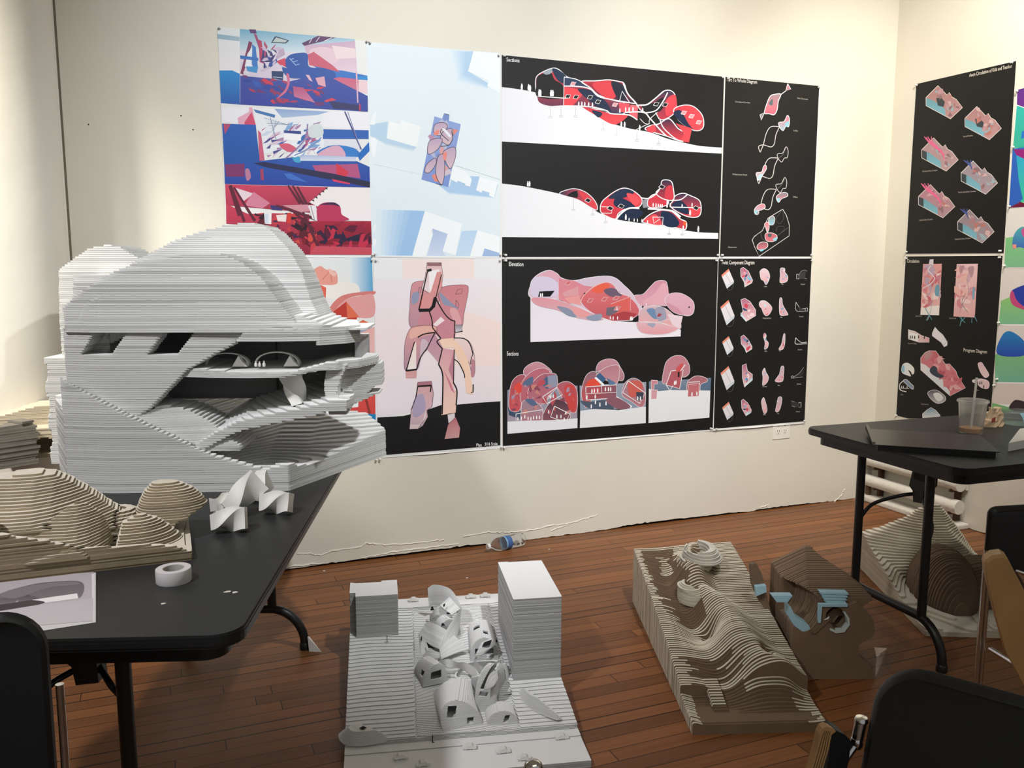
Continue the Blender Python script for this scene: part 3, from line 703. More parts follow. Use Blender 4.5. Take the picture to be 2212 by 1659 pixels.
p.line('#e8e8ea', 6, '1225,1330 1305,1332 1300,1390', ).line('#e8e8ea', 5, '1225,1330 1232,1380 1280,1345').sline('#f2f2f2', 13, '1185,1265 1290,1272 1380,1285 1440,1330').line('#f2f2f2', 12, '1340,1195 1335,1255')
for x, y in ((893, 1262), (978, 1245), (720, 1200), (1560, 1260), (1295, 1095)):
    p.shape('#1a1c22', '#e4e4e4', 4, [(x - 26, y + 2), (x - 4, y - 18), (x + 26, y - 2), (x + 6, y + 18)], False)
p.people('#f2f2f2', [(252, 1092), (266, 1092)], 42).people('#f2f2f2', [(1228, 1250), (1250, 1252), (1268, 1255), (1285, 1258), (1298, 1258), (1360, 1252), (1453, 1258), (1530, 1250)], 30).people('#f2f2f2', [(1015, 1352), (1515, 1318)], 44).people('#f2f2f2', [(1040, 1362), (1080, 1366), (1105, 1368), (1140, 1372), (1183, 1380)], 26).people('#f2f2f2', [(1580, 1445)], 45).people('#f2f2f2', [(1462, 1430)], 34)
for x, y, l in ((607, 1185, 85), (758, 1265, 42), (858, 1325, 42), (1352, 1408, 50), (1455, 1420, 42)):
    p.line('#b8b8bc', 3, [(x, y), (x, y + l)]).line('#b8b8bc', 3, [(x - 13, y + l), (x + 13, y + l), (x + 13, y + l + 8), (x - 13, y + l + 8)], closed=True)
p.build('poster', [(1081, 118), (1564, 166), (1553, 556), (1083, 555)], 'wide black poster headed Sections with two long hillside drawings', bow=.003)
# ---- poster 4: part to whole
p = Print('back', 1530, 150, .2471)
BK2 = '#1d1c1b'
p.poly(BK2, '148,66 968,145 900,1636 100,1636').text('Part To Whole Diagram', 160, 102, 30, '#d8d4cc', 425, 125)
p.text('Circulation/Corridor', 233, 288, 13, '#a8a49c', 366, 298).text('Main Structure', 776, 258, 13, '#a8a49c', 869, 267).text('Lobby', 742, 540, 13, '#a8a49c', 783, 543).text('Multipurpose Room', 210, 922, 13, '#a8a49c', 338, 928).text('Office', 738, 1120, 13, '#a8a49c', 778, 1122).text('Classroom', 170, 1560, 13, '#a8a49c', 245, 1560).text('A-5', 104, 1629, 11, '#a0a0a0', 130, 1629)
p.shape('#9a8890>#d86478', '#e8e4e4', 7, '490,380 510,300 540,235 580,218 632,218 610,280 600,350 575,395 530,388').spoly('#5a6a70', '530,290 560,260 560,310 535,310').shape('#d8707e>#a89098', '#e0dcdc', 6, '692,125 720,172 675,185', False).line('#e0dcdc', 7, '632,220 680,185').shape('#8a8288', '#e0dcdc', 6, '450,398 490,375 460,445', False)
for dx, dy in ((0, 0), (-12, 275), (-28, 548)):
    p.sline('#d0ccca', 6, [(620 + dx, 500 + dy), (545 + dx, 502 + dy), (505 + dx, 560 + dy), (480 + dx, 655 + dy), (452 + dx, 725 + dy)]).sline('#d0ccca', 6, [(620 + dx, 505 + dy), (590 + dx, 570 + dy), (575 + dx, 650 + dy), (545 + dx, 678 + dy), (480 + dx, 660 + dy), (438 + dx, 675 + dy), (450 + dx, 722 + dy)])
p.shape('#d86a7c>#8fb6c4', '#e8e0e0', 6, '615,465 660,455 690,402 708,440 700,500 675,500 650,535 620,500').spoly('#8cc0d0', '670,470 705,455 695,500 672,498')
for dx, dy in ((-12, 275), (-24, 542)):
    p.sline('#c8c4c2', 5, [(615 + dx, 465 + dy), (660 + dx, 455 + dy), (690 + dx, 402 + dy), (708 + dx, 440 + dy), (700 + dx, 495 + dy), (675 + dx, 500 + dy), (650 + dx, 535 + dy), (620 + dx, 500 + dy)], True).sline('#6a6866', 4, [(620 + dx, 505 + dy), (660 + dx, 470 + dy), (690 + dx, 410 + dy)])
p.shape('#d86a7a>#a8c8d0', '#e8e0e0', 6, '418,905 465,895 480,850 500,838 505,870 475,920 440,970 425,945').spoly('#a4ccd8', '440,930 470,915 445,965')
p.shape('#7a8288>#d4727e', '#e0dcdc', 5, '592,1120 615,1090 660,1075 690,1085 688,1110 640,1130 612,1162').spoly('#8cc4d4', '598,1130 625,1125 612,1162').shape('#d47480>#98bcc8', '#e0dcdc', 5, '400,1230 430,1190 480,1175 496,1205 470,1225 430,1240 412,1268').spoly('#90c4d4', '402,1240 430,1235 415,1268').sline('#c8c4c2', 5, '435,1268 440,1250 430,1230')
p.line('#d0ccca', 5, '648,1222 680,1275 706,1360 704,1455 442,1634 400,1545 382,1490 400,1460 470,1410 520,1300', closed=True)
p.sline('#4e4a48', 4, '600,1290 640,1240 655,1300 620,1350 590,1310', True).sline('#4e4a48', 4, '590,1420 600,1380 650,1370 660,1400 620,1440').sline('#5a5654', 4, '400,1470 450,1430 470,1480 500,1500').line('#5a5654', 4, '510,1520 700,1380')
p.shape('#8a8c92>#8cc0d0', '#d8d4d4', 5, '530,1300 555,1280 578,1300 570,1350 540,1360 525,1330').shape('#d0707c>#c8a8b0', '#d8d4d4', 5, '490,1350 520,1335 530,1380 515,1425 500,1385').shape('#b0606c>#d0707c', '#d8d4d4', 5, '495,1440 540,1428 590,1445 598,1480 560,1505 505,1495').spoly('#4e5a60', '520,1440 550,1438 545,1465 522,1462').shape('#8a5a62>#d07884', '#d8d4d4', 5, '425,1540 460,1510 510,1515 515,1550 470,1580 430,1570').spoly('#90c8d8', '445,1575 490,1570 460,1592').spoly('#8cc4d4', '560,1485 598,1465 590,1500')
p.build('poster', [(1565, 166), (1771, 187), (1754, 556), (1554, 556)], 'narrow black poster headed Part To Whole Diagram, top right of the back wall', bow=.003)
# ---- lower left poster, mostly behind the big white model
p = Print('back', 660, 550, .2473)
p.poly('#dfe3e2>#e0d2d0', '-470,20 580,22 615,1590 -420,1560').poly('#dde6e8|#4f9cc8', '380,24 580,24 588,320 400,350').spoly('#e8e2dc', '120,250 300,240 450,260 450,370 200,380')
p.spoly('#e0988a', '65,150 125,100 180,130 265,150 280,240 250,262 190,265 110,250').line('#b86a60', 6, '150,215 215,140 230,240').poly('#d8604c', '105,250 180,290 175,380 140,400 120,330').spoly('#e6b8ac', '200,120 250,150 270,165 255,190 215,170')
p.spoly('#cf7a74', '200,490 260,400 360,345 590,318 592,350 450,360 340,400 260,490').spoly('#d99a98', '270,480 360,390 480,360 590,355 592,540 400,540').poly('#b83a30', '240,500 355,410 450,540 440,640 330,600').poly('#d86a4c', '355,412 470,545 365,555').poly('#cf5a44>#e08048', '440,610 580,608 500,570').poly('#9aa0b0', '430,640 600,610 540,680 430,705')
p.poly('#e0a8a4>#dcb4b0', '430,705 600,630 605,890 430,890').poly('#dfd5d2', '430,890 605,895 606,940 430,920').poly('#e2dedd', '380,940 606,935 608,1180 400,1200').poly('#dfe6e6', '300,1230 460,1210 460,1330 320,1330').poly('#d0504a>#c84440', '460,1205 608,1180 610,1395 370,1390 380,1340 460,1330').line('#8a3a30', 22, '510,1200 560,1390')
p.poly('#1f7fb8>#1a75b0', '330,1390 612,1392 614,1595 300,1560').poly('#4a94c4', '400,1560 600,1440 608,1450 440,1560').spoly('#cfa8a4', '240,1350 330,1360 370,1400 350,1440 300,1420').spoly('#c0402e', '30,1500 90,1420 150,1365 240,1420 310,1410 300,1520 250,1540 100,1530').shards('60,1420 300,1420 300,1530 60,1530', 22, ['#e0604a', '#8a2a20', '#d04432', '#f08a70'], 34, 31, 2).spoly('#d9d4d6', '330,1480 430,1485 430,1520 350,1525').spoly('#6aa4c8', '245,1340 290,1330 320,1390 280,1380')
p.shards('180,600 430,900 430,1200 180,1200', 20, ['#e0b4ae', '#d89a94', '#e8ccc8', '#c87a70'], 80, 33, 2)
p.build('poster', [(488, 556), (805, 557), (817, 987), (497, 1016)], 'pink and blue collage poster partly hidden behind the big white layered model', bow=.003)
# ---- plan poster: pink standing figure-like plan
p = Print('back', 780, 540, .2773)
p.poly('#e6e6e8', '95,68 1085,68 1085,222 100,222').poly('#eddcd8', '322,70 880,70 880,222 325,222').poly('#e6e0e4>#e9d9dc', '100,222 1085,222 1085,640 112,700').poly('#e9d9dc>#e2dae0', '112,700 1085,640 1085,1180 126,1300').poly('#ecd8d2', '600,420 1085,560 1085,900 640,900')
p.poly('#19191a', [(126, 1304), (330, 1292), (500, 1250), (620, 1208), (740, 1205), (880, 1192), (1084, 1178), (1084, 1522), (128, 1602)])
p.shape('#cf8f94>#b48c98', '#4a3c40', 3, '385,600 380,420 388,300 410,255 490,240 600,250 630,290 600,420 560,600').spoly('#e0786c', '455,440 470,375 540,370 545,450 500,470').spoly('#8e94ac', '400,340 450,330 440,400 395,420')
p.shape('#c87f86>#c98a90', '#4a3c40', 3, '600,330 640,288 740,272 820,275 835,310 820,400 800,500 785,600 740,590 640,480').spoly('#8c90a8', '610,330 690,400 760,460 700,440 640,420').spoly('#d8a0a4', '690,470 740,460 780,560 740,590').poly('#8a7a86>#c8c4cc', '735,580 788,580 790,630 735,640')
p.shape('#dcb4b2>#e6dadc', '#3a3034', 3, '513,98 624,98 636,200 625,300 580,370 520,330 470,300 500,200', False).poly('#8f6a6c', '515,98 624,98 624,125 515,125').poly('#efe9ea', '525,165 610,150 600,260 560,360 530,300').poly('#d4908e', '590,170 625,170 632,280 590,350 560,470 460,470 480,360 540,330')
p.spoly('#c4848e', '440,590 490,480 560,480 620,420 720,550 725,690 620,690 560,640').poly('#e9dada', '620,520 650,548 580,600 560,580')
p.shape('#d89a96>#a8889c', '#5a484c', 3, '345,940 335,820 345,700 385,610 460,590 560,590 590,620 540,740 470,830 435,930').spoly('#e0aca0', '400,610 560,595 560,650 450,670 380,690').poly('#ecd8cc>#eae0dc', '415,715 428,720 428,925 355,945')
p.poly('#cf9c9c', '345,945 432,938 430,998 347,998').poly('#b88a9c>#c49aa4', '440,690 570,650 640,760 600,875 510,770').spoly('#c8b2bc', '470,700 520,720 500,790 460,840')
p.poly('#ecc8b0>#eccfb8', '600,695 720,685 730,760 640,765').shape('#e6cfc8>#d8b4b8', '#4a3c40', 3, '722,690 800,690 850,725 880,820 885,950 862,985 840,880 760,780').poly('#ecc9b0', [(722, 690)] + smooth_curve([(722, 700), (780, 760), (830, 860), (855, 980), (870, 1125)], 5) + [(818, 1115), (805, 960), (770, 880), (722, 780)]).spoly('#b8828c', '860,860 884,870 880,980 855,975')
p.poly('#d09aa4>#ecc9b8', '632,765 725,780 722,1090 748,1095 735,1265 624,1286 636,960 602,890').poly('#c8788c', '640,930 690,1020 730,1120 700,1090').poly('#b87c8c', '680,930 722,790 716,1030')
p.shape('#cfa0a0>#c8b0bc', '#3a3034', 4, '440,1030 548,1022 562,1120 552,1220 512,1250 520,1300 480,1370 440,1395 375,1395 390,1240 425,1150', False).spoly('#a89cb4', '415,1160 480,1120 500,1240 440,1300 400,1280').poly('#a8727c', '440,1030 548,1022 548,1058 440,1062').poly('#e6dad8>#dcc8c8', '385,1360 470,1360 505,1250 500,1310 440,1392 378,1395')
p.poly('#d8cdd0', '672,1282 728,1270 728,1310 680,1350').shape('#b0646c>#d0a0a0', '#2a2224', 3, '675,1360 735,1300 770,1385 762,1462 648,1472', False)
p.line('#141414', 26, '450,470 535,468 560,440').line('#141414', 28, '560,445 578,370').line('#141414', 20, '512,162 548,154').line('#141414', 9, '448,470 515,170').line('#141414', 7, '580,375 625,190')
p.sline('#141414', 9, '575,365 620,450 660,510 700,545 728,552').line('#141414', 9, '728,552 728,645 790,632').line('#141414', 8, '726,650 724,685').sline('#141414', 9, '530,480 550,540 555,605').line('#141414', 9, '555,605 620,688').sline('#141414', 10, '440,680 490,655 575,642').line('#141414', 8, '575,642 512,765').sline('#141414', 8, '512,765 460,840 430,935').line('#141414', 14, '350,940 432,930').line('#141414', 8, '415,715 350,940').sline('#141414', 9, '620,690 590,715 632,770').line('#141414', 9, '632,765 602,890').sline('#141414', 10, '602,890 630,950 636,1040 630,1280').line('#141414', 7, '724,775 718,1030').sline('#141414', 10, '716,1030 745,1095 738,1210').sline('#141414', 8, '724,685 800,690 845,730 870,810').sline('#141414', 7, '724,850 760,880 800,960 805,995').sline('#141414', 6, '870,810 855,850 852,890').line('#141414', 9, '872,1045 870,1108 852,1108').line('#141414', 13, '440,1062 548,1055').line('#141414', 10, '545,1060 538,1105').line('#141414', 8, '440,1065 425,1150').line('#141414', 6, '425,1150 392,1240')
for pts in ('735,345 750,310 790,300 780,340', '738,390 760,420 755,455 738,440', '450,295 470,288 462,330 446,335'):
    p.line('#4a3c42', 3, pts, closed=True)
p.text('Plan', 895, 1530, 24, '#e0e0e0', 938, 1530).text('3/16 Scale', 960, 1524, 24, '#e0e0e0', 1062, 1520)
p.build('poster', [(806, 557), (1084, 558), (1084, 966), (817, 987)], 'pink figure-like plan poster with a black foot, lettered Plan 3/16 Scale', bow=.007)
# ---- elevation poster
p = Print('back', 1070, 540, .26515)
p.poly('#1b1b1b', '52,76 1812,76 1770,1462 60,1598').text('Elevation', 107, 130, 34, '#e6e6e6', 228, 132).text('Sections', 92, 860, 34, '#e0e0e0', 188, 860).text('A6', 62, 93, 12, '#a0a0a0', 82, 93)
p.poly('#e2dde6>#e8e4ec', [(285, 385)] + smooth_curve([(285, 385), (460, 395), (640, 450), (760, 500), (880, 555), (1000, 580), (1160, 588), (1330, 595), (1430, 620), (1510, 650)], 5) + [(1508, 704), (285, 750)])
p.shape('#c9b9cc>#d8c0cc', '#e8e6ea', 4, '284,385 286,280 310,230 370,185 440,165 500,190 545,230 640,248 760,225 900,212 980,230 1050,290 1110,350 1190,465 1160,520 1170,560 1000,578 860,550 700,470 500,400')
p.spoly('#d5a4b4', '330,215 440,168 510,200 540,240 500,260 420,220').spoly('#d0c6da', '300,240 370,215 460,230 505,280 500,370 300,375').poly('#cf8290>#d88a90', '512,232 640,250 720,290 800,300 700,400 600,440 512,400').poly('#d49aa0', '545,350 665,300 668,370 560,380').poly('#e09a98', '560,390 680,370 700,450 600,430')
p.spoly('#d87074>#c05c64', '690,400 740,340 820,285 900,262 960,290 1000,350 1080,380 1150,450 1160,530 1000,575 900,560 760,490').spoly('#e0604a', '780,330 870,275 930,290 860,350').spoly('#6a5a6e', '880,330 960,310 1030,370 940,380').poly('#d4605c', '940,440 1100,380 1095,490 1000,520 900,530').poly('#6f6470', '905,470 1020,455 1000,500 930,540 900,530').poly('#a83f44', '920,535 1050,500 1150,520 1100,570 980,575')
for x, y in ((770, 410), (885, 400), (980, 390), (990, 475), (590, 268)):
    p.shape('#c86a70', '#e2b8b8', 4, [(x - 26, y + 14), (x - 4, y - 16), (x + 30, y - 14), (x + 8, y + 16)], False)
p.sline('#e6c6c6', 5, '690,430 720,370 800,300 900,262 970,290 1010,350 1100,380').line('#e0b4b8', 4, '514,235 514,400').line('#e0b4b8', 3, '668,295 668,372 700,380').line('#e6c0be', 4, '940,440 1098,380 1098,495')
p.spoly('#d8949c>#cfaab4', '300,390 460,398 640,455 760,505 880,560 800,575 650,550 500,490 400,470 320,440').spoly('#8690a4', '500,460 600,480 660,545 580,530').spoly('#8c98ac', '740,545 860,520 850,570 780,575').spoly('#e09a9c', '640,465 760,510 720,550 640,520')
p.shape('#c88a9c>#d2a0ac', '#dcd4dc', 4, '1130,375 1200,360 1260,300 1310,255 1380,252 1400,290 1408,370 1400,450 1300,450 1190,460').spoly('#d8a4b0', '1200,430 1300,350 1360,270 1400,300 1400,440').shape('#d4a6b6>#d0a0b0', '#dcd4dc', 4, '1380,420 1408,365 1470,348 1540,365 1610,420 1615,500 1580,535 1520,530 1440,500').spoly('#c890a0', '1390,430 1480,470 1520,525 1440,500')
p.shape('#c8b0b8>#e0a0a0', '#e0d8dc', 4, '1165,560 1170,500 1210,468 1290,455 1370,470 1440,520 1500,580 1505,640 1440,620 1330,590 1180,585').spoly('#6b86a8', '1230,490 1290,478 1330,540 1290,560').spoly('#9a98ac', '1300,480 1370,470 1390,560 1330,580').poly('#e0ccd4', '1400,520 1525,540 1502,640 1440,610')
p.shape('#d8b0b8>#dc98a0', '#e0d4da', 3, '1145,595 1180,588 1330,595 1440,620 1490,640 1400,680 1280,688 1180,665').spoly('#9aa0b4', '1230,600 1300,600 1280,630').line('#e0d0d6', 4, '1200,580 1320,590 1450,550')
for x, y in ((1575, 465), (1332, 528), (1198, 460), (725, 352)):
    k = .6 if x != 1332 else 1.3; p.poly('#1c1a1e' if x != 1332 else '#a04048', [(x - 14 * k, y + 10 * k), (x - 2 * k, y - 10 * k), (x + 18 * k, y - 4 * k), (x + 4 * k, y + 12 * k)])
p.poly('#161618', '358,338 482,332 445,380 346,382').people('#f2f2f2', [(367, 382), (382, 382)], 32).people('#f0f0f0', [(935, 565), (958, 567), (994, 568), (990, 492)], 28).people('#f0f0f0', [(1100, 575), (1111, 574)], 34).poly('#161618', '1165,530 1165,576 1115,576 1125,555').people('#e8e0e4', [(1227, 455)], 22)
# three short sections
p.poly('#8a93a4>#a89aa6', '97,1140 668,1105 667,1400 97,1420').poly('#3f5068', '100,1280 200,1300 240,1390 110,1345')
for c, pts in (('#c8929e>#b06a78', '232,1010 240,960 300,920 360,915 420,950 460,1000 400,1050 300,1060'), ('#a85a66>#c8545a', '110,1280 120,1120 160,1040 230,1015 260,1080 220,1200 200,1300 150,1318'), ('#b86a78>#b86470', '200,1180 215,1080 280,1000 370,962 440,985 480,1100 420,1220 300,1300 220,1260'), ('#a86070>#b8707c', '260,1190 280,1110 350,1030 420,1005 490,1010 505,1060 500,1120 430,1190 400,1250 300,1240'), ('#b0626e>#c2525a', '500,1110 560,1072 620,1085 665,1150 660,1310 600,1310 540,1200'), ('#9a8490>#b07884', '210,1310 220,1240 270,1215 340,1245 385,1300 380,1385 220,1395'), ('#4a3c46>#8a5460', '390,1390 405,1300 450,1240 520,1215 590,1260 605,1320 590,1380')):
    p.shape(c, '#dcd2d6', 4, pts)
p.spoly('#dc4c42', '150,1120 200,1075 215,1140 180,1170').spoly('#5a6c88', '225,1080 300,1030 300,1090 240,1110').spoly('#4c6484', '380,1090 420,1030 430,1130').spoly('#5a6a88', '240,1220 300,1215 340,1260 300,1270').poly('#8e96ac', '425,1025 500,1015 500,1110 430,1130').spoly('#c84a48', '560,1120 640,1110 650,1290 600,1300')
p.shards('130,1060 660,1090 650,1340 130,1340', 40, ['#b8505a', '#8a4a58', '#c8847c', '#a890a0', '#d0605c'], 34, 41, 2)
for pts in ('384,1195 500,1118 545,1178 418,1252', '166,1335 382,1300 386,1390 168,1400', '480,1272 605,1335 572,1402 448,1360'):
    p.line('#eeeeee', 6, pts, closed=True)
p.poly('#e6e6ea>#e8e8ec', '97,1398 240,1390 470,1385 668,1370 667,1450 97,1497').people('#f4f4f4', [(182, 1388), (210, 1385), (238, 1372), (265, 1385), (288, 1388), (310, 1380), (335, 1378), (358, 1378), (437, 1210), (450, 1208), (470, 1205), (433, 1332), (500, 1370), (533, 1370), (572, 1340), (560, 1395)], 30)
p.poly('#95a0ae>#8494a6', '685,1105 1228,1075 1224,1290 690,1310')
for c, pts in (('#c48e9a>#b07c88', '820,990 840,920 910,888 980,900 1020,960 1048,1020 1030,1065 960,1040 880,980'), ('#8c6c78>#c8504c', '700,1180 715,1080 750,1010 810,990 860,1060 820,1150 760,1260 730,1280'), ('#b47884>#c49098', '820,1030 860,980 930,945 1000,940 1010,1000 985,1090 900,1060'), ('#a0828e>#b87480', '1030,1180 1050,1090 1110,1045 1170,1060 1215,1120 1220,1240 1180,1280 1100,1230')):
    p.shape(c, '#dcd2d6', 4, pts)
p.poly('#3f6288', '815,1030 850,1000 900,1050 870,1085').poly('#5a7698', '905,1040 985,1085 930,1110').spoly('#e0503e', '735,1100 790,1050 850,1075 840,1200 750,1190').shape('#a85058|#8a5a66', '#f0f0f0', 6, '735,1115 985,1098 985,1205 738,1222', False).poly('#c4525a', '780,1125 850,1120 850,1165 780,1168').line('#f0f0f0', 4, '738,1170 985,1160').line('#f0f0f0', 4, '862,1105 864,1160').line('#f2f2f2', 18, '812,1038 880,1100').line('#f2f2f2', 20, '985,1200 1108,1280').spoly('#4e5a6c', '690,1230 780,1235 900,1225 960,1300 780,1295')
p.spoly('#8a5c68', '895,1225 985,1200 1100,1275 1000,1295').spoly('#c86058', '1080,1080 1180,1070 1190,1150 1100,1200').line('#f0f0f0', 6, '1080,1065 1220,1165 1175,1250 1035,1160', closed=True).poly('#3a4454', '1145,1155 1205,1160 1200,1215 1150,1230')
p.poly('#e4e6e8', [(690, 1310), (800, 1295), (920, 1300), (1000, 1305), (1100, 1290), (1224, 1275), (1224, 1410), (687, 1450)]).people('#f4f4f4', [(785, 1165), (805, 1162), (832, 1160), (895, 1150), (920, 1150), (938, 1150), (812, 1210), (814, 1255), (850, 1275), (900, 1265), (780, 1290), (1158, 1225), (1180, 1225), (745, 1215)], 34)
p.poly('#7e8c9e>#66788e', '1250,1072 1757,1042 1750,1150 1250,1150').poly('#5a7088', '1660,1060 1755,1045 1752,1145 1660,1150')
for c, pts in (('#bc7c88>#b8848e', '1375,960 1400,900 1460,862 1530,868 1575,930 1580,1000 1540,1035 1480,1030 1420,1080 1360,1080'), ('#a46e78>#b4626a', '1560,1090 1600,1040 1650,1025 1710,1040 1725,1070 1670,1100 1660,1190 1570,1195')):
    p.shape(c, '#dcd2d6', 4, pts)
p.poly('#e6e8ea>#e4e6ea', '1249,1130 1330,1150 1420,1140 1750,1145 1742,1365 1246,1410').shape('#c8868e', '#e8d8d8', 4, '1268,1060 1320,1062 1320,1090 1292,1092 1290,1135 1270,1135', False).shape('#d09ca4', '#e8d8d8', 4, '1268,1140 1318,1138 1312,1212 1268,1215', False).shape('#bc6c72', '#e8d8d8', 4, '1570,1095 1660,1085 1655,1190 1566,1195', False)
p.shape('#b05a64', '#eeeeee', 6, '1430,985 1528,975 1500,1130 1390,1100', False).poly('#16161a', '1485,985 1500,985 1498,1035 1485,1035').line('#eeeeee', 6, '1390,1100 1420,1145 1445,1105').line('#eeeeee', 6, '1505,985 1545,935').line('#f0f0f0', 5, '1572,1078 1665,1072 1662,1098').people('#f0f0f0', [(1458, 1100), (1470, 1095), (1600, 1190), (1640, 1185)], 34).spoly('#c8555a', '1490,940 1530,925 1500,990 1470,980')
p.build('poster', [(1085, 559), (1552, 559), (1538, 928), (1086, 965)], 'wide black poster headed Elevation with three short sections beneath', bow=.008)
# ---- twist components
p = Print('back', 1530, 540, .2530)
p.poly('#1a1918', '84,74 876,74 815,1462 40,1525').text('Twist Component Diagram', 105, 122, 32, '#e0dcd6', 388, 122).text('A-5', 90, 88, 10, '#a0a0a0', 110, 88)
for i, (y, s_, h) in enumerate(((160, 1, 170), (426, 1.12, 215), (735, .9, 160), (990, 1.1, 205), (1295, .9, 155))):
    x0 = 112 - 14 * (s_ - .9) / .2
    p.poly('#dcd8dc', [(x0, y + 55 * s_), (x0 + 62 * s_, y), (x0 + 108 * s_, y + h * .62), (x0 + 106 * s_, y + h * .72), (x0 + 48 * s_, y + h)]).poly('#e08a70', [(x0, y + 55 * s_), (x0 + 62 * s_, y), (x0 + 68 * s_, y + 16), (x0 + 8 * s_, y + 70 * s_)]).line('#9a949c', 3, [(x0 + 36 * s_, y + 42 * s_), (x0 + 84 * s_, y + h * .74)]).poly('#b8c0cc>#d4d8dc', [(x0 + 40 * s_, y + h * .85), (x0 + 107 * s_, y + h * .62), (x0 + 106 * s_, y + h * .72), (x0 + 48 * s_, y + h)])
    p.sline('#5a5a5a', 3, [(x0 + 50 * s_, y + h), (x0 + 66 * s_, y + h + 14), (x0 + 92 * s_, y + h), (x0 + 104 * s_, y + h * .76)]).line('#4a4a4a', 3, [(x0, y + 55 * s_), (x0 + 4, y + 75 * s_), (x0 + 46 * s_, y + h)])
for i, pts in enumerate(('270,160 292,148 335,180 372,258 366,280 308,314 298,270 272,225', '272,425 306,412 350,440 398,512 398,560 322,606 270,560 290,520', '272,740 296,725 335,765 368,825 366,845 322,872 298,830 275,800', '284,985 316,970 328,1030 370,1060 370,1110 302,1170 285,1090', '276,1285 292,1272 330,1305 362,1365 358,1385 316,1415 280,1350')):
    p.shape('#a8607c>#e0bcc0', '#e4e0e0', 4, pts, False)
    P_ = [tuple(float(q) for q in t.split(',')) for t in pts.split()]; cx = sum(q[0] for q in P_) / len(P_); cy = sum(q[1] for q in P_) / len(P_)
    R_ = [(cx + (x - cx) * .8, cy + (y - cy) * .8) for x, y in P_]
    p.shards(R_, 9, ['#c84a5c', '#4a88b8', '#7cb4cc', '#e0a0a4', '#33486a', '#e8d0d4'], 22, 50 + i, 1.8)
    p.poly('#a8c8d4>#dce4e6', [(P_[-2][0], P_[-2][1] - 30), (P_[-3][0], P_[-3][1] - 5), (P_[-3][0] - 4, P_[-3][1] + 8), (P_[-2][0], P_[-2][1])] if i != 3 else [(310, 1140), (368, 1085), (368, 1110), (304, 1166)])
for i, pts in enumerate(('436,180 468,158 505,180 518,230 500,280 484,294 465,262 445,250 436,210', '430,450 450,432 490,440 536,490 520,540 490,562 465,540 450,500 432,480', '464,735 475,710 488,730 484,765 506,790 500,830 474,846 478,790', '455,1040 474,1008 485,1040 508,1085 495,1130 458,1154 460,1090', '448,1290 466,1258 480,1290 495,1350 492,1380 472,1396 455,1350')):
    p.shape('#d8c4cc>#dca0a8', '#d8d4d4', 4, pts).shards([tuple(float(q) for q in t.split(',')) for t in pts.split()], 5, ['#7cacc8', '#e0b8bc', '#d87a84', '#c8d4dc'], 16, 60 + i, 2)
for i, pts in enumerate(('610,158 645,158 648,190 670,220 668,262 640,278 606,275 608,220', '604,415 622,415 630,470 672,545 660,556 610,556 600,500', '636,722 648,722 646,800 630,846 596,846 620,800', '616,996 638,996 636,1060 625,1120 564,1118 600,1060', '592,1258 620,1258 618,1310 605,1355 590,1378 568,1374 580,1310')):
    p.shape('#b8a8b4>#dca8b0', '#e0dcdc', 4, pts).shards([tuple(float(q) for q in t.split(',')) for t in pts.split()], 4, ['#88a4c0', '#c87884', '#e0d0d4'], 14, 70 + i, 2)
for pts in ('748,206 768,210 766,248 748,246', '822,497 840,495 842,522 820,520', '822,785 834,785 834,802 822,800', '705,1076 718,1074 718,1092 705,1094', '768,1302 786,1300 786,1340 766,1340'):
    p.line('#d8d8d8', 4, pts, closed=True)
p.sline('#8a8a8a', 4, '768,212 790,180 820,172 836,182').sline('#8a8a8a', 4, '766,246 790,238 834,246').spoly('#3a3a3c', '770,215 800,185 822,180 815,240 770,243').sline('#c0c0c0', 4, '742,445 758,470 780,500 822,500', ).sline('#c0c0c0', 4, '742,445 738,500 760,525 822,520').spoly('#3a3a3c', '770,490 800,505 800,518 765,520')
p.sline('#e0e0e0', 5, '740,748 734,790 750,803 820,800').sline('#e0e0e0', 4, '740,748 760,770 790,790 822,788').spoly('#2e2e30', '790,1040 808,1005 795,1070 720,1085').sline('#9a9a9a', 4, '718,1085 770,1050 808,1000').sline('#9a9a9a', 4, '718,1093 800,1082').spoly('#333335', '705,1295 766,1305 766,1338 715,1335').line('#b0b0b0', 3, '703,1288 730,1298').line('#b0b0b0', 3, '706,1330 735,1338')
for t, x, y, w in (('Lobby', 469, 316, 25), ('Plan', 618, 298, 17), ('Structure', 783, 297, 35), ('Multipurpose Room', 458, 586, 72), ('Plan', 608, 579, 17), ('Structure', 770, 573, 36), ('Office', 473, 868, 23), ('Plan', 596, 863, 16), ('Structure', 758, 855, 36), ('Classroom', 455, 1169, 40), ('Plan', 588, 1160, 17), ('Structure', 750, 1148, 36), ('Office', 460, 1409, 24), ('Plan', 582, 1398, 16), ('Structure', 742, 1383, 33)):
    p.text(t, x, y, 11, '#b4b0ac', x + w, y)
p.build('poster', [(1552, 560), (1752, 560), (1735, 912), (1538, 928)], 'black poster headed Twist Component Diagram with five rows of shapes', off=.0062, bow=.006)
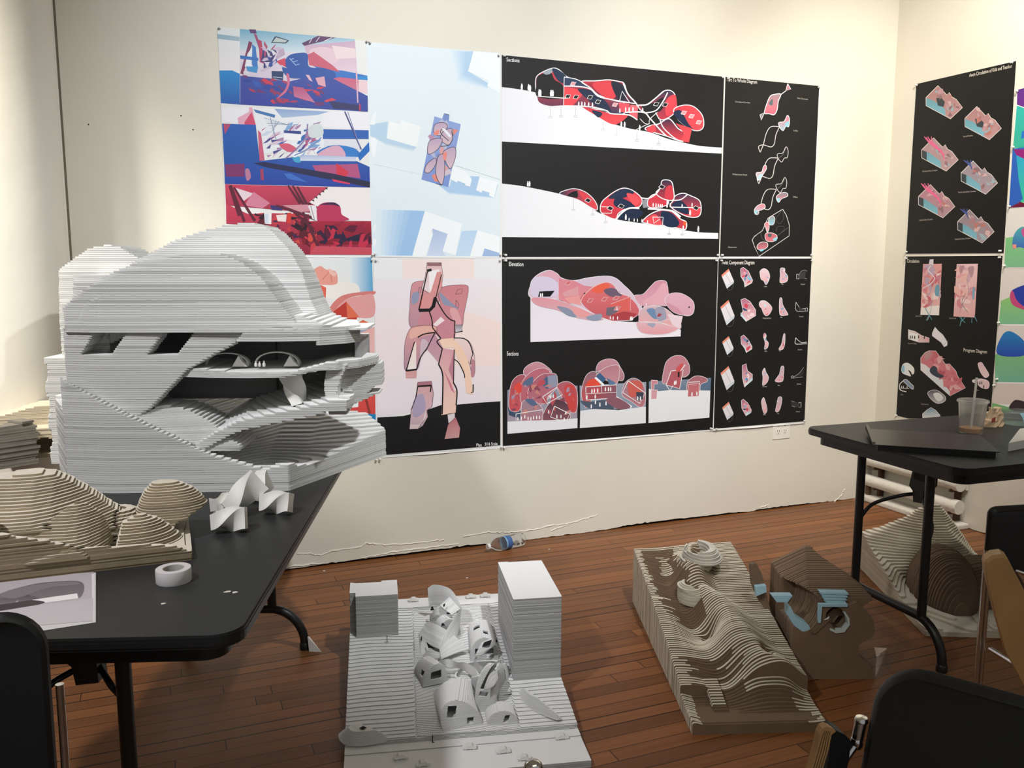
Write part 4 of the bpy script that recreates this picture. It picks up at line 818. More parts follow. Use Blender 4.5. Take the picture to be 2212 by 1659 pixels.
# ---- right wall: circulation axonometrics
p = Print('right', 1900, 110, .2713)
p.poly('#191817', '294,264 1090,80 990,1610 212,1616').text('Axon Circulation of Kids and Teacher', 716, 208, 28, '#d8d0c4', 1056, 132)
def axon(x, y, tint, path=None):
    P_ = lambda L_: [(x + a, y + b) for a, b in L_]
    p.shape(tint, '#dcd4d0', 5, P_([(0, 95), (95, 0), (165, 75), (185, 55), (205, 90), (240, 110), (290, 175), (195, 265), (0, 160)]), False)
    p.poly('#6a9cac>#7ab0c0', P_([(2, 100), (60, 120), (150, 185), (155, 240), (2, 158)])).poly('#3c4448', P_([(2, 98), (40, 112), (40, 180), (2, 158)]) if path else P_([(80, 100), (120, 95), (150, 130), (140, 170), (95, 160)]))
    p.shards(P_([(60, 60), (100, 10), (165, 85), (200, 80), (280, 175), (195, 250), (150, 180)]), 24, ['#b89098', '#a87880', '#c8a8a8', '#8a6a70', '#94a8b0', '#b4746c'], 26, int(x), 1.8)
    if path:
        for k in range(5): p.sline(path, 6, P_([(20 + 14 * k, -10 + 6 * k * (k % 2)), (60 + 8 * k, 40), (110 + 12 * k, 80 + 6 * k), (180, 130 + 12 * k)] if path.startswith('#e') else [(20 + 14 * k, -8 + 7 * (k % 2) * k), (60 + 4 * k, 30), (85, 50 + 5 * k)]))
axon(372, 276, '#a87c7c>#b48c8c'); axon(682, 442, '#a87c7c>#b48c8c'); axon(338, 692, '#a88c90>#b09094', '#e06a94'); axon(652, 876, '#948c94>#a08c94', '#4a5a98'); axon(312, 1064, '#b07c88>#a88890', '#e06a94'); axon(624, 1264, '#8c7c84>#9c8c94', '#4a5a98')
for t, x, y, w in (('Thermal Radiation', 666, 688, 78), ('Kids Second Floor Circulation', 343, 965, 120), ('Teachers Second Floor Circulation', 627, 1132, 143), ('Kids First Floor Circulation', 320, 1355, 105), ('Teachers First Floor Circulation', 600, 1506, 128)):
    p.text(t, x, y, 12, '#a8a098', x + w, y - 10)
p.build('poster', [(1979, 183), (2196, 131), (2168, 547), (1957, 549)], 'black poster headed Axon Circulation of Kids and Teacher on the right wall')
p = Print('right', 1900, 530, .2591)
p.poly('#181716', '220,92 1028,86 930,1380 560,1440 240,1442 140,1418').text('Circulation', 230, 143, 28, '#d8d0c4', 332, 145).text('Program Diagram', 700, 884, 28, '#d0c8bc', 898, 902)
p.poly('#d89a98>#e0b0ae', '365,155 522,153 498,583 342,578').poly('#e8e0dc', '352,515 500,500 498,583 342,578').poly('#d4cdd4', '420,118 452,115 450,170 405,200').shards('370,165 515,160 500,520 350,520', 34, ['#c86a74', '#e0aaa8', '#d0848a', '#ecd0cc', '#b8a0b4', '#c47e90'], 46, 81, 2).spoly('#6f9cb0', '470,340 500,330 498,420 465,410').sline('#e6dadc', 7, '430,170 410,210 460,270 430,320 360,360').sline('#b0b8bc', 4, '460,300 440,480 420,580 400,625')
p.poly('#e2bcbc>#dca8a8', '646,155 822,153 796,602 618,592').shards('650,165 815,160 790,590 625,590', 30, ['#dca0a4', '#d08890', '#e8c8c4', '#c8a4b0', '#e4b0a8'], 50, 83, 2).spoly('#b08c94', '738,190 790,180 770,270').spoly('#b48890', '668,180 710,172 680,240').spoly('#7ca4b8', '782,355 798,360 788,450 775,430').sline('#a08c94', 4, '730,280 745,400 700,480 670,560').sline('#6a8890', 4, '720,400 690,480 740,560')
for pts in ('385,525 440,622', '418,578 392,626', '668,595 715,645', '688,598 672,672', '772,605 770,645', '790,585 815,635', '715,600 680,640'):
    p.line('#5c98a4', 5, pts)
p.text('Second Level', 302, 594, 11, '#a09890', 354, 594).text('Ground Level', 583, 612, 11, '#a09890', 640, 612).text('Second Level Map', 237, 822, 11, '#a09890', 310, 824).text('Lobby', 175, 1248, 10, '#a09890', 200, 1248).text('Class/Classroom', 348, 1328, 11, '#a09890', 410, 1330).text('Office', 805, 1212, 10, '#a09890', 830, 1212)
p.shape('#e0d4d4|#d8a4ac', '#e4e0dc', 3, '242,702 300,718 350,750 416,772 416,808 330,808 242,780', False).poly('#e8e6e4', '244,720 330,745 320,800 244,778').poly('#e0dce0', '464,680 490,710 530,745 568,805 566,835 540,848 515,810 440,755 440,730').line('#a8a4a8', 3, '530,830 566,806').people('#2a2626', [(258, 778), (275, 778), (295, 780), (328, 775), (375, 780)], 28)
p.shape('#c87880>#d07c84', '#e0d4d0', 4, '345,940 380,895 415,878 470,880 550,990 585,988 640,1050 650,1085 718,1188 590,1255 345,1038', False).poly('#dcdce0>#d0d8dc', '345,980 390,1000 520,1110 590,1215 585,1250 345,1038').poly('#b89094', '375,900 420,880 440,900 400,960 380,950').shards('420,900 480,890 560,1000 640,1060 700,1180 600,1230 480,1040', 40, ['#d07c84', '#c46870', '#e09ca0', '#b85c68', '#dca8a8'], 40, 87, 1.8).spoly('#3e4450', '420,1040 450,1005 480,1020 490,1060 540,1090 500,1105 440,1075').poly('#e4dcdc', '345,985 390,1000 388,1070 345,1036')
p.shape('#dce4e8|#e8e4e0', '#e8e4e0', 3, '185,1030 200,990 240,982 285,1020 290,1060 275,1075 262,1050 240,1040 262,1088 240,1085 195,1065').spoly('#90c0d4', '187,1020 205,1000 210,1050 192,1055').shape('#8494ac', '#e8e4e0', 4, '200,1130 225,1118 260,1150 285,1175 278,1200 240,1170').sline('#e4e0dc', 7, '200,1130 170,1160 175,1205 225,1220').line('#e4e0dc', 4, '175,1190 250,1192').people('#e8e8e8', [(185, 1190), (200, 1190), (232, 1190)], 20)
p.shape('#5a5a60>#b8b4b8', '#dcd8d8', 4, '405,1240 420,1215 480,1208 550,1260 545,1300 490,1318 440,1290').spoly('#dcdcdc', '450,1240 500,1230 535,1275 490,1300').shape('#dcb8c0>#e0c4c8', '#e4d8d8', 3, '822,990 850,975 870,1000 912,1070 905,1095 880,1102 845,1060').shape('#d8ccd0|#e0b8bc', '#e4dcdc', 3, '780,1122 850,1112 905,1130 918,1165 900,1195 850,1185 815,1155 780,1140').people('#2a2222', [(820, 1160), (838, 1160), (855, 1158), (870, 1190)], 26).shape('#6a8ca4>#d8dcdc', '#e4e0dc', 4, '360,1405 400,1370 430,1352 470,1375 505,1415 508,1425 360,1438', False)
p.build('poster', [(1955, 554), (2167, 552), (2138, 892), (1936, 900)], 'black poster headed Circulation and Program Diagram, above the right table')
# right wall: column of bright colour sheets, cut by the frame
def sheet(tl, bl, label, fn, x_right=2300):
    q = Print('right', 0, 0, 1); fn(q)
    zt = on_x(*tl, WALL_X); zb = on_x(*bl, WALL_X); y1 = zt[1] - .43
    def px(y, z):
        v = np.array([WALL_X, y, z]) - EYE; t = v @ FWD
        return (W / 2 + FPX * (v @ RIG) / t, H / 2 - FPX * (v @ UPV) / t)
    q.build('colour_print', [tl, px(y1, zt[2]), px(y1, zb[2]), bl], label, 'print', group='colour prints on the right wall')
def f1(q): q.poly('#5a2f88>#6a2a80', '2198,194 2330,160 2330,262 2214,232 2197,226').poly('#2fb0a8>#38a890', '2197,228 2214,234 2330,262 2330,310 2189,320').poly('#2c6cc0', '2208,284 2230,275 2230,292 2206,300')
def f2(q): q.poly('#1e62b4>#3a58a8', '2188,322 2330,300 2330,440 2180,448').poly('#8a1c70', '2190,323 2260,320 2260,372 2205,352').poly('#2a9cc0>#38b890', '2196,335 2330,400 2330,430 2206,440').poly('#8ac890', '2200,438 2330,415 2330,440 2200,446').poly('#6a1438', '2180,449 2205,436 2230,446').poly('#2a5cb4', '2188,330 2210,430 2181,446')
def f3(q): q.poly('#d8d4d0', '2176,451 2330,440 2330,520 2170,512').poly('#7cc07c>#7cb48c', '2173,514 2212,508 2330,510 2330,577 2170,577').spoly('#4aa4a8>#3a50b8', '2188,536 2192,505 2214,490 2250,520 2240,545 2205,534').poly('#e09080', '2188,528 2196,528 2196,537 2188,536').spoly('#c0508c', '2208,495 2230,490 2230,515 2212,512')
def f4(q): q.poly('#d8d0cc', '2168,580 2330,577 2330,650 2160,655').poly('#8ac070>#7ab890', '2163,650 2185,640 2330,640 2330,701 2158,700').spoly('#2a3c9c', '2184,640 2190,625 2230,615 2240,655 2200,660').spoly('#c04878', '2182,640 2188,628 2198,650 2220,670 2190,660')
def f5(q): q.poly('#d4ccc8', '2157,703 2330,704 2330,780 2150,790').poly('#7cb47c>#74b098', '2150,765 2330,770 2330,828 2150,825').spoly('#2a7cb8>#2a48a8', '2155,765 2165,725 2185,716 2215,740 2212,768')
def f6(q): q.poly('#d4c8c0', '2148,828 2330,830 2330,880 2143,872').poly('#74b070', '2144,870 2200,885 2330,870 2330,950 2140,945').spoly('#3a2c34', '2182,885 2190,866 2205,865 2230,875 2230,890')
for fn, tl, bl, lb in ((f1, (2197, 194), (2189, 321), 'violet and teal colour print, topmost in the column at the right edge'), (f2, (2188, 323), (2180, 450), 'blue and magenta faceted colour print, second from top at the right edge'), (f3, (2176, 452), (2170, 578), 'colour print with a teal arch on green, third from top at the right edge'),
                       (f4, (2168, 580), (2158, 702), 'colour print with a navy blob on green, fourth from top at the right edge'), (f5, (2157, 704), (2148, 827), 'colour print with a blue hill shape on green, fifth from top at the right edge'), (f6, (2148, 829), (2138, 945), 'colour print with a dark arch on green, lowest at the right edge')):
    sheet(tl, bl, lb, fn)
# pins
for x, y, w_ in ((475, 61, 'the top left corner of the three-view poster'), (792, 90, 'the top right corner of the three-view poster'), (799, 93, 'the top left corner of the site plan poster'), (1076, 120, 'the top right corner of the site plan poster'), (1088, 121, 'the top left corner of the wide Sections poster'),
                 (1560, 168, 'the top right corner of the wide Sections poster'), (1571, 170, 'the top left corner of the Part To Whole poster'), (1767, 189, 'the top right corner of the Part To Whole poster'),
                 (804, 550, 'the bottom left corner of the site plan poster'), (809, 548, 'the bottom edge of the site plan, right of its corner pin'), (803, 561, 'the top right corner of the pink and blue collage'), (812, 562, 'the top left corner of the pink plan poster'),
                 (1080, 550, 'the bottom right corner of the site plan poster'), (1079, 562, 'the top right corner of the pink plan poster'), (1091, 551, 'the bottom left corner of the wide Sections poster'), (1091, 563, 'the top left corner of the Elevation poster'),
                 (1549, 551, 'the bottom right corner of the wide Sections poster'), (1546, 563, 'the top right corner of the Elevation poster'), (1558, 551, 'the bottom left corner of the Part To Whole poster'), (1556, 563, 'the top left corner of the Twist poster'), (1751, 551, 'the bottom right corner of the Part To Whole poster'), (1751, 563, 'the top right corner of the Twist poster'),
                 (812, 992, 'the bottom right corner of the collage, above the model'), (820, 991, 'the bottom left corner of the pink plan poster'), (1082, 965, 'the bottom right corner of the pink plan poster'), (1088, 966, 'the bottom left corner of the Elevation poster'), (1534, 925, 'the bottom right corner of the Elevation poster'), (1545, 926, 'the bottom left corner of the Twist poster'), (1735, 908, 'the bottom right corner of the Twist poster')):
    pin(x, y, w_)
for x, y, w_ in ((1982, 184, 'the top left corner of the Axon poster'), (2188, 135, 'the top right corner of the Axon poster'), (1960, 544, 'the bottom left corner of the Axon poster'), (2163, 542, 'the bottom right corner of the Axon poster'), (1960, 558, 'the top left corner of the Circulation poster'), (2162, 556, 'the top right corner of the Circulation poster'), (1938, 897, 'the bottom left corner of the Circulation poster'),
                 (2199, 197, 'the top left corner of the violet and teal print'), (2191, 318, 'the bottom left corner of the violet and teal print'), (2183, 446, 'the bottom left corner of the blue faceted print'), (2172, 574, 'the bottom left corner of the teal arch print'), (2160, 697, 'the bottom left corner of the navy blob print'), (2156, 819, 'the bottom left corner of the blue hill print'), (2150, 832, 'the top left corner of the dark arch print')):
    pin(x, y, w_, 'right')
# ------------------------------------------------------------------ layered board models
M_BOARD = mat('white_board_layers', rough=.75, spec=.2, attr='Col')
M_MDF = mat('brown_board_layers', rough=.8, spec=.15, attr='Col', noise=.1, nscale=14)
M_WHITE = mat('white_printed_plastic', (.74, .73, .69), rough=.5, spec=.3)
TBL = .74
def big_model():
    O = (.296, 2.36); f0 = frame(O, (.945, -.327), (.327, .945))
    fr = lambda a, b, c: f0(a, b, c + TBL)
    root = empty('layered_building_model', fr(-.2, .25, 0), 'large white layered building model with parallelogram windows on the left table', 'architectural model')
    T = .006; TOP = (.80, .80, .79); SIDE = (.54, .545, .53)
    foot = [(-.71, .22), (-.597, .02), (-.47, -.004), (0, 0), (.222, .435), (.14, .60), (-.72, .60)]
    uo = lambda c: prof([.19, .202, .227, .27, .332, .375, .40, .44], [-.43, -.409, -.367, -.326, -.262, -.188, -.138, -.10], c)
    rampu = [-.62, -.583, -.403, -.2, -.06, -.045, .0, .23]; rampc = [.325, .303, .202, .099, .058, .066, .074, .056]
    def ramp(u): return np.interp(u, rampu, rampc)
    def ground(U, V):
        # bowl-shaped ground inside the building, rising to the back and to the left
        e = np.interp(U + .0 * V, [-.45, -.25, -.1, 0.0, .22], [.21, .10, .062, .072, .058])
        s = np.clip(V - .03, 0, 1)
        return np.where(V < .022, ramp(U), e - .05 * np.exp(-((U + .12) / .16) ** 2 - ((V - .14) / .10) ** 2) * (s > 0) + .16 * np.clip(V - .2, 0, 1) ** 1.2 + .10 * np.clip(.02 - U, 0, .2) * np.clip(V / .1, 0, 1))
    def base(U, V, c): return np.minimum(inpoly(foot, U, V), (ground(U, V) - c) * .9)
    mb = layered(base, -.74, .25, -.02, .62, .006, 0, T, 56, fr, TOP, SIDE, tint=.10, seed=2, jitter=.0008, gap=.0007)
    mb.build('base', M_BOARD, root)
    # front shell with windows, open to the right along a slanted cut
    def para(U, c, u0, u1, c0, c1, sl):
        k = (c - c0) / (c1 - c0); return min(c - c0, c1 - c) if False else np.minimum(np.minimum(U - (u0 + sl * k), (u1 + sl * k) - U), np.minimum(c - c0, c1 - c) + 0 * U)
    def shell(U, V, c):
        vf = .022 + .02 * sstep(-.47, -.6, U)
        out = np.minimum(np.minimum(V - vf, U + .592 + .0 * V), .60 - V)
        left = np.minimum(out, uo(c) - U)
        wallf = np.minimum(left, .075 - V)
        side = np.minimum(left, np.minimum(-.50 - U, .5 - V))
        s = np.maximum(wallf, side)
        s = np.minimum(s, (c - ramp(U) + .012))
        if c > .437: s = np.maximum(s, np.minimum(out, np.minimum(.02 - U, .4 - V)))
        for u0, u1, sl in ((-.547, -.463, .046), (-.369, -.29, .05)):
            w = para(U, c, u0, u1, .371, .434, sl)
            s = np.minimum(s, -np.minimum(w, .11 - V))
        return s
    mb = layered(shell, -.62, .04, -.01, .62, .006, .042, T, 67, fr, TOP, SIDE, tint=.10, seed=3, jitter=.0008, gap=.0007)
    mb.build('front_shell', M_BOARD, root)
    mb = layered(lambda U, V, c: np.minimum(np.minimum(U + .46, -.09 - U), np.minimum(V - .30, .34 - V)), -.48, -.05, .28, .36, .006, .21, T, 37, fr, TOP, (.22, .22, .22), seed=8)  # interior shade put into the darker edge colour
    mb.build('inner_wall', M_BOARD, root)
    # inner partition that shows through the left window, cut to a slope
    mb = layered(lambda U, V, c: np.minimum(np.minimum(V - .115, .14 - V), np.minimum(np.minimum(U + .575, -.43 - U), (.385 + .45 * (-.46 - U) - c if False else (c - .378 - .42 * (U + .54))) * .8)), -.60, -.40, .09, .16, .006, .342, T, 16, fr, TOP, SIDE, seed=9)
    mb.build('inner_partition', M_BOARD, root)
    # roof: slab, front vault, tall back vault and left vault
    roofp = [(-.582, .036), (-.47, .014), (-.12, .006), (-.02, .0), (.09, .018), (.155, .07), (.186, .135), (.15, .36), (-.1, .50), (-.582, .5)]
    h1u = [-.62, -.606, -.54, -.463, -.374, -.285, -.235, -.185, -.123, -.062, -.025, .024, .061, .12]; h1c = [.47, .484, .541, .588, .625, .642, .645, .641, .619, .575, .524, .459, .441, .436]
    h2u = [-.52, -.469, -.356, -.28, -.218, -.17, -.135, -.105, -.081, -.028, .012, .037, .06, .077, .085]; h2c = [.58, .62, .682, .708, .723, .731, .731, .724, .71, .655, .586, .508, .46, .424, .40]
    def roof(U, V, c):
        slab = np.minimum(inpoly(roofp, U, V), .441 - c)
        if c < .41: slab = np.minimum(slab, U - .08 + 0 * V)          # thicker lip at the right end
        if c < .436: slab = np.minimum(slab, np.minimum(U - (uo(c) + .0), 1))
        h1 = np.interp(U, h1u, h1c)
        k = np.clip(c - .44, 0, 1)
        vf1 = .014 + .02 * sstep(-.47, -.6, U) + .22 * k + 1.7 * np.clip(k - .07, 0, 1) ** 2 + .30 * np.clip(U + .06, 0, .3) * np.clip(1 - k / .1, 0, 1)
        d1 = np.minimum(np.minimum(V - vf1, .30 - V), np.minimum(np.minimum((h1 - c) * .8, U + .584 + .14 * k), c - .436 + .004))
        skirt = np.minimum(inpoly(roofp, U, V), .150 - (c - .436) * 3.1 - U + .1 * 0)
        skirt = np.minimum(skirt, np.minimum(.475 - c, c - .43))
        skirt = np.minimum(skirt, V - .012 - (c - .44) * 1.9)
        h2 = np.interp(U, h2u, h2c)
        d2 = np.minimum(np.minimum(V - (.20 + .22 * k), .46 - V), np.minimum((h2 - c) * .75, c - .436))
        d2 = np.minimum(d2, .3 - np.abs(V - .33) * 1.2 * 1.0 + .0 - (c > 2))
        # hollow under the right flank of the tall vault, seen as a smooth grey cheek
        return np.maximum(np.maximum(slab, d1), np.maximum(skirt, d2))
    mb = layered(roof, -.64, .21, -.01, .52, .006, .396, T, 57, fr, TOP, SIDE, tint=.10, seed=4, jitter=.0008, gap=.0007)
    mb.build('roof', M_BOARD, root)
    h3u = [-.80, -.765, -.753, -.672, -.64, -.601, -.566, -.505, -.44, -.38]; h3c = [.56, .585, .597, .656, .668, .670, .663, .625, .56, .45]
    def back(U, V, c):
        h = np.interp(U, h3u, h3c)
        t = np.minimum(np.minimum(V - .38 - .1 * np.clip(c - .45, 0, 1), .58 - V), np.minimum(np.minimum(h - c, U + .757), -.38 - U))
        if c < .33: t = np.maximum(t, np.minimum(np.minimum(V - .36, .58 - V), np.minimum(U + .80 + .05 * np.sin(c * 60) * .1, -.40 - U)))
        if c < .12: t = np.maximum(t, np.minimum(np.minimum(V - .22, .58 - V), np.minimum(U + .70 + (V - .2) * .45, -.40 - U)))
        return t
    mb = layered(back, -.84, -.36, .2, .6, .008, 0, T, 113, fr, TOP, SIDE, tint=.10, seed=5, jitter=.0008, gap=.0007)
    mb.build('back_wing', M_BOARD, root)
    # upper floor: thin curved plate
    def uf(U, V, c):
        lo = .309 + .018 * sstep(-.05, .13, U) ; hi = .325 + .024 * sstep(.0, .14, U) + .012 * sstep(-.1, -.3, U)
        e = np.interp(U, [-.36, -.29, -.2, -.10, .0, .08, .125, .17, .225], [.10, .04, .012, .0, .008, .028, .04, .05, .20])
        s = np.minimum(V - e, np.minimum(.34 - V, U + .36))
        s = np.minimum(s, np.interp(V, [0, .05, .1, .16, .25, .34], [.10, .14, .195, .225, .225, .12]) - U)
        return np.minimum(s, np.minimum(c - lo, hi - c))
    mb = layered(uf, -.38, .25, -.02, .36, .006, .306, .004, 13, fr, TOP, SIDE, tint=.10, seed=6, jitter=.0006, gap=.0004)
    mb.build('upper_floor', M_BOARD, root)
    def back_room(U, V, c):
        a = np.minimum(np.minimum(V - .33, .36 - V), np.minimum(U + .12, .185 - U))
        b = np.minimum(np.minimum(V - .14, .36 - V), np.minimum(U - .168, .186 - U))
        return np.maximum(a, b) if c > .335 else a
    mb = layered(back_room, -.15, .21, .1, .38, .006, .21, T, 32, fr, TOP, (.30, .30, .30), tint=.05, seed=7)  # edge colour darkened to stand for the dim room inside
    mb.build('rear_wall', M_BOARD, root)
    # lower floor: ramping slab with a lobed left end
    eu = [-.43, -.40, -.264, -.20, -.135, -.06, .017, .075, .118, .16]; ec = [.20, .195, .121, .158, .191, .208, .222, .234, .244, .246]
    def lf(U, V, c):
        e = np.interp(U, eu, ec)
        top = e + .11 * np.clip(V - .02, 0, .3) + .02 * np.sin(V * 14) * 0
        th = .028 + .0 * U
        s = np.minimum(np.minimum(V - .012 - .08 * np.clip(U - .06, 0, 1), .36 - V), np.minimum(U + .27, .15 + .02 * np.sin(V * 20) - U))
        slab = np.minimum(s, np.minimum(top - c, c - (e + .05 * np.clip(V, 0, .3) - th)) * .8)
        # lobe that curls up from the ramp at the left
        lobe_top = np.interp(U, [-.43, -.40, -.34, -.28, -.22, -.17, -.13], [.200, .222, .228, .216, .185, .150, .12])
        lobe_bot = np.interp(U, [-.43, -.30, -.22, -.13], [.19, .13, .105, .11])
        curl = .020 + .10 * np.clip((lobe_top - c) / .09, 0, 1) ** 1.5 * 0 + .05 * np.clip((c - lobe_bot) / .1, 0, 1) ** 2
        lobe = np.minimum(np.minimum(V - curl, .2 - V), np.minimum((lobe_top - c) * .7, (c - lobe_bot) * .7))
        lobe = np.minimum(lobe, np.minimum(U + .43, -.13 - U))
        return np.maximum(slab, lobe)
    mb = layered(lf, -.44, .20, -.01, .38, .006, .09, T, 34, fr, TOP, SIDE, tint=.10, seed=10, jitter=.0006, gap=.0007)
    mb.build('lower_floor', M_BOARD, root)
    # twisted pillar and pointed fin at the right end
    def pil(U, V, c):
        t = (c - .2) / .13
        uc = .120 + .012 * math.sin(t * 3.0) * -1 + .01 * abs(t - .5)
        w = .030 + .03 * abs(t - .45) ** 1.2
        col = np.minimum(np.minimum(U - (uc - w * .5), uc + w * .7 - U), np.minimum(V - .055, .17 - V))
        fin_lo = .205 + .33 * np.clip(U - .13, 0, 1); fin_hi = .345 - .55 * np.clip(U - .195, 0, 1)
        fin = np.minimum(np.minimum(U - .13, .235 - U), np.minimum(V - (.11 + 1.0 * (U - .13)), .30 - V))
        fin = np.minimum(fin, np.minimum(c - fin_lo, fin_hi - c) * .7)
        if .238 < c < .262: fin = np.minimum(fin, .205 + (c - .25) * 1.2 - U)
        return np.maximum(col, fin)
    mb = layered(pil, .07, .25, .03, .32, .005, .20, .005, 28, fr, TOP, SIDE, tint=.08, seed=11, jitter=.0006, gap=.0005)
    mb.build('twisted_pillar', M_BOARD, root)
    # thin printed arches standing on the upper floor
    for u0, u1, vv, hh in ((-.235, -.125, .10, .034), (-.10, .015, .10, .036)):
        mb = MB(); P = []; n = 22
        for i in range(n + 1):
            t = i / n; a = PI * t; P.append((u0 + (u1 - u0) * (.5 - .5 * math.cos(a)), hh * math.sin(a) ** .8))
        vs = []; fs = []
        for i, (a, c) in enumerate(P):
            wdt = .010 + .020 * (i / n) ** 3
            for dv, dr in ((0, 0), (wdt, 0), (wdt, .004), (0, .004)):
                m = ((u0 + u1) / 2, 0); k = 1 + dr / .05
                vs.append(fr(m[0] + (a - m[0]) * k, vv + dv, .332 + c * k))
        for i in range(n):
            for j in range(4): fs.append((4 * i + j, 4 * i + (j + 1) % 4, 4 * i + 4 + (j + 1) % 4, 4 * i + 4 + j))
        mb.add(vs, fs)
        mb.prism([(u1 - .036, .332), (u1 + .006, .332), (u1 - .008, .346), (u1 - .018, .362)], vv - .02, vv + .006, lambda a, b, c: fr(a, c, b))
        o = mb.build('arch', M_WHITE, root)
    # small figures by the arches
    mb = MB()
    for u, s_ in ((-.092, 1), (-.082, .85), (-.070, 1)):
        mb.lathe([(.0, 0), (.004 * s_, .001), (.0045 * s_, .008), (.002 * s_, .012), (.003 * s_, .015), (0, .018 * s_)], fr(u, .065, .333), 8)
    mb.build('scale_figures', M_WHITE, root)
    return fr
BIG = big_model()
# ------------------------------------------------------------------ models standing on the floor
def site_model():
    f0 = frame((1.017, 1.946), (.974, -.225), (.225, .974)); fr = lambda a, b, c: f0(a, b, c)
    root = empty('site_model', fr(-.33, .45, 0), 'white terraced site model with a tall block, on the floor right of the left table', 'architectural model')
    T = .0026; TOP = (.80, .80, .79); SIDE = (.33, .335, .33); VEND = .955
    tv = [-.02, .125, .127, .162, .1625, .20, .86, .885, 1.0]; tc = [.0215, .0215, .0245, .0245, .034, .040, .125, .131, .131]
    def wob(U, V): return .012 * np.sin(U * 9 + V * 5) + .006 * np.sin(U * 21 - 1)
    def inplot(U, V): return np.minimum(np.minimum(U + .455 - .03 * (V - .5), -.168 - U), np.minimum(V - .165, .868 - V))
    def terr(U, V, c):
        w = wob(U, V) * sstep(.17, .25, V)
        h = np.interp(V + w, tv, tc)
        h = h - .0035 * (inplot(U, V) > 0)
        s = np.minimum(np.minimum(U + .662, -U), np.minimum(V, VEND - V))
        return np.minimum(s, (h - c) * 3)
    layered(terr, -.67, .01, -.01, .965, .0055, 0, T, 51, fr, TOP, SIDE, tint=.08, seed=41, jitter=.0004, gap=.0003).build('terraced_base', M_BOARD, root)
    # plot with finer contours
    def plot(U, V, c):
        w = .03 * np.sin(U * 16 + 1.2) * np.sin(V * 11) + .02 * np.sin(V * 18 + U * 9)
        h = np.interp(V + w * .8, tv, tc) - .0008 + .006 * np.exp(-((U + .2) / .04) ** 2 - ((V - .72) / .12) ** 2)
        return np.minimum(inplot(U, V) - .002, (h - c) * 3)
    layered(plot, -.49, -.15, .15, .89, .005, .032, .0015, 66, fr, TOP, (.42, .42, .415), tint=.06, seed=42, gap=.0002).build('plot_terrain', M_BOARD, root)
    def blk(poly, c0, n, seed, name):
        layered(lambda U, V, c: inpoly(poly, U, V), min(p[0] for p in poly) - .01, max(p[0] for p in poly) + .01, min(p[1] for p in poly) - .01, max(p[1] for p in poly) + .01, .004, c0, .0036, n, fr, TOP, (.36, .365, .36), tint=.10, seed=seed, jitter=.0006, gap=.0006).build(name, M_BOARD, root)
    blk([(-.152, .392), (.0, .392), (.0, .728), (-.118, .728), (-.118, .733), (-.152, .733)], .058, 76, 43, 'tall_block')
    blk([(-.640, .70), (-.498, .70), (-.498, .838), (-.552, .838), (-.552, .825), (-.640, .825), (-.660, .835), (-.660, .735), (-.640, .735)], .098, 42, 44, 'low_block')
    # the curving building: hollow vaults cut open, each of thin layers
    def vault(name, u, v, c0, ru, rv, h, rot=0, lean=(0, 0), cut=None, holes=(), thick=.005, n2=2.2, flat=None, seed=0, tw=0.0, barrel=False):
        cr, sr = math.cos(rot), math.sin(rot)
        def outer(U, V, c, k=0.0):
            t = min(max((c - c0) / h, 0), 1.2)
            a0 = rot + tw * t; ca, sa = math.cos(a0), math.sin(a0)
            x = (U - u - lean[0] * t); y = (V - v - lean[1] * t)
            X = x * ca + y * sa; Y = -x * sa + y * ca
            if barrel:
                top_ = max(0.0, 1 - min(t + k / h, 1) ** 2.6) ** .5 if t + k / h < 1 else -1
                return np.minimum((ru - k) * top_ - np.abs(X), (rv - k) * (1 - .25 * t) - np.abs(Y)), X, Y
            r = (np.abs(X / (ru - k)) ** n2 + np.abs(Y / (rv - k)) ** n2) ** (1 / n2)
            prof_ = math.sqrt(max(0.0, 1 - min(t + (k / h), 1) ** 2.4)) if t + k / h < 1 else 0
            return (prof_ - r) * min(ru, rv), X, Y
        def fld(U, V, c):
            o, X, Y = outer(U, V, c)
            i, _, _ = outer(U, V, c, thick)
            s = np.minimum(o, -i)
            if cut: s = np.minimum(s, cut(X, Y, c - c0))
            for (hx, hy, hc, sx, sy, sc_) in holes:
                sk = (c - c0 - hc) * .5
                b = np.minimum(np.minimum(sx - np.abs(X - hx - sk * (sx < .015)), sy - np.abs(Y - hy)), sc_ - abs(c - c0 - hc))
                s = np.minimum(s, -b)
            return s
        R_ = max(ru, rv) + max(abs(lean[0]), abs(lean[1])) + .006
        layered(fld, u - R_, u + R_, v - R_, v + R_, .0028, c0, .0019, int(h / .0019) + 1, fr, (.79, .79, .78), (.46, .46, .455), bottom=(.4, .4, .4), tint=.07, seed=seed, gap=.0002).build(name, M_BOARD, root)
    vault('gabled_room', -.335, .690, .10, .040, .030, .062, .3, (.0, .0), barrel=True, seed=52)
    vault('left_pod', -.405, .445, .066, .040, .044, .056, .25, (.0, .012), barrel=True, holes=((.0, -.045, .026, .018, .03, .010), (-.036, -.01, .028, .02, .010, .008)), seed=54, tw=.3)
    vault('rear_vault', -.222, .610, .080, .046, .100, .064, -.05, (.0, .01), barrel=True, holes=((.0, -.10, .02, .030, .03, .014), (.005, -.03, .052, .010, .012, .02), (-.018, .02, .055, .008, .012, .02)), seed=55)
    vault('bowl', -.255, .415, .060, .078, .055, .085, -.45, (.0, .0), cut=lambda X, Y, c: np.maximum(.044 + .25 * X + .10 * Y - c, -.5 + 0 * X), holes=((-.03, -.05, .03, .02, .03, .010),), seed=56, n2=3.4)
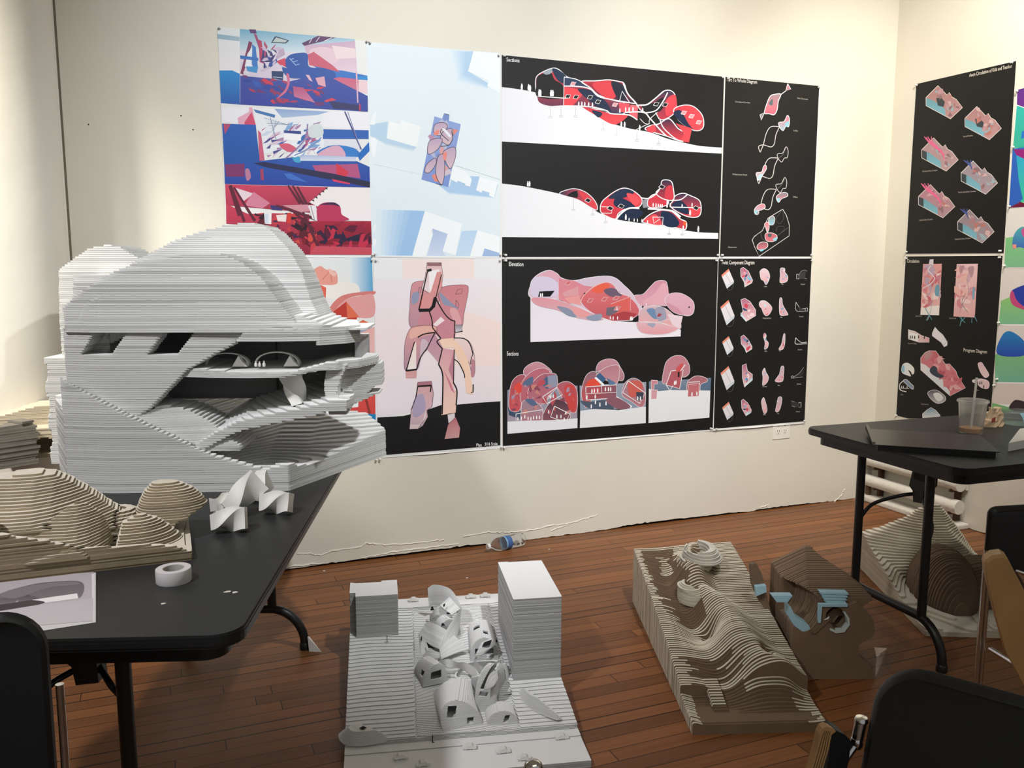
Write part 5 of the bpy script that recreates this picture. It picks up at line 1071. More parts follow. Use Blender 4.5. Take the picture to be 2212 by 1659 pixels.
    vault('lower_body', -.345, .275, .038, .060, .092, .060, .18, (.012, .03), barrel=True, holes=((-.012, -.05, .040, .009, .016, .016), (-.02, -.075, .036, .012, .010, .012), (.026, -.09, .014, .009, .03, .007)), seed=58, tw=-.35)
    vault('front_tower', -.248, .300, .042, .036, .052, .112, -.15, (.016, .035), cut=lambda X, Y, c: np.maximum(np.abs(X - .006 - .5 * (c - .085)) - .009, .060 - c + 0 * X), holes=((.036, -.02, .028, .02, .012, .012), (-.005, -.055, .050, .012, .02, .006)), seed=59, n2=4.5, tw=-.4)
    vault('front_drum', -.215, .225, .034, .046, .038, .036, 0, (.0, .01), barrel=True, holes=((.012, -.04, .016, .007, .03, .008),), seed=60)
    vault('side_room', -.198, .440, .060, .036, .048, .066, .1, (.0, .02), cut=lambda X, Y, c: np.maximum(.036 - .4 * Y - c, np.abs(X) - .1 + .065), holes=((.0, -.05, .022, .018, .03, .012),), seed=61, n2=3.5)
    # ruled ribbons: each is lofted between two edges given by sight line and height
    def ribbon(name, A_, B_, th=.0035, rows=7, k=.205, ox=860, oy=1240, dark=False):
        A2 = smooth_curve([tuple(on_z(ox + k * x, oy + k * y, z)) for x, y, z in A_], 5); B2 = smooth_curve([tuple(on_z(ox + k * x, oy + k * y, z)) for x, y, z in B_], 5)
        n = 24
        def res(P):
            P = np.array(P); d = np.concatenate(([0], np.cumsum(np.linalg.norm(np.diff(P, axis=0), axis=1)))); t = np.linspace(0, d[-1], n)
            return np.stack([np.interp(t, d, P[:, i]) for i in range(3)], 1)
        A2, B2 = res(A2), res(B2); mb = MB(); rg = random.Random(len(name) + int(A_[0][0]))
        G = [A2 + (B2 - A2) * (r / rows) for r in range(rows + 1)]
        for r in range(rows):
            t = .012 if dark else .70 * rg.uniform(.88, 1.05); dz = .0006 * (r % 2)
            for i in range(n - 1):
                q = [G[r][i], G[r][i + 1], G[r + 1][i + 1], G[r + 1][i]]
                mb.add([(p[0], p[1], p[2] + dz) for p in q] + [(p[0], p[1] + .001, p[2] - th) for p in q], [(0, 1, 2, 3), (7, 6, 5, 4), (0, 4, 5, 1), (3, 2, 6, 7), (0, 3, 7, 4), (1, 5, 6, 2)], (t, t, t * .985))
        mb.build(name, M_BOARD, root)
    ribbon('tower_hood', [(312, 150, .235), (380, 112, .25), (520, 140, .245), (600, 215, .225), (665, 345, .19)], [(325, 335, .165), (370, 325, .165), (450, 330, .17), (560, 385, .17), (640, 400, .17)])
    ribbon('gable_roof', [(440, 330, .19), (540, 240, .215)], [(565, 430, .175), (655, 365, .185)])
    ribbon('gable_front', [(350, 415, .165), (440, 335, .185), (565, 430, .172)], [(330, 470, .14), (430, 440, .15), (530, 500, .145)])
    ribbon('terrace_step', [(335, 425, .15), (430, 435, .155), (540, 500, .15)], [(330, 495, .125), (420, 500, .13), (500, 575, .13)])
    ribbon('main_lobe', [(300, 500, .135), (390, 525, .145), (470, 565, .145), (510, 590, .145)], [(222, 620, .11), (240, 690, .105), (330, 740, .105), (440, 790, .108)])
    ribbon('lobe_side', [(222, 620, .112), (240, 690, .107), (300, 720, .107)], [(222, 770, .09), (240, 870, .085), (330, 830, .085)])
    ribbon('twisted_ribbon', [(668, 350, .19), (600, 450, .175), (520, 570, .15), (450, 720, .12), (435, 815, .105)], [(660, 440, .16), (645, 570, .13), (600, 690, .11), (540, 790, .10), (460, 880, .095)])
    ribbon('pointed_roof', [(590, 645, .135), (500, 720, .122), (440, 800, .112)], [(745, 790, .108), (620, 825, .105), (450, 895, .10)])
    ribbon('pod_rim', [(300, 805, .125), (350, 800, .13), (440, 830, .128)], [(250, 880, .108), (320, 890, .112), (440, 880, .115)])
    ribbon('curved_wall', [(430, 915, .125), (530, 895, .13), (620, 925, .13), (720, 935, .13), (830, 1000, .12)], [(450, 960, .10), (540, 985, .105), (650, 985, .105), (740, 1040, .10), (830, 1100, .09)])
    ribbon('outer_wall', [(800, 890, .135), (890, 980, .13), (1000, 935, .13), (1090, 900, .125)], [(800, 960, .105), (890, 1065, .10), (1000, 1030, .095), (1080, 985, .09)])
    ribbon('upturned_roof', [(880, 720, .15), (990, 680, .155), (985, 760, .14)], [(810, 860, .125), (880, 850, .12), (950, 800, .125)])
    ribbon('peaked_roof', [(1040, 1010, .155), (960, 1060, .15), (900, 1215, .125)], [(1055, 1100, .135), (1010, 1170, .125), (940, 1215, .12)])
    for A_, B_ in (([(474, 322, .205), (498, 308, .207)], [(478, 345, .199), (492, 338, .201)]), ([(505, 408, .186), (530, 402, .188)], [(522, 424, .182), (552, 418, .184)]), ([(350, 345, .176), (366, 340, .176)], [(340, 382, .166), (380, 380, .168)]),
                   ([(240, 658, .116), (252, 656, .116)], [(240, 696, .112), (252, 698, .112)]), ([(300, 715, .118), (350, 760, .118)], [(318, 775, .112), (385, 785, .114)]), ([(458, 520, .156), (478, 516, .156)], [(456, 546, .150), (494, 540, .152)]), ([(905, 720, .152), (990, 690, .156)], [(885, 765, .142), (970, 745, .146)])):
        ribbon('dark_window', A_, B_, th=.0012, rows=1, dark=True)
    # leaf-shaped shells at either side
    def leaf(name, P, c, hole=None):
        def fld(U, V, z):
            d = inpoly(P, U, V); return d - (z - c) * 1.1
        layered(fld, min(p[0] for p in P) - .01, max(p[0] for p in P) + .01, min(p[1] for p in P) - .01, max(p[1] for p in P) + .01, .0028, c - .008, .0017, 16, fr, (.74, .74, .73), (.46, .46, .455), seed=7, gap=.0002).build(name, M_BOARD, root)
        if hole:
            mb = MB(); u, v, w = hole
            mb.prism([(u - w, v), (u, v - w * .9), (u + w, v), (u, v + w * .9)], c + .0215, c + .0225, fr, (.01, .01, .01)); mb.build('diamond_window', M_BOARD, root)
    leaf('leaf_shell', smooth_curve([(-.672, .225), (-.66, .175), (-.62, .160), (-.57, .165), (-.545, .178), (-.58, .215), (-.62, .245)], 5, True), .037, (-.612, .195, .010))
    leaf('leaf_shell', smooth_curve([(-.150, .345), (-.115, .345), (-.08, .27), (-.052, .185), (-.095, .225), (-.14, .285)], 5, True), .052)
    # little cars
    def car(u, v, c, rot=0, s=1.0):
        cr, sr = math.cos(rot), math.sin(rot)
        g = lambda a, b, z: fr(u + a * cr - b * sr, v + a * sr + b * cr, c + z)
        mb = MB(); L = .019 * s; mb.prism([(-L, .003), (-L, .0075), (-L * .62, .0085), (-L * .34, .0135), (L * .30, .0135), (L * .55, .0088), (L, .0075), (L, .003)], -.0085 * s, .0085 * s, lambda a, b, z: g(a, z, b * s))
        o = mb.build('car', M_WHITE, root)
        mb = MB()
        for a in (-L * .6, L * .58):
            mb.prism([(a + .0032 * math.cos(t * PI / 4), .0032 + .0032 * math.sin(t * PI / 4)) for t in range(8)], -.0075 * s, .0075 * s, lambda a_, b_, z_: g(a_, z_, b_))
        mb.build('wheels', M_WHITE, o)
    for u, v, c, r_, s_ in ((-.437, .925, .1314, .02, 1), (-.226, .925, .1314, .05, 1), (-.172, .927, .1314, 0, 1), (-.509, .088, .0216, .05, 1.05), (-.452, .045, .0216, .1, 1.0), (-.320, .107, .0216, -.05, 1), (-.231, .074, .0216, .03, 1.05), (-.180, .030, .0216, -.06, 1), (-.057, .118, .0216, .05, 1)):
        car(u, v, c, r_, s_)
    mb = MB()
    for u, v, c in ((-.538, .655, .102), (-.42, .148, .0245)):
        mb.box((u - .0012, v - .0012, c), (u + .0012, v + .0012, c + .022), fr)
        mb.prism([(u - .0012, c + .004), (u + .006, c), (u + .0012, c + .001)], v - .001, v + .001, lambda a, b, z: fr(a, z, b))
    mb.build('scale_post', mat('black_pin', (.01, .01, .01)), root)
site_model()

M_CARD = mat('brown_cardboard', (.165, .108, .066), rough=.85, noise=.10, nscale=12)
def strip_model():
    f0 = frame((1.363, 1.983), (.945, -.327), (.342, .940)); W_ = .397; Lz = 1.0
    fr = lambda a, c, b: f0(a, b, c)        # board plane is (across, height); boards are stacked along b
    root = empty('strip_terrain_model', f0(.2, .5, 0), 'long cream and brown hill model of upright cardboard strips, on the floor', 'architectural model')
    BROWN = (.150, .100, .062); CREAM = (.60, .545, .425)
    T = .0112; n = 90
    edge = lambda b: np.interp(b, [0, .1, .35, .6, .8, 1.0], [.035, .06, .115, .165, .20, .222])
    redge = lambda b: np.interp(b, [0, .1, .35, .6, .8, 1.0], [.052, .075, .125, .175, .215, .245])
    def H(U, b):
        t = U / W_
        h = edge(b) * (1 - t) + redge(b) * t
        # plateau and deep hollow on the left
        h = h - .055 * np.exp(-((U - .135) / .065) ** 2 - ((b - .50) / .16) ** 2)
        h = h - .040 * np.exp(-((U - .10) / .06) ** 2 - ((b - .80) / .13) ** 2)
        h = h - .045 * np.exp(-((U - .17) / .08) ** 2 - ((b - .20) / .09) ** 2)
        if b < .16: h = np.minimum(h, .030 + .10 * max(b - .07, 0) + .12 * np.clip(U - .36, 0, 1) + .3 * np.clip(.035 - U, 0, 1))
        # winding ridge
        uc = np.interp(b, [0, .12, .3, .45, .55, .65, .75, .85, .95], [.30, .27, .235, .225, .20, .165, .17, .205, .22])
        amp = np.interp(b, [.05, .12, .20, .32, .45, .55, .65, .72, .80, .88, .95], [0, .045, .075, .062, .055, .060, .050, .075, .085, .07, .0])
        wd = np.interp(b, [.05, .2, .4, .6, .75, .95], [.10, .085, .075, .055, .06, .05])
        h = h + amp * np.exp(-np.abs((U - uc) / wd) ** 2.6)
        h = h - .07 * np.exp(-((U - .215) / .022) ** 2 - ((b - .80) / .035) ** 2)
        h = h - .05 * np.exp(-((U - .165) / .022) ** 2 - ((b - .44) / .03) ** 2)
        h = h - .045 * np.exp(-((U - .30) / .018) ** 2 - ((b - .24) / .03) ** 2)
        h = h + .02 * np.exp(-((U - .34) / .04) ** 2 - ((b - .17) / .04) ** 2)
        # low step blocks near the front left
        if .07 < b < .20: h = np.where(np.abs(U - .105 - .0 * b) < .024, np.maximum(h, .036 + .26 * (b - .06)), h)
        return h
    def fld(U, Cc, b): return np.minimum(np.minimum(U, W_ - U), (H(U, b) - Cc) * .6)
    rr = random.Random(9); jit = [[rr.uniform(-1, 1) for _ in range(6)] for _ in range(n + 1)]
    def edge_col(u, h, k):
        b = k * T; j = jit[k]
        brown = .026 + .01 * j[0] < u < .15 - .35 * (b - .75) * (b > .75) * 0 + .012 * j[1] and .63 < b < .985 and not (.82 < b < .93 and .085 + .01 * j[2] < u < .118 + .012 * j[3])
        brown = brown or (.05 + .03 * j[2] + .25 * abs(b - .60) < u < .17 and .50 < b <= .63)
        brown = brown or (.05 + .03 * j[3] < u < .18 + .05 * j[1] - .5 * abs(b - .24) and .20 < b < .29)
        brown = brown or (.035 + .006 * j[0] < u < .35 + .02 * j[1] and b < .165 and not (.082 < u < .128 and b > .085) and not (u > .2 and b > .115 + .02 * j[2]))
        return BROWN if brown else CREAM
    # sheets are traced in (U, height) and stacked along b
    mb = MB()
    L_ = layered(fld, -.01, W_ + .01, -.004, .36, .0045, 0, T, n, fr, BROWN, CREAM, bottom=BROWN, tint=.09, seed=71, jitter=.0007, gap=.0022, edgefn=edge_col)
    # cut edges that look up or sideways are cream, board faces are brown
    L_.build('strip_hill', M_MDF, root)
    mb = MB(); mb.box((.004, .01, .001), (W_ - .004, Lz, .032), f0, BROWN); mb.build('core', M_CARD, root)
    # pale looped strips crowning the far end of the ridge
    def loop(U, V, c):
        x = U - .205 + .06 * (c - .25) ; y = V - .80
        r = np.hypot(x / 1.0, y / 1.5)
        ring = np.minimum(.066 - r - .45 * abs(c - .26) * 1.0 + .3 * x * (c > .25), r - .034 - .3 * (c - .26))
        gate = np.maximum(-(y + .02) + 0 * x, np.abs(x) - .022 + 0 * y)
        return np.minimum(ring, np.where(c > .262, gate, 1))
    layered(loop, .10, .31, .66, .93, .0035, .19, .0052, 21, lambda a, b, c: f0(a, b, c), (.56, .53, .46), (.44, .40, .33), tint=.12, seed=72, jitter=.002, gap=.0008).build('looped_crown', M_MDF, root)
    def loop2(U, V, c):
        x = U - .150; y = V - .64
        r = np.hypot(x / 1.0, y / 1.25)
        return np.minimum(np.minimum(.052 - r - .9 * np.clip(c - .19 + .3 * x, 0, 1), r - .036 + .3 * np.clip(c - .19, 0, 1)), np.maximum(.018 - y, -x - .02))
    layered(loop2, .06, .24, .54, .75, .0035, .15, .0052, 13, lambda a, b, c: f0(a, b, c), (.56, .52, .43), (.46, .41, .32), tint=.12, seed=73, jitter=.002, gap=.0008).build('looped_strip', M_MDF, root)
strip_model()

M_FOAM = mat('pale_blue_foam', (.36, .56, .64), rough=.75)
def cardboard_model():
    f0 = frame((1.917, 2.129), (.93, -.37), (.37, .93)); fr = lambda a, c, b: f0(a, b, c)
    root = empty('cardboard_foam_model', f0(.05, .15, 0), 'brown cardboard block model with pale blue foam and two round openings, on the floor', 'architectural model')
    FACE = (.175, .115, .072); EDGE = (.215, .15, .10)
    def px(x, y, b=0.0):
        d = ray(x, y); o = np.array([*f0(0, b, 0)]); nrm = np.array([f0(0, 1, 0)[0] - f0(0, 0, 0)[0], f0(0, 1, 0)[1] - f0(0, 0, 0)[1], 0])
        t = ((o - EYE) @ nrm) / (d @ nrm); P = EYE + d * t
        u_ = np.array([f0(1, 0, 0)[0] - f0(0, 0, 0)[0], f0(1, 0, 0)[1] - f0(0, 0, 0)[1]])
        return (float((P[:2] - np.array(f0(0, 0, 0)[:2])) @ u_), float(P[2]))
    face = [px(*q) for q in ((1668, 1300), (1705, 1298), (1712, 1310), (1780, 1312), (1835, 1308), (1850, 1300), (1872, 1318), (1888, 1340), (1890, 1365), (1884, 1378), (1868, 1384), (1856, 1394), (1854, 1412), (1866, 1428), (1880, 1436), (1884, 1450), (1893, 1468), (1690, 1470), (1680, 1440))]
    face = [(max(a, -.07 + .03 * c), c) for a, c in face]
    hole1 = smooth_curve([px(*q) for q in ((1702, 1305), (1712, 1288), (1745, 1281), (1772, 1290), (1778, 1306), (1768, 1338), (1748, 1362), (1730, 1363), (1712, 1346), (1703, 1325))], 4, True)
    hole2 = smooth_curve([px(*q) for q in ((1784, 1338), (1786, 1322), (1800, 1312), (1818, 1316), (1832, 1332), (1832, 1350), (1820, 1362), (1806, 1362), (1796, 1350))], 4, True)
    zmin = 0; n = 30; T = .0105
    topz = px(1780, 1310)[1]; ulo = min(q[0] for q in face); uhi = px(1888, 1340)[0]
    def fld(U, Cc, b):
        s = np.minimum(inpoly(face, U, Cc) if b < .02 else np.minimum(np.minimum(U - ulo - .012 - .1 * min(b, .1), uhi - .01 - .22 * b - U + .03 * np.sin(Cc * 50)), np.minimum(Cc + .001, topz + .012 + .26 * b ** .9 - .5 * np.clip(U - .20 + .3 * b, 0, 1) - .5 * np.clip(ulo + .05 - U + .3 * b, 0, 1) - Cc)), Cc + .002)
        if b < .19:
            s = np.minimum(s, -inpoly(hole1, U + .1 * b, Cc + .05 * b) + .05 * b)
        if b < .12: s = np.minimum(s, -inpoly(hole2, U, Cc) + .12 * b)
        return s
    layered(fld, ulo - .02, uhi + .03, -.004, topz + .14, .005, 0, T, n, fr, FACE, EDGE, bottom=FACE, tint=.10, seed=75, jitter=.0012, gap=.0016).build('cardboard_block', M_MDF, root)
    def sheet(name, pts, b0, th, m, dz=0):
        mb = MB(); mb.prism([px(*q, b0) for q in pts], b0, b0 + th, fr); return mb.build(name, m, root)
    # blue foam: strips at the brow, an L-shaped frame, the lining of the big opening, slabs on top
    for k in range(3): sheet('foam_strip', [(1668 + 4 * k, 1287 + 5 * k), (1712 - 4 * k, 1287 + 5 * k), (1710 - 4 * k, 1291 + 5 * k), (1670 + 4 * k, 1291 + 5 * k)], -.006 - .003 * k, .03, M_FOAM)
    for k in range(4): sheet('foam_strip', [(1772 + 3 * k, 1280 + 6 * k), (1832 - 2 * k, 1281 + 6 * k), (1834 - 2 * k, 1285 + 6 * k), (1776 + 3 * k, 1284 + 6 * k)], .02 - .004 * k, .03, M_FOAM)
    sheet('foam_frame', [(1769, 1305), (1831, 1305), (1831, 1311), (1776, 1311), (1773, 1346), (1768, 1346)], -.006, .012, M_FOAM)
    sheet('foam_lining', [(1704, 1312), (1709, 1312), (1718, 1332), (1748, 1352), (1751, 1360), (1734, 1365), (1716, 1352), (1705, 1334)], .004, .05, M_FOAM)
    sheet('inner_panel', [(1750, 1295), (1757, 1297), (1753, 1340), (1744, 1338)], .06, .01, M_CARD)
    sheet('inner_panel', [(1774, 1340), (1800, 1316), (1822, 1312), (1830, 1330), (1812, 1330), (1800, 1346)], .03, .02, M_CARD)
    sheet('rim_strip', [(1793, 1357), (1806, 1362), (1822, 1361), (1832, 1348), (1830, 1336), (1822, 1322), (1826, 1322), (1835, 1336), (1836, 1350), (1824, 1366), (1806, 1368), (1793, 1362)], -.003, .02, mat('pale_foam_rim', (.5, .56, .53), rough=.8))
    sheet('diagonal_brace', [(1752, 1366), (1792, 1334), (1795, 1338), (1760, 1370)], -.004, .02, M_CARD)
    sheet('white_chip', [(1780, 1340), (1792, 1332), (1790, 1337)], -.007, .003, M_WHITE)
    for k in range(4):
        b0 = .225 + .014 * k; y0 = 1242 - 6 * k
        sheet('foam_slab', [(1708 - k, y0 - 3), (1714, y0 - 8 - k), (1734 + 4 * (3 - k), y0 - 7), (1760 + 12 * (3 - k), y0 - 3 + (3 - k)), (1764 + 13 * (3 - k), y0 + 4), (1712, y0 + 5)] if k else [(1712, 1238), (1805, 1240), (1806, 1248), (1714, 1248)], b0, .013, M_FOAM)
    # board standing at the left with a blue corner
    o = sheet('side_board', [(1621, 1220), (1634, 1217), (1646, 1240), (1652, 1268), (1660, 1300), (1668, 1330), (1640, 1300), (1624, 1262)], .20, .02, M_CARD)
    sheet('foam_corner', [(1632, 1268), (1655, 1265), (1656, 1279), (1634, 1288)], .18, .02, M_FOAM)
cardboard_model()
# clear plastic film lying by the cardboard model
M_FILM = mat('clear_film', (.9, .92, .92), rough=.12, trans=.9, ior=1.2, alpha=.35)
P = [on_z(*q) for q in ((1888, 1400), (1915, 1420), (1926, 1450), (1905, 1478), (1890, 1470), (1892, 1440))]
mb = MB(); mb.add([(q[0], q[1], .004 + .03 * (i % 2)) for i, q in enumerate(P)], [(0, 1, 5), (1, 2, 4, 5), (2, 3, 4)])
tag(mb.build('plastic_film', M_FILM, origin=P[3]), 'crumpled clear plastic film on the floor at the right of the cardboard model', 'plastic film')

def swirl_model():
    f0 = frame((2.54, 2.24), (.90, -.436), (.436, .90)); fr = lambda a, b, c: f0(a, b, c)
    root = empty('swirl_terrain_model', fr(.3, .35, 0), 'cream stepped terrain model with a brown lump, on the floor under the right table', 'architectural model')
    TOP = (.66, .62, .53); SIDE = (.50, .44, .33); T = .0088
    def H(U, V):
        left = np.interp(V, [0, .15, .3, .5, .73], [.020, .030, .06, .11, .165])
        h = .022 + (left - .022) * np.clip(1 - U / .26, 0, 1)
        rid = np.interp(U, [0, .08, .18, .28, .33, .40, .48, .56], [.165, .19, .235, .295, .295, .21, .09, .03])
        w = np.interp(U, [0, .2, .3, .56], [.34, .30, .26, .26])
        k = np.clip((.735 - V) / w, 0, 3)
        h = np.maximum(h, .02 + (rid - .02) * np.exp(-k ** 1.7 * 1.6) + .006 * np.sin(V * 60 + U * 8) * (U > .22))
        d2 = np.hypot((U - .17) / .16, (V - .36) / .24); h = h - .05 * np.clip(1 - d2, 0, 1)
        h = h + .05 * np.exp(-((U - .36) / .10) ** 2 - ((V - .03) / .05) ** 2) * (U > .24)
        h = h + .01 * np.sin(U * 40 + V * 22) * np.exp(-((U - .1) / .1) ** 2 - ((V - .12) / .1) ** 2)
        return np.maximum(h, .018)
    def fld(U, V, c): return np.minimum(np.minimum(np.minimum(U, .56 - U), np.minimum(V + .03 * (U > .27), .74 - V)), (H(U, V) - c) * .7)
    layered(fld, -.02, .58, -.05, .76, .008, 0, T, 34, fr, TOP, SIDE, tint=.07, seed=81, jitter=.001, gap=.0008).build('cream_terrain', M_MDF, root)
    def lump(U, V, c):
        a = np.hypot((U - .20) / .125, (V - .35) / .20) ; h1 = .225 * np.clip(1 - a ** 2.4, 0, 1) ** .5
        b = np.hypot((U - .37) / .15, (V - .36) / .17); h2 = .175 * np.clip(1 - b ** 3, 0, 1) ** .5
        h = np.maximum(h1, h2) - .06 * np.exp(-((U - .36) / .04) ** 2 - ((V - .22) / .05) ** 2)
        return (h - c) * .5
    def lump_s(U, Cc, b): return lump(U, b, Cc)
    layered(lambda U, Cc, b: np.minimum(lump(U, b, Cc), Cc - .02),   .05, .56, .0, .26, .006, .10, .0105, 45, lambda a, c, b: f0(a, b, c), (.135, .088, .056), (.18, .125, .085), bottom=(.12, .078, .05), tint=.12, seed=82, jitter=.0015, gap=.001).build('brown_lump', M_MDF, root)
swirl_model()
# ------------------------------------------------------------------ folding tables
M_LAM = mat('dark_grey_laminate', (.022, .0225, .0225), rough=.45, spec=.38, noise=.12, nscale=60, bump=.05, bscale=300)
M_EDGE = mat('black_edge_band', (.012, .012, .012), rough=.4)
M_BLACK = mat('black_painted_steel', (.010, .010, .010), rough=.38, spec=.5)
def rrect(a0, a1, b0, b1, r, n=7):
    P = []
    for cx, cy, t0 in ((a1 - r, b0 + r, -90), (a1 - r, b1 - r, 0), (a0 + r, b1 - r, 90), (a0 + r, b0 + r, 180)):
        for k in range(n + 1):
            t = math.radians(t0 + 90 * k / n); P.append((cx + r * math.cos(t), cy + r * math.sin(t)))
    return P
def folding_table(label, fr, wd, ln, legs, lock=.10):
    """fr(a, b, c): a across the short side 0..wd, b along the long side 0..ln"""
    root = empty('folding_table', fr(wd / 2, ln / 2, 0), label, 'table')
    z = .74
    mb = MB(); mb.prism(rrect(.002, wd - .002, .002, ln - .002, .05), z - .004, z, fr); mb.build('tabletop', M_LAM, root)
    mb = MB(); mb.prism(rrect(0, wd, 0, ln, .052), z - .024, z - .0042, fr)
    mb.prism(rrect(-.0012, wd + .0012, -.0012, ln + .0012, .053), z - .019, z - .009, fr); mb.build('edge_band', M_EDGE, root)
    mb = MB(); A = rrect(.035, wd - .035, .035, ln - .035, .04); B = rrect(.047, wd - .047, .047, ln - .047, .032); n = len(A)
    vs = [fr(*p, z - .024) for p in A] + [fr(*p, z - .060) for p in A] + [fr(*p, z - .060) for p in B] + [fr(*p, z - .024) for p in B]
    fs = []
    for k in range(3):
        for i in range(n): fs.append((k * n + i, k * n + (i + 1) % n, (k + 1) * n + (i + 1) % n, (k + 1) * n + i))
    mb.add(vs, fs); mb.build('apron', M_EDGE, root)
    for (b, ups, tips, inward) in legs:
        for k, a in enumerate(ups):
            mb = MB(); mb.tube([fr(a, b, z - .03), fr(a, b, .155)], .0155, 16); mb.build('leg', M_BLACK, root, smooth=False, angle=.6)
        t0, t1 = tips
        mb = MB()
        arc = [(.12 - .12 * math.sin(PI / 2 * i / 9), .02 + .132 * (math.cos(PI / 2 * i / 9))) for i in range(10)]   # from the bar down to the foot
        left = [fr(t0 + x, b, zz) for x, zz in arc][::-1]
        right = [fr(t1 - x, b, zz) for x, zz in arc]
        mb.tube([fr(t0, b, .012)] + left + right + [fr(t1, b, .012)], .0155, 16)
        mb.build('foot_bar', M_BLACK, root, angle=.7)
        for t in (t0, t1):
            mb = MB(); mb.lathe([(.0, 0), (.0175, 0), (.0185, .004), (.0185, .022), (.0158, .026)], fr(t, b, 0), 16); mb.build('foot_cap', M_EDGE, root, angle=.7)
        m = (ups[0] + ups[1]) / 2
        bb = b + inward * lock
        mb = MB(); mb.box((m - .03, min(bb, bb + inward * .05), z - .16), (m + .03, max(bb, bb + inward * .05), z - .024), fr, bevel=.004)
        mb.prism([(m - .035, z - .13), (m + .040, z - .12), (m + .038, z - .17), (m + .022, z - .19), (m + .024, z - .235), (m - .022, z - .24), (m - .028, z - .20), (m - .046, z - .185)], bb, bb + inward * .045, lambda a, c, d: fr(a, d, c)); mb.build('fold_lock', M_BLACK, root)
        for a, s_ in ((ups[0], -1), (ups[1], 1)):
            mb = MB(); mb.tube(smooth_curve([fr(m + s_ * .02, bb + inward * .02, z - .21), fr(m + s_ * .06, bb - inward * .03, z - .225), fr(a - s_ * .02, b + inward * .04, z - .275), fr(a, b, z - .34)], 5), .007, 8); mb.build('brace', M_BLACK, root, angle=.8)
        mb = MB(); mb.tube([fr(ups[0] - .10, b, z - .045), fr(ups[1] + .10, b, z - .045)], .012, 10); mb.build('hinge_rod', M_BLACK, root, angle=.8)
    return root
e = np.array([.32, .947]); e /= np.linalg.norm(e)
LT0 = (.09 - .76 * e[1], 1.44 + .76 * e[0])
LT = frame(LT0, (e[1], -e[0]), e)
folding_table('dark grey folding table at the left, carrying the big white layered model', LT, .76, 1.83, [(.27, (.27, .46), (.16, .60), 1), (1.56, (.27, .46), (.16, .57), -1)], lock=.05)
RT0 = (2.245, 2.600)
RT = frame(RT0, (-.044, -.999), (.999, -.044))
folding_table('dark folding table at the right with a takeaway cup on it', RT, .745, 1.50, [(.145, (.16, .485), (.05, .585), 1), (1.35, (.16, .485), (.05, .585), -1)], lock=.115)
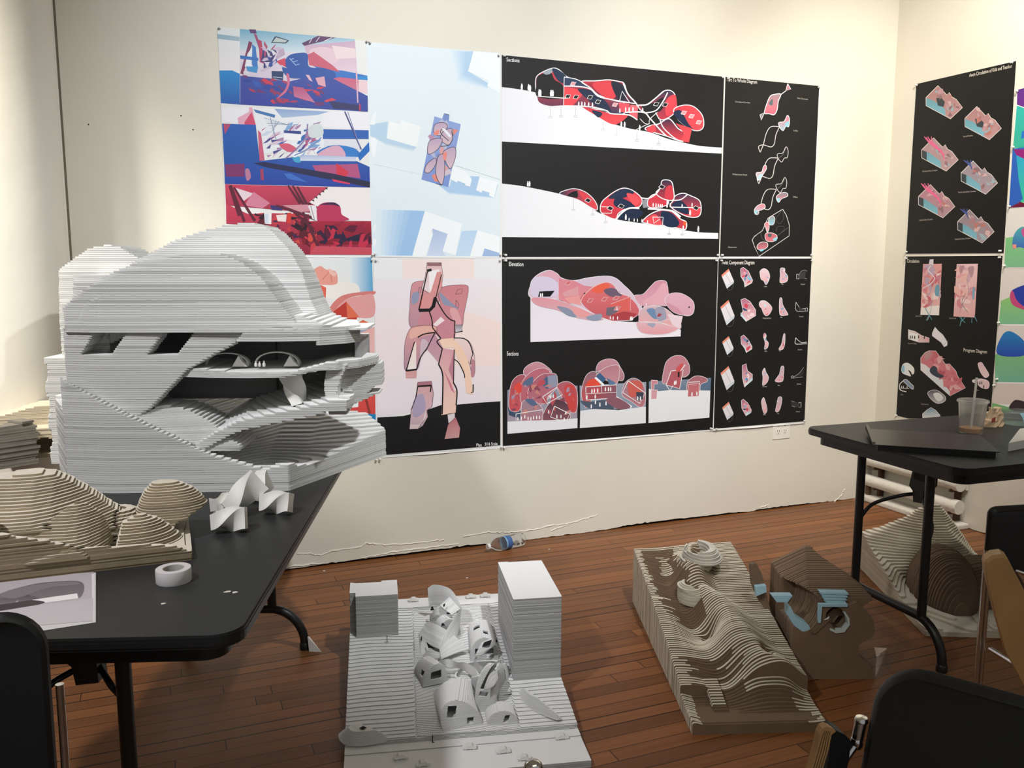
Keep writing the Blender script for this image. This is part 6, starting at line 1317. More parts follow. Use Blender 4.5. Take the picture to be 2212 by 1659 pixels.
# ------------------------------------------------------------------ things on the left table
def wood_model():
    O = (.032, 1.862); f0 = frame(O, (1, .005), (0, 1)); fr = lambda a, b, c: f0(a, b, c + TBL)
    root = empty('layered_terrain_model', fr(-.2, .12, 0), 'tan layered terrain model with rounded mounds, at the front of the left table', 'architectural model')
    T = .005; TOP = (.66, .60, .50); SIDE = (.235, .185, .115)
    fu = [-.6, -.45, -.366, -.3, -.26, -.215, -.17, -.12, -.07, -.03, 0]; fc = [.125, .115, .102, .084, .072, .054, .050, .046, .042, .032, .018]
    def Hbase(U, V):
        f = np.interp(U, fu, fc)
        pl = np.interp(U, [-.6, -.35, -.25, -.2, -.15, -.05, 0], [.10, .085, .05, .022, .020, .022, .016])
        k = sstep(.0, .05, V)
        h = f * (1 - k) + pl * k
        pit = .05 * np.exp(-((U + .19) / .05) ** 2 - ((V - .09) / .04) ** 2)
        return h - pit * .5 + .05 * sstep(.15, .27, V) * np.interp(U, [-.2, -.1, 0], [1, .4, .0])
    def base(U, V, c):
        return np.minimum(np.minimum(np.minimum(U + .56, -.0 - U), np.minimum(V - .0, .30 - V)), (Hbase(U, V) - c) * .8)
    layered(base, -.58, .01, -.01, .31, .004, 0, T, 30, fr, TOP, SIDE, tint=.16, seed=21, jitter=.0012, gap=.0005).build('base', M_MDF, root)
    def mound(U, V, c):
        p = np.interp(U, [-.56, -.42, -.34, -.30, -.265, -.235, -.20, -.165, -.13, -.11], [.13, .155, .168, .170, .162, .145, .118, .086, .058, .03])
        h = p - .55 * np.clip(.19 - V, 0, 1) - .4 * np.clip(V - .24, 0, 1)
        left = np.minimum(np.minimum(h - c, V - .045 - .0 * U) , .30 - V)
        hollow = .04 - np.hypot((U + .14) / 1.4, V - .10)
        return np.minimum(np.minimum(left, U + .555), -hollow) * .8
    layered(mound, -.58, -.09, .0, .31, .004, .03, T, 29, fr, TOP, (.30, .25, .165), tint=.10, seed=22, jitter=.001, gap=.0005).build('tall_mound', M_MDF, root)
    def leaf(U, V, c):
        pk = np.interp(U, [-.34, -.325, -.28, -.235, -.215, -.195, -.175, -.16, -.15], [.02, .055, .088, .118, .126, .118, .10, .07, .02])
        vr = np.interp(U, [-.34, -.215, -.15], [.025, .09, .10])
        d = V - vr
        h = pk - np.where(d < 0, -d * .85, d * 2.2) - .25 * np.clip(U + .20, 0, 1) * np.abs(d) / .05
        return (h - c) * .7
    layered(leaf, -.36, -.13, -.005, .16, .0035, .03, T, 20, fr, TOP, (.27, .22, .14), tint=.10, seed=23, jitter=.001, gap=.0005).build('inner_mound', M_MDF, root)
    def right1(U, V, c):
        a = (U + .085) * .97 + (V - .105) * .26; b = (V - .105) * .97 - (U + .085) * .26
        a2 = a + .012
        h = .080 - .030 * (np.abs(a2) / .085) ** 1.6 - .050 * (np.abs(b) / .055) ** 1.6 - .03 * np.clip(a2 / .08, 0, 2) ** 2
        return np.minimum(np.minimum((h - c) * .5, U + .142 - .3 * (c - .04)), -.004 - U)
    layered(right1, -.16, .01, .02, .2, .0035, .012, T, 14, fr, TOP, SIDE, tint=.1, seed=24, jitter=.001, gap=.0005).build('near_mound', M_MDF, root)
    def right2(U, V, c):
        a = (U + .025) * .97 + (V - .20) * -.2; b = (V - .20) * .97 + (U + .025) * .2
        a2 = np.where(a < -.02, (a + .02) * 1.35, (a + .02) * .84)
        h = .128 - .070 * (np.abs(a2) / .085) ** 2.6 - .06 * (b / .062) ** 2 - .010 * np.clip(a2 / .08, -1, 2)
        lo = .030 + .42 * np.clip(U + .06, 0, .09) + .12 * np.clip(U - .03, 0, 1) + .25 * np.clip(V - .2, 0, 1)
        return np.minimum(np.minimum((h - c) * .5, (c - lo) * .6), .062 - U)
    layered(right2, -.13, .08, .11, .29, .0035, .015, T, 24, fr, TOP, (.27, .215, .135), tint=.12, seed=25, jitter=.001, gap=.0005).build('far_mound', M_MDF, root)
    def swirl(U, V, c):
        r = np.hypot((U + .155) / 1.15, V - .215)
        return np.minimum(np.where(c < .072 - .55 * np.clip(r - .03, 0, 1), .075 - r, -1), r - .012 - (c > .055) * .01)
    layered(swirl, -.26, -.06, .13, .3, .0035, .02, T, 11, fr, TOP, SIDE, tint=.1, seed=26, jitter=.001, gap=.0005).build('ring_steps', M_MDF, root)
    def stump(U, V, c):
        r = np.hypot(U + .385, V - .03); return np.minimum(.038 - .1 * abs(c - .1) - r, 1)
    layered(stump, -.44, -.33, -.012, .08, .0035, .075, T, 9, fr, TOP, SIDE, tint=.08, seed=27, gap=.0005).build('stump', M_MDF, root)
wood_model()

def pile():
    # stack of large grey boards, cut by the left edge
    P0 = (-.383, 2.985); fr0 = frame(P0, (-.88, -.47), (-.47, .88)); fr = lambda a, b, c: fr0(a, b, c)
    root = empty('grey_board_model', fr(.15, .1, TBL), 'stack of grey boards in front of the white column, cut by the left edge', 'architectural model')
    rg = random.Random(4); z = TBL
    M_GREY = mat('grey_board_edges', (.21, .195, .16), rough=.85, noise=.12, nscale=25)
    n = 17
    for k in range(n):
        th = .0080; sh = rg.uniform(-.004, .006) - (.012 if k in (5, 6, 11) else 0) - .0006 * k
        mb = MB(); top = k == n - 1
        a1 = .40
        if k >= n - 3: mb.prism([(sh + .0, .0), (a1, .0), (a1, .08), (sh, .08)] if k < n - 2 else ([(sh + .01, .01), (.035 if top else .12, 0), (.05, .075), (sh + .02, .075)]), z, z + th - .0009, fr)
        else: mb.prism([(sh, rg.uniform(-.003, .003)), (a1, rg.uniform(-.003, .003)), (a1, .08), (sh, .08)], z, z + th - .0009, fr)
        mb.build('board', M_GREY, root); z += th
pile()
def beige_back():
    root = empty('cream_cave_model', (-.375, 3.10, TBL), 'cream layered cave-like model behind the big white model, beside the grey boards', 'architectural model')
    fr = lambda a, b, c: (-.415 + a, 3.10 + b, TBL + c)
    def fld(U, V, c):
        back = np.minimum(np.minimum(V - .05, .18 - V), np.minimum(U + .10, .075 - U))
        back = np.minimum(back, .155 - .25 * np.clip(.02 - U, 0, 1) - c)
        r = np.hypot(U - .045, (c - .035) * 1.0) + 0 * V
        cave = np.minimum(np.minimum(.062 - r - .3 * np.clip(V, 0, 1) * 0, r - .030 - .15 * np.clip(V, 0, .05)), np.minimum(V + .03, .06 - V))
        floor_ = np.minimum(np.minimum(V + .02, .15 - V), np.minimum(.012 - c, np.minimum(U + .02, .09 - U)))
        return np.maximum(np.maximum(back, cave), floor_)
    layered(fld, -.13, .10, -.04, .19, .004, 0, .005, 31, fr, (.62, .55, .42), (.47, .41, .30), tint=.08, seed=31, jitter=.001, gap=.0005).build('stepped_shell', M_MDF, root)
beige_back()

def twist_mesh(c, axis, up, L, w, h, twist=PI / 2, bulge=.25, n=18, m=7, w2=None, h2=None):
    """twisted four-sided block: a flat rectangle that turns a quarter as it runs along the axis"""
    A = Vector(axis).normalized(); U_ = Vector(up); U_ = (U_ - A * U_.dot(A)).normalized(); V_ = A.cross(U_)
    w2 = w2 or w; h2 = h2 or h
    mb = MB(); vs = []; fs = []; q = 4 * m
    for i in range(n + 1):
        t = i / n; ang = twist * sstep(0, 1, t); ww = w + (w2 - w) * t; hh = h + (h2 - h) * t; s = 1 - bulge * math.sin(PI * t)
        for k in range(q):
            sd, f = divmod(k, m); f /= m
            x, y = [(1 - 2 * f, 1), (-1, 1 - 2 * f), (-1 + 2 * f, -1), (1, -1 + 2 * f)][sd]
            y *= 1 - .12 * (1 - x * x)
            x, y = x * ww / 2 * s, y * hh / 2
            X = x * math.cos(ang) - y * math.sin(ang); Y = x * math.sin(ang) + y * math.cos(ang)
            vs.append(Vector(c) + A * (L * (t - .5)) + U_ * Y + V_ * X)
    for i in range(n):
        for k in range(q): fs.append((i * q + k, i * q + (k + 1) % q, (i + 1) * q + (k + 1) % q, (i + 1) * q + k))
    fs.append(tuple(range(q - 1, -1, -1))); fs.append(tuple(n * q + k for k in range(q)))
    mb.add(vs, fs); return mb
def twist(px, py, z, axis, up, L, w, h, label, **k):
    c = on_z(px, py, TBL + z); mb = twist_mesh(tuple(c), axis, up, L, w, h, **k)
    lo = min(p[2] for p in mb.v); dz = TBL + .0005 - lo
    mb.v = [(p[0], p[1], p[2] + dz) for p in mb.v]
    o = mb.build('twisted_block', M_WHITE, origin=(c[0], c[1], TBL), angle=.55)
    tag(o, label, 'model piece', 'loose twisted white blocks')
twist(496, 1128, .022, (.93, -.25, .05), (0, .1, 1), .075, .050, .036, 'small twisted white block nearest the masking tape on the left table', twist=1.75, bulge=.1)
twist(598, 1091, .022, (.86, -.45, .0), (0, .2, 1), .072, .046, .040, 'twisted white block furthest right, near the edge of the left table', twist=1.75, bulge=.1)
twist(525, 1083, .035, (.80, .15, .60), (-.5, .2, 1), .105, .060, .040, 'largest twisted white block, standing tilted in front of the big model', twist=1.5, bulge=.15)
twist(556, 1056, .030, (.62, .6, .35), (-.2, 0, 1), .075, .055, .036, 'twisted white block leaning behind the largest twisted block', twist=1.6, bulge=.1)
twist(480, 1096, .018, (.9, .3, .0), (0, .2, 1), .045, .046, .034, 'half-hidden twisted white block at the left of the largest one', twist=1.4, bulge=.1)
c = BIG(.008, .085, TBL * 0 + .2)
mb = twist_mesh((c[0], c[1], TBL + .268), (-.25, .1, 1), (1, -.4, .1), .082, .062, .030, twist=1.5, bulge=.15)
o = mb.build('twisted_block', M_WHITE, origin=c, angle=.55); tag(o, 'twisted white block standing inside the opening of the big white model', 'model piece', 'loose twisted white blocks')
# roll of tape
M_TAPE = mat('white_tape', (.56, .535, .54), rough=.7); M_CORE = mat('tape_core', (.42, .40, .37), rough=.8)
c = on_z(375, 1240, TBL + .014)
r = empty('tape_roll', (c[0], c[1], TBL), 'roll of white tape lying flat on the left table', 'tape')
mb = MB(); mb.lathe([(.0205, 0), (.0325, 0), (.0330, .001), (.0330, .0255), (.0325, .0265), (.0205, .0265), (.0205, 0)], (c[0], c[1], TBL), 48); mb.build('tape_winding', M_TAPE, r, angle=.6)
mb = MB(); mb.lathe([(.0190, .0005), (.0204, .0005), (.0204, .026), (.0190, .026), (.0190, .0005)], (c[0], c[1], TBL), 40); mb.build('cardboard_core', M_CORE, r, angle=.6)
# printed photograph lying on the table
p = Print('table', 0, 960, .42127)
p.poly('#cfc9cc>#c6bfc4', '-300,690 480,690 478,905 -300,975').poly('#b8b0b6>#bdb5bb', '-300,720 480,655 478,790 -300,900')
p.poly('#e0dcdf', '470,665 484,664 484,908 474,910')
p.spoly('#6f676c>#8b8389', '-300,790 -60,780 60,745 200,712 330,702 400,702 430,720 428,760 405,790 380,770 220,790 150,812 120,830 60,850 -60,880 -300,900').poly('#5a5256>#8b858a', '-60,800 140,770 240,800 60,850 -60,850').poly('#a8a0a6', '80,805 95,800 85,845 70,850').poly('#ece9ea>#f0eeee', '165,798 395,765 402,790 215,815').spoly('#847c82', '0,770 110,735 250,712 380,706 400,720 250,735 80,790')
p.spoly('#4c4448', '-100,840 60,815 160,800 230,812 120,838 -60,865').poly('#c4bcc2>#cdc6cb', '-300,905 160,830 478,790 476,906 -300,972')
tl = on_z(207, 1237, TBL); bl = on_z(207, 1345, TBL); wv = np.array([tl[1] - bl[1], -(tl[0] - bl[0]), 0]); wv /= np.linalg.norm(wv)
def topx(q):
    v = np.array([q[0], q[1], .7404]) - EYE; t = v @ FWD; return (W / 2 + FPX * (v @ RIG) / t, H / 2 - FPX * (v @ UPV) / t)
C_ = [topx(tl - wv * .42), topx(tl), topx(bl), topx(bl - wv * .42)]
p.build('printed_photograph', C_, 'grey printed photograph lying at the near left of the left table', 'print', paper='#d6d2d4', off=.0006)
# scraps
M_SCRAP = mat('paper_scrap', (.7, .66, .6), rough=.8)
def scrap(x, y, s, label, z=0, seed=0, h=.003):
    rg = random.Random(seed); c = on_z(x, y, z); P = [(c[0] + s * rg.uniform(.5, 1) * math.cos(t) * 1.5, c[1] + s * rg.uniform(.4, 1) * math.sin(t)) for t in [k * PI / 3 for k in range(6)]]
    mb = MB(); mb.prism(P, z + .0003, z + .0003 + h); o = mb.build('paper_scrap', M_SCRAP, origin=(c[0], c[1], z)); tag(o, label, 'scrap', 'paper scraps')
scrap(1009, 1249, .005, 'tiny pale scrap on the floor behind the white site model', 0, 1); scrap(700, 1234, .004, 'tiny pale scrap on the floor by the wall, right of the left table', 0, 2); scrap(1186, 1187, .005, 'tiny pale scrap on the floor right of the water bottle', 0, 3)
scrap(493, 1279, .006, 'white paper shred on the left table near its right edge', TBL, 4, .0012); scrap(507, 1281, .005, 'thin pale shred on the left table nearest its right edge', TBL, 5, .0012); scrap(353, 1305, .004, 'small pale flake on the left table right of the printed photograph', TBL, 6, .0015)
c = on_z(680, 1408, 0)
mb = MB(); mb.add([(c[0] - .018, c[1] + .01, .0), (c[0] + .022, c[1] - .012, .0), (c[0] - .004, c[1] + .03, .004), (c[0] - .022, c[1] + .012, .055), (c[0] - .014, c[1] + .022, .05)], [(0, 1, 3), (1, 2, 4, 3), (0, 3, 4, 2), (0, 2, 1)])
tag(mb.build('plastic_wedge', M_WHITE, origin=c), 'white plastic wedge on the floor against the left table foot', 'scrap')
# ------------------------------------------------------------------ things on and by the right table, radiator, chairs
M_CHROME = mat('chrome_tube', (.62, .62, .62), rough=.12, metal=1)
M_VINYL = mat('black_vinyl', (.011, .011, .012), rough=.42, spec=.4, bump=.04, bscale=400)
M_PLY = mat('plywood_edge', (.42, .235, .095), rough=.5, noise=.2, nscale=18)
M_DARK = mat('black_plastic', (.013, .012, .012), rough=.30, spec=.5)
M_DARKTOP = mat('black_satin_lid', (.030, .027, .027), rough=.34, spec=.5)
zt = .74
# flat black case
C_ = [on_z(*q, zt + .02) for q in ((1889, 961), (2159, 977))]
fl, frr = C_[0][:2], C_[1][:2]; ux = (frr - fl); wL = np.linalg.norm(ux); ux /= wL; vx = np.array([-ux[1], ux[0]])
F_ = frame(fl, ux, vx)
r = empty('flat_case', (*F_(wL / 2, .15)[:2], zt), 'flat black case with a sloping front, lying near the corner of the right table', 'case')
mb = MB(); mb.prism([(-.0, zt + .001), (.012, zt + .0005), (.30, zt + .0005), (.30, zt + .016), (0, zt + .019)], .010, wL - .010, lambda a, b, c: F_(c, a, b)); mb.build('body', M_DARK, r)
mb = MB(); mb.prism([(-.004, zt + .0191), (.305, zt + .0161), (.305, zt + .019), (-.004, zt + .022)], 0, wL, lambda a, b, c: F_(c, a, b)); mb.build('lid', M_DARKTOP, r)
mb = MB(); mb.prism([(.0, zt + .019), (.30, zt + .017), (.315, zt + .034), (.29, zt + .033), (.02, zt + .026)], -.006, .004, lambda a, b, c: F_(c, a, b)); mb.build('raised_edge', M_DARK, r)
q = F_(wL * .52, .10); mb = MB(); mb.lathe([(0, .0008), (.004, .0006), (.005, 0)], (q[0], q[1], zt + .021), 10); mb.build('button', M_DARK, r)
# takeaway cup
M_CUP = mat('clear_plastic_cup', (.93, .92, .90), rough=.18, trans=.85, ior=1.15, alpha=.55)
M_COFFEE = mat('milky_coffee', (.52, .27, .09), rough=.3)
M_STRAW = mat('translucent_straw', (.72, .70, .64), rough=.4, alpha=.85)
M_SLEEVE = mat('cup_print', (.62, .54, .45), rough=.6, alpha=.55)
c = on_z(2097, 936, zt); c = (c[0], c[1], zt)
r = empty('takeaway_cup', c, 'clear plastic takeaway cup with a straw and some coffee on the right table', 'cup')
mb = MB(); mb.lathe([(0, .001), (.0375, .001), (.0385, .004), (.0395, .02), (.0475, .112), (.049, .113), (.049, .118), (.0478, .118), (.0465, .112), (.0386, .02), (.037, .006), (0, .006)], c, 36); mb.build('cup_wall', M_CUP, r, angle=.6)
mb = MB(); mb.lathe([(0, .0062), (.0368, .0062), (.0384, .0195), (.0386, .0215), (0, .0215)], c, 32); mb.build('coffee', M_COFFEE, r, angle=.6)
mb = MB(); mb.lathe([(0, .1240), (.012, .1245), (.036, .1235), (.046, .1265), (.051, .1255), (.0535, .1215), (.0535, .1165), (.050, .1145), (.0495, .118), (.046, .1235), (.036, .1215), (0, .1225)], c, 36); mb.build('lid', M_CUP, r, angle=.6)
mb = MB(); mb.tube([(c[0] - .006, c[1] - .004, zt + .012), (c[0] + .014, c[1] + .004, zt + .205)], .0042, 10); mb.build('straw', M_STRAW, r, angle=.8)
mb = MB(); vs = []; fs = []
for i in range(9):
    t = -1.05 + .95 * i / 8
    for zz in (.03, .098): rr = .0395 + (zz - .02) * .087 + .0006; vs.append((c[0] + rr * math.cos(t), c[1] + rr * math.sin(t), zt + zz))
for i in range(8): fs.append((2 * i, 2 * i + 2, 2 * i + 3, 2 * i + 1))
mb.add(vs, fs); mb.build('printed_label', M_SLEEVE, r, angle=1)
# crumpled paper bag
M_KRAFT = mat('kraft_paper', (.56, .42, .27), rough=.85, noise=.12, nscale=40)
M_REDP = mat('red_print', (.35, .07, .05), rough=.8)
b0 = on_z(2143, 921, zt); rg = random.Random(3)
r = empty('paper_bag', (b0[0], b0[1], zt), 'crumpled tan paper bag just behind the takeaway cup', 'paper bag')
mb = MB(); vs = []; fs = []; nn = 14
for i in range(7):
    t = i / 6
    for k in range(nn):
        a = 2 * PI * k / nn; rad = (.040 * (1 - .45 * t) + rg.uniform(-.007, .007)) * (1 + .25 * math.cos(2 * a))
        vs.append((b0[0] + rad * math.cos(a) + .012 * t, b0[1] + rad * .7 * math.sin(a), zt + .0008 + .072 * t + (rg.uniform(-.006, .006) if i else 0)))
for i in range(6):
    for k in range(nn): fs.append((i * nn + k, i * nn + (k + 1) % nn, (i + 1) * nn + (k + 1) % nn, (i + 1) * nn + k))
fs.append(tuple(6 * nn + k for k in range(nn)))
mb.add(vs, fs); mb.build('crumpled_sack', M_KRAFT, r)
mb = MB(); mb.prism([(-.048, .022), (-.030, .026), (-.030, .044), (-.046, .040)], -.036, -.034, lambda a, b, c_: (b0[0] + a, b0[1] + c_, zt + b)); mb.build('red_mark', M_REDP, r)
# clear clamshell with blue label
M_BLUEL = mat('pale_blue_label', (.24, .44, .54), rough=.5)
b0 = on_z(2204, 918, zt)
r = empty('plastic_container', (b0[0], b0[1], zt), 'clear plastic food container with a pale blue label at the right edge of the table', 'container')
mb = MB(); mb.lathe([(0, .001), (.062, .001), (.068, .030), (.074, .032), (.066, .048), (.030, .056), (0, .057)], (b0[0] + .02, b0[1] + .02, zt), 28); mb.build('clamshell', M_FILM, r, angle=.7)
mb = MB(); vs = []; fs = []
for i in range(7):
    t = i / 6; zz = .002 + .050 * t
    for k in (-1, 1): vs.append((b0[0] - .012 + k * .034 + .01 * t, b0[1] - .055 + .030 * t ** 2 - .005 * k, zt + zz))
for i in range(6): fs.append((2 * i, 2 * i + 1, 2 * i + 3, 2 * i + 2))
mb.add(vs, fs); mb.build('label', M_BLUEL, r, angle=1)
# white foam board offcut
A_ = [on_z(*q, zt + .03) for q in ((2179, 957), (2203, 926), (2240, 921), (2262, 936), (2230, 947))]
mb = MB(); mb.prism([(q[0], q[1]) for q in A_], zt + .001, zt + .030)
tag(mb.build('foam_offcut', M_WHITE, origin=(A_[0][0], A_[0][1], zt)), 'white foam offcut with a pointed end at the right edge of the right table', 'offcut')
# radiator on the right wall
M_RAD = mat('radiator_paint', (.66, .63, .56), rough=.55, bump=.3, bscale=60); M_RUST = mat('rust', (.085, .045, .025), rough=.9)
def radiator():
    r = empty('pipe_radiator', (3.755, 3.45, .0), 'low white two-pipe radiator along the right wall, behind the right table', 'radiator')
    for z in (.235, .115):
        mb = MB(); mb.tube([(3.752, 3.155, z), (3.752, 3.16, z), (3.752, 3.79, z)], [.028, .033, .033], 20); o = mb.build('pipe', M_RAD, r, angle=.6)
        mb = MB(); mb.tube([(3.752, 3.150, z), (3.752, 3.185, z)], .037, 20); mb.build('end_cap', M_RAD, o, angle=.6)
    for y in (3.20, 3.72):
        mb = MB(); mb.box((3.775, y - .008, .03), (3.808, y + .008, .30)); mb.box((3.735, y - .008, .070), (3.808, y + .008, .080)); mb.box((3.735, y - .008, .188), (3.808, y + .008, .200)); mb.build('bracket', M_RUST, r)
    mb = MB(); mb.box((3.790, 3.15, .20), (3.806, 3.80, .33), bevel=.004); mb.build('backing_board', M_RAD, r)
    mb = MB(); mb.box((3.70, 3.13, 0.0005), (3.806, 3.805, .030), bevel=.008); mb.build('plinth', M_RAD, r)
    mb = MB(); mb.tube([(3.752, 3.77, .115), (3.752, 3.77, .001)], .014, 12); mb.build('feed_pipe', M_RUST, r)
radiator()
# water bottle on its side
M_PET = mat('clear_bottle', (.95, .97, .98), rough=.06, trans=.95, ior=1.12); M_LBL = mat('blue_bottle_label', (.055, .13, .34), rough=.35); M_LBL2 = mat('light_blue_band', (.22, .42, .62), rough=.35); M_CAPW = mat('white_cap', (.72, .72, .72), rough=.4)
def bottle():
    A = Vector((1.365, 3.700, .0325)); B = Vector((1.575, 3.752, .0325)); d = (B - A); L = d.length; d.normalize()
    q = Vector((0, 0, 1)).rotation_difference(d).to_matrix()
    r = empty('water_bottle', ((A + B) / 2).to_tuple()[:2] + (0,), 'empty clear water bottle with a blue label lying on the floor against the back wall', 'bottle')
    mb = MB(); mb.lathe([(.0125, .012), (.0125, .022), (.017, .030), (.0285, .052), (.0318, .066), (.0318, .09), (.0300, .095), (.0318, .10), (.0318, .15), (.0300, .155), (.0318, .16), (.0318, .198), (.029, .208), (.02, .211), (0, .205)], A, 32, axis=q); mb.build('bottle_wall', M_PET, r, angle=.5)
    mb = MB(); mb.lathe([(.0321, .101), (.0323, .1015), (.0323, .128), (.0321, .1285)], A, 32, axis=q); mb.build('label', M_LBL, r, angle=.7)
    mb = MB(); mb.lathe([(.0321, .0935), (.0323, .094), (.0323, .101)], A, 32, axis=q); mb.build('label_band', M_LBL2, r, angle=.7)
    mb = MB(); mb.lathe([(.0, 0), (.0135, .0), (.0145, .002), (.0145, .014), (.0125, .0145)], A, 24, axis=q); mb.build('cap', M_CAPW, r, angle=.6)
bottle()
# ---- chairs
def pad(P0, P1, up, th, r, nrm, bow=.0):
    """rounded upholstered panel: P0 lower left, P1 lower right, up vector (full height), thickness along nrm"""
    P0 = Vector(P0); P1 = Vector(P1); up = Vector(up); X = (P1 - P0); w = X.length; X.normalize(); h = up.length; Z = up.normalized(); N_ = Vector(nrm).normalized()
    mb = MB(); vs = []; fs = []
    rings = [(.010, 0), (.003, .2), (0, .5), (.003, .8), (.010, 1)]
    m = 0
    for ins, t in rings:
        poly = rrect(ins, w - ins, ins, h - ins, max(r - ins, .005), 8); m = len(poly)
        for a, b in poly:
            k = bow * (1 - (2 * a / w - 1) ** 2)
            vs.append(P0 + X * a + Z * b + N_ * (th * (t - .5) + k))
    for i in range(len(rings) - 1):
        for k in range(m): fs.append((i * m + k, i * m + (k + 1) % m, (i + 1) * m + (k + 1) % m, (i + 1) * m + k))
    # caps as strips so that a bowed panel stays smooth
    for ring, flip in ((0, 1), (len(rings) - 1, 0)):
        base = ring * m; q = m // 4
        idx = list(range(m)); i, j = 0, m - 1
        # pair points symmetric about the vertical middle
        right = [k for k in range(0, 2 * q)]; left = [k for k in range(m - 1, 2 * q - 1, -1)]
        for a in range(len(right) - 1):
            f = (base + right[a], base + right[a + 1], base + left[a + 1], base + left[a])
            fs.append(f[::-1] if flip else f)
    mb.add(vs, fs); return mb
# chair at the bottom left corner, pushed up to the left table
r = empty('tube_chair', (-.40, 1.28, 0), 'black-backed chrome tube chair at the bottom left, in front of the left table', 'chair', 'black tube chairs')
f = frame((-.163, 1.235), (-.97, .10), (.10, .97))
pad(f(.43, 0, .54), f(0, .0, .54), (.0, .012, .362), .022, .055, (.1, -1, 0), .012).build('backrest', M_VINYL, r, angle=.6)
for a in (-.010, .440):
    mb = MB(); mb.tube(smooth_curve([f(a, .004, .795), f(a, .0, .66), f(a, -.03, .47), f(a, -.10, .43), f(a, -.30, .43), f(a, -.40, .42), f(a, -.42, .36), f(a, -.43, .005)], 5), .0055, 12); mb.build('frame_tube', M_CHROME, r, angle=.8)
    mb = MB(); mb.tube([f(a, -.02, .50), f(a, .0, .2), f(a, .02, .006)], .0055, 12); mb.build('leg', M_CHROME, r, angle=.8)
pad(f(.42, -.43, .455), f(.01, -.43, .455), tuple(np.array(f(.0, -.05, 0)) - np.array(f(0, -.43, 0))), .03, .05, (0, 0, 1)).build('seat', M_VINYL, r, angle=.6)
# big chair at the bottom right: black back, chrome bracket, plywood shell
TLc = on_z(1906, 1418, .80); TRc = on_z(2330, 1533, .80); ux = (TRc - TLc); wid = np.linalg.norm(ux); ux /= wid; nx = np.array([ux[1], -ux[0], 0])
BLc = on_y(1861, 1650, TLc[1] - .02); dn = (BLc - TLc); dn = dn / np.linalg.norm(dn)
r = empty('padded_chair', (TLc[0] + .2, TLc[1] - .15, 0), 'large black chair back with a chrome bracket, cut by the bottom right corner', 'chair', 'black padded chairs')
pad(tuple(TLc + dn * .36), tuple(TLc + dn * .36 + ux * .45), tuple(-dn * .36), .026, .065, tuple(nx), .008).build('backrest', M_VINYL, r, angle=.6)
yb = TLc[1] - .004
def py(x, y, dy=0.0): return tuple(on_y(x, y, yb + dy))
mb = MB(); mb.tube([py(1861, 1553), py(1852, 1600)], .0085, 16); mb.tube(smooth_curve([py(1852, 1600), py(1842, 1616), py(1825, 1640), py(1821, 1665), py(1824, 1700)], 5), .0065, 14)
q = py(1824, 1700); mb.tube([q, (q[0] + .02, q[1], .005)], .0065, 12); mb.build('frame_tube', M_CHROME, r, angle=.8)
mb = MB(); T0 = Vector(py(1861, 1553)); mb.lathe([(0, .003), (.008, .0025), (.0096, 0), (.0096, -.004)], T0, 16); mb.build('tube_cap', M_CHROME, r, angle=.8)
mb = MB(); mb.lathe([(0, .009), (.008, .007), (.010, 0), (.008, -.007), (0, -.009)], py(1851, 1604), 16); mb.build('joint', M_CHROME, r, angle=.8)
q = TLc + ux * .465 + dn * .1
mb = MB(); mb.tube([tuple(q), (q[0], q[1] - .02, .005)], .0085, 12); mb.build('frame_tube', M_CHROME, r, angle=.8)
E_ = lambda a, b, c: (a + .25 * c, yb - .01 + c, b)
def xz(pts): return [(on_y(x, y, yb - .01)[0], on_y(x, y, yb - .01)[2]) for x, y in pts]
ply = [(1700, 1850), (1730, 1740), (1752, 1660), (1762, 1625), (1771, 1586), (1777, 1574), (1786, 1569), (1797, 1573), (1806, 1580), (1796, 1588), (1790, 1620), (1779, 1656), (1755, 1750), (1728, 1850)]
mb = MB(); mb.prism(xz(ply), 0, .012, E_); o = mb.build('plywood_shell', M_PLY, r)
mb = MB()
for k in range(4):
    f_ = (k + 1) / 5
    L_ = [(1752 + 27 * f_, 1659), (1762 + 28 * f_, 1624), (1772 + 24 * f_, 1590 - 2 * f_), (1779 + 18 * f_, 1578 + 3 * f_)]
    pts = xz(L_); mb.tube([E_(a, b, -.0003) for a, b in pts], .00045, 6)
mb.build('ply_lines', M_RUST, o)
mb = MB(); mb.prism(xz([(1798, 1588), (1808, 1580), (1826, 1588), (1840, 1602), (1836, 1640), (1815, 1700), (1790, 1800), (1765, 1800), (1781, 1700), (1792, 1640)]), .002, .03, E_); mb.build('seat_pad', M_VINYL, r)
# chair by the right table: low black back on chrome tubes, seen past the tan plywood side
r = empty('padded_chair', (2.0, 1.55, 0), 'black chair back in chrome tubes at the right edge, in front of the right table', 'chair', 'black padded chairs')
def p5(x, y, Y=1.52): return np.array(on_y(x, y, Y))
A0 = p5(2135, 1094); B0 = p5(2330, 1094, 1.47); ux = B0 - A0; ux[2] = 0; ux /= np.linalg.norm(ux); hh = A0[2] - p5(2140, 1240)[2]
pad(tuple(A0 - np.array([0, 0, hh])), tuple(A0 - np.array([0, 0, hh]) + ux * .42), (0, 0, hh), .022, .022, (ux[1], -ux[0], 0), .004).build('backrest', M_VINYL, r, angle=.6)
for dx, col in ((0, 0), (9, 0)):
    a = p5(2131 + dx, 1188, 1.49); mb = MB(); mb.tube([tuple(a), (a[0] + .004, a[1] + .004, .42), (a[0] + .002, a[1], .003)], .0062, 12); mb.build('frame_tube', M_CHROME, r, angle=.8)
a = p5(2131, 1188, 1.49)
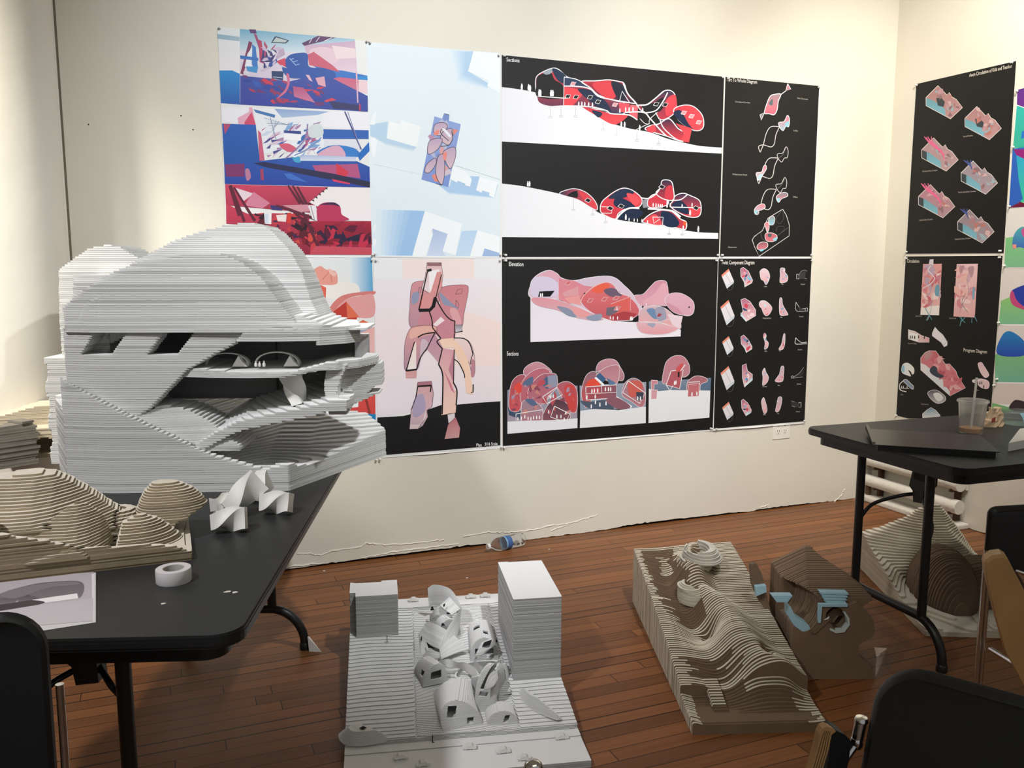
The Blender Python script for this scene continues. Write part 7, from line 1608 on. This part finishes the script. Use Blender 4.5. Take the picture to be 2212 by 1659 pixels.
mb = MB(); q0 = p5(2139, 1402, 1.53); q1 = p5(2200, 1440, 1.42); q2 = q0 + (q1 - q0) * 1.9; mb.tube([tuple(q0), tuple(q1), (q2[0], q2[1], q1[2])], .006, 10); mb.build('cross_rail', M_CHROME, r, angle=.8)
q0 = p5(2188, 1230, 1.50); q1 = p5(2216, 1240, 1.48); q2 = q0 + (q1 - q0) * 8
mb = MB(); mb.tube([tuple(q0), tuple(q1), (q2[0], q2[1], q1[2])], .005, 10); mb.build('seat_rail', M_CHROME, r, angle=.8)
q = A0 + ux * .44; mb = MB(); mb.tube([(q[0], q[1], A0[2] - .08), (q[0], q[1], .003)], .0062, 12); mb.build('frame_tube', M_CHROME, r, angle=.8)
# tan plywood chair side
r = empty('plywood_chair', (1.75, 1.2, 0), 'tan plywood chair side with a rounded top, leaning at the right edge', 'chair')
Yp = 1.25; G = lambda a, b, c: (a + .9 * c, Yp + c, b)
def xzp(pts): return [(on_y(x, y, Yp)[0], on_y(x, y, Yp)[2]) for x, y in pts]
band = [(2127, 1220), (2130, 1211), (2144, 1201), (2164, 1198), (2176, 1205), (2215, 1280), (2290, 1440), (2370, 1640), (2320, 1650), (2262, 1560), (2214, 1488), (2197, 1455), (2173, 1411), (2150, 1330), (2133, 1258)]
P_ = xzp(band); cxm = sum(p[0] for p in P_) / len(P_); czm = sum(p[1] for p in P_) / len(P_)
mb = MB(); inner = [(a + (cxm - a) * .035 , b + (czm - b) * .035) for a, b in P_]; nn = len(P_)
vs = [G(a, b, 0) for a, b in inner] + [G(a, b, .004) for a, b in P_] + [G(a, b, .030) for a, b in P_]
fs = [(i, (i + 1) % nn, nn + (i + 1) % nn, nn + i) for i in range(nn)] + [(nn + i, nn + (i + 1) % nn, 2 * nn + (i + 1) % nn, 2 * nn + i) for i in range(nn)]
tri = tessellate_polygon([[Vector((a, b, 0)) for a, b in inner]]); fs += [t for t in tri] + [(2 * nn + t[2], 2 * nn + t[1], 2 * nn + t[0]) for t in tri]
mb.add(vs, fs); mb.build('side_panel', mat('tan_plywood', (.44, .25, .095), rough=.45, noise=.12, nscale=9), r, angle=.5)
mb = MB(); a = xzp([(2340, 1640)])[0]; mb.tube([G(a[0], a[1], .015), (a[0] + .02, Yp + .015, .003)], .012, 12); mb.build('leg', M_CHROME, r, angle=.8)
# chrome chair tube poking in at the bottom edge
q = on_y(1152, 1651, .80)
r = empty('tube_chair', (q[0], q[1], 0), 'chrome chair tube end poking in at the middle of the bottom edge', 'chair')
mb = MB(); mb.tube(smooth_curve([(q[0] - .002, q[1], .003), (q[0], q[1], q[2] - .12), (q[0], q[1], q[2] - .005)], 4), .0105, 18); mb.lathe([(.0105, -.005), (.0095, .0005), (.006, .004), (0, .0055)], tuple(q), 18); mb.build('frame_tube', M_CHROME, r, angle=.9)
pad((q[0] - .2, q[1] - .33, .44), (q[0] + .2, q[1] - .33, .44), (0, .30, 0), .03, .04, (0, 0, 1)).build('seat', M_VINYL, r, angle=.6)
mb = MB(); mb.tube([(q[0] + .0, q[1], .40), (q[0], q[1] - .34, .40), (q[0], q[1] - .34, .003)], .0105, 12); mb.build('seat_rail', M_CHROME, r, angle=.8)
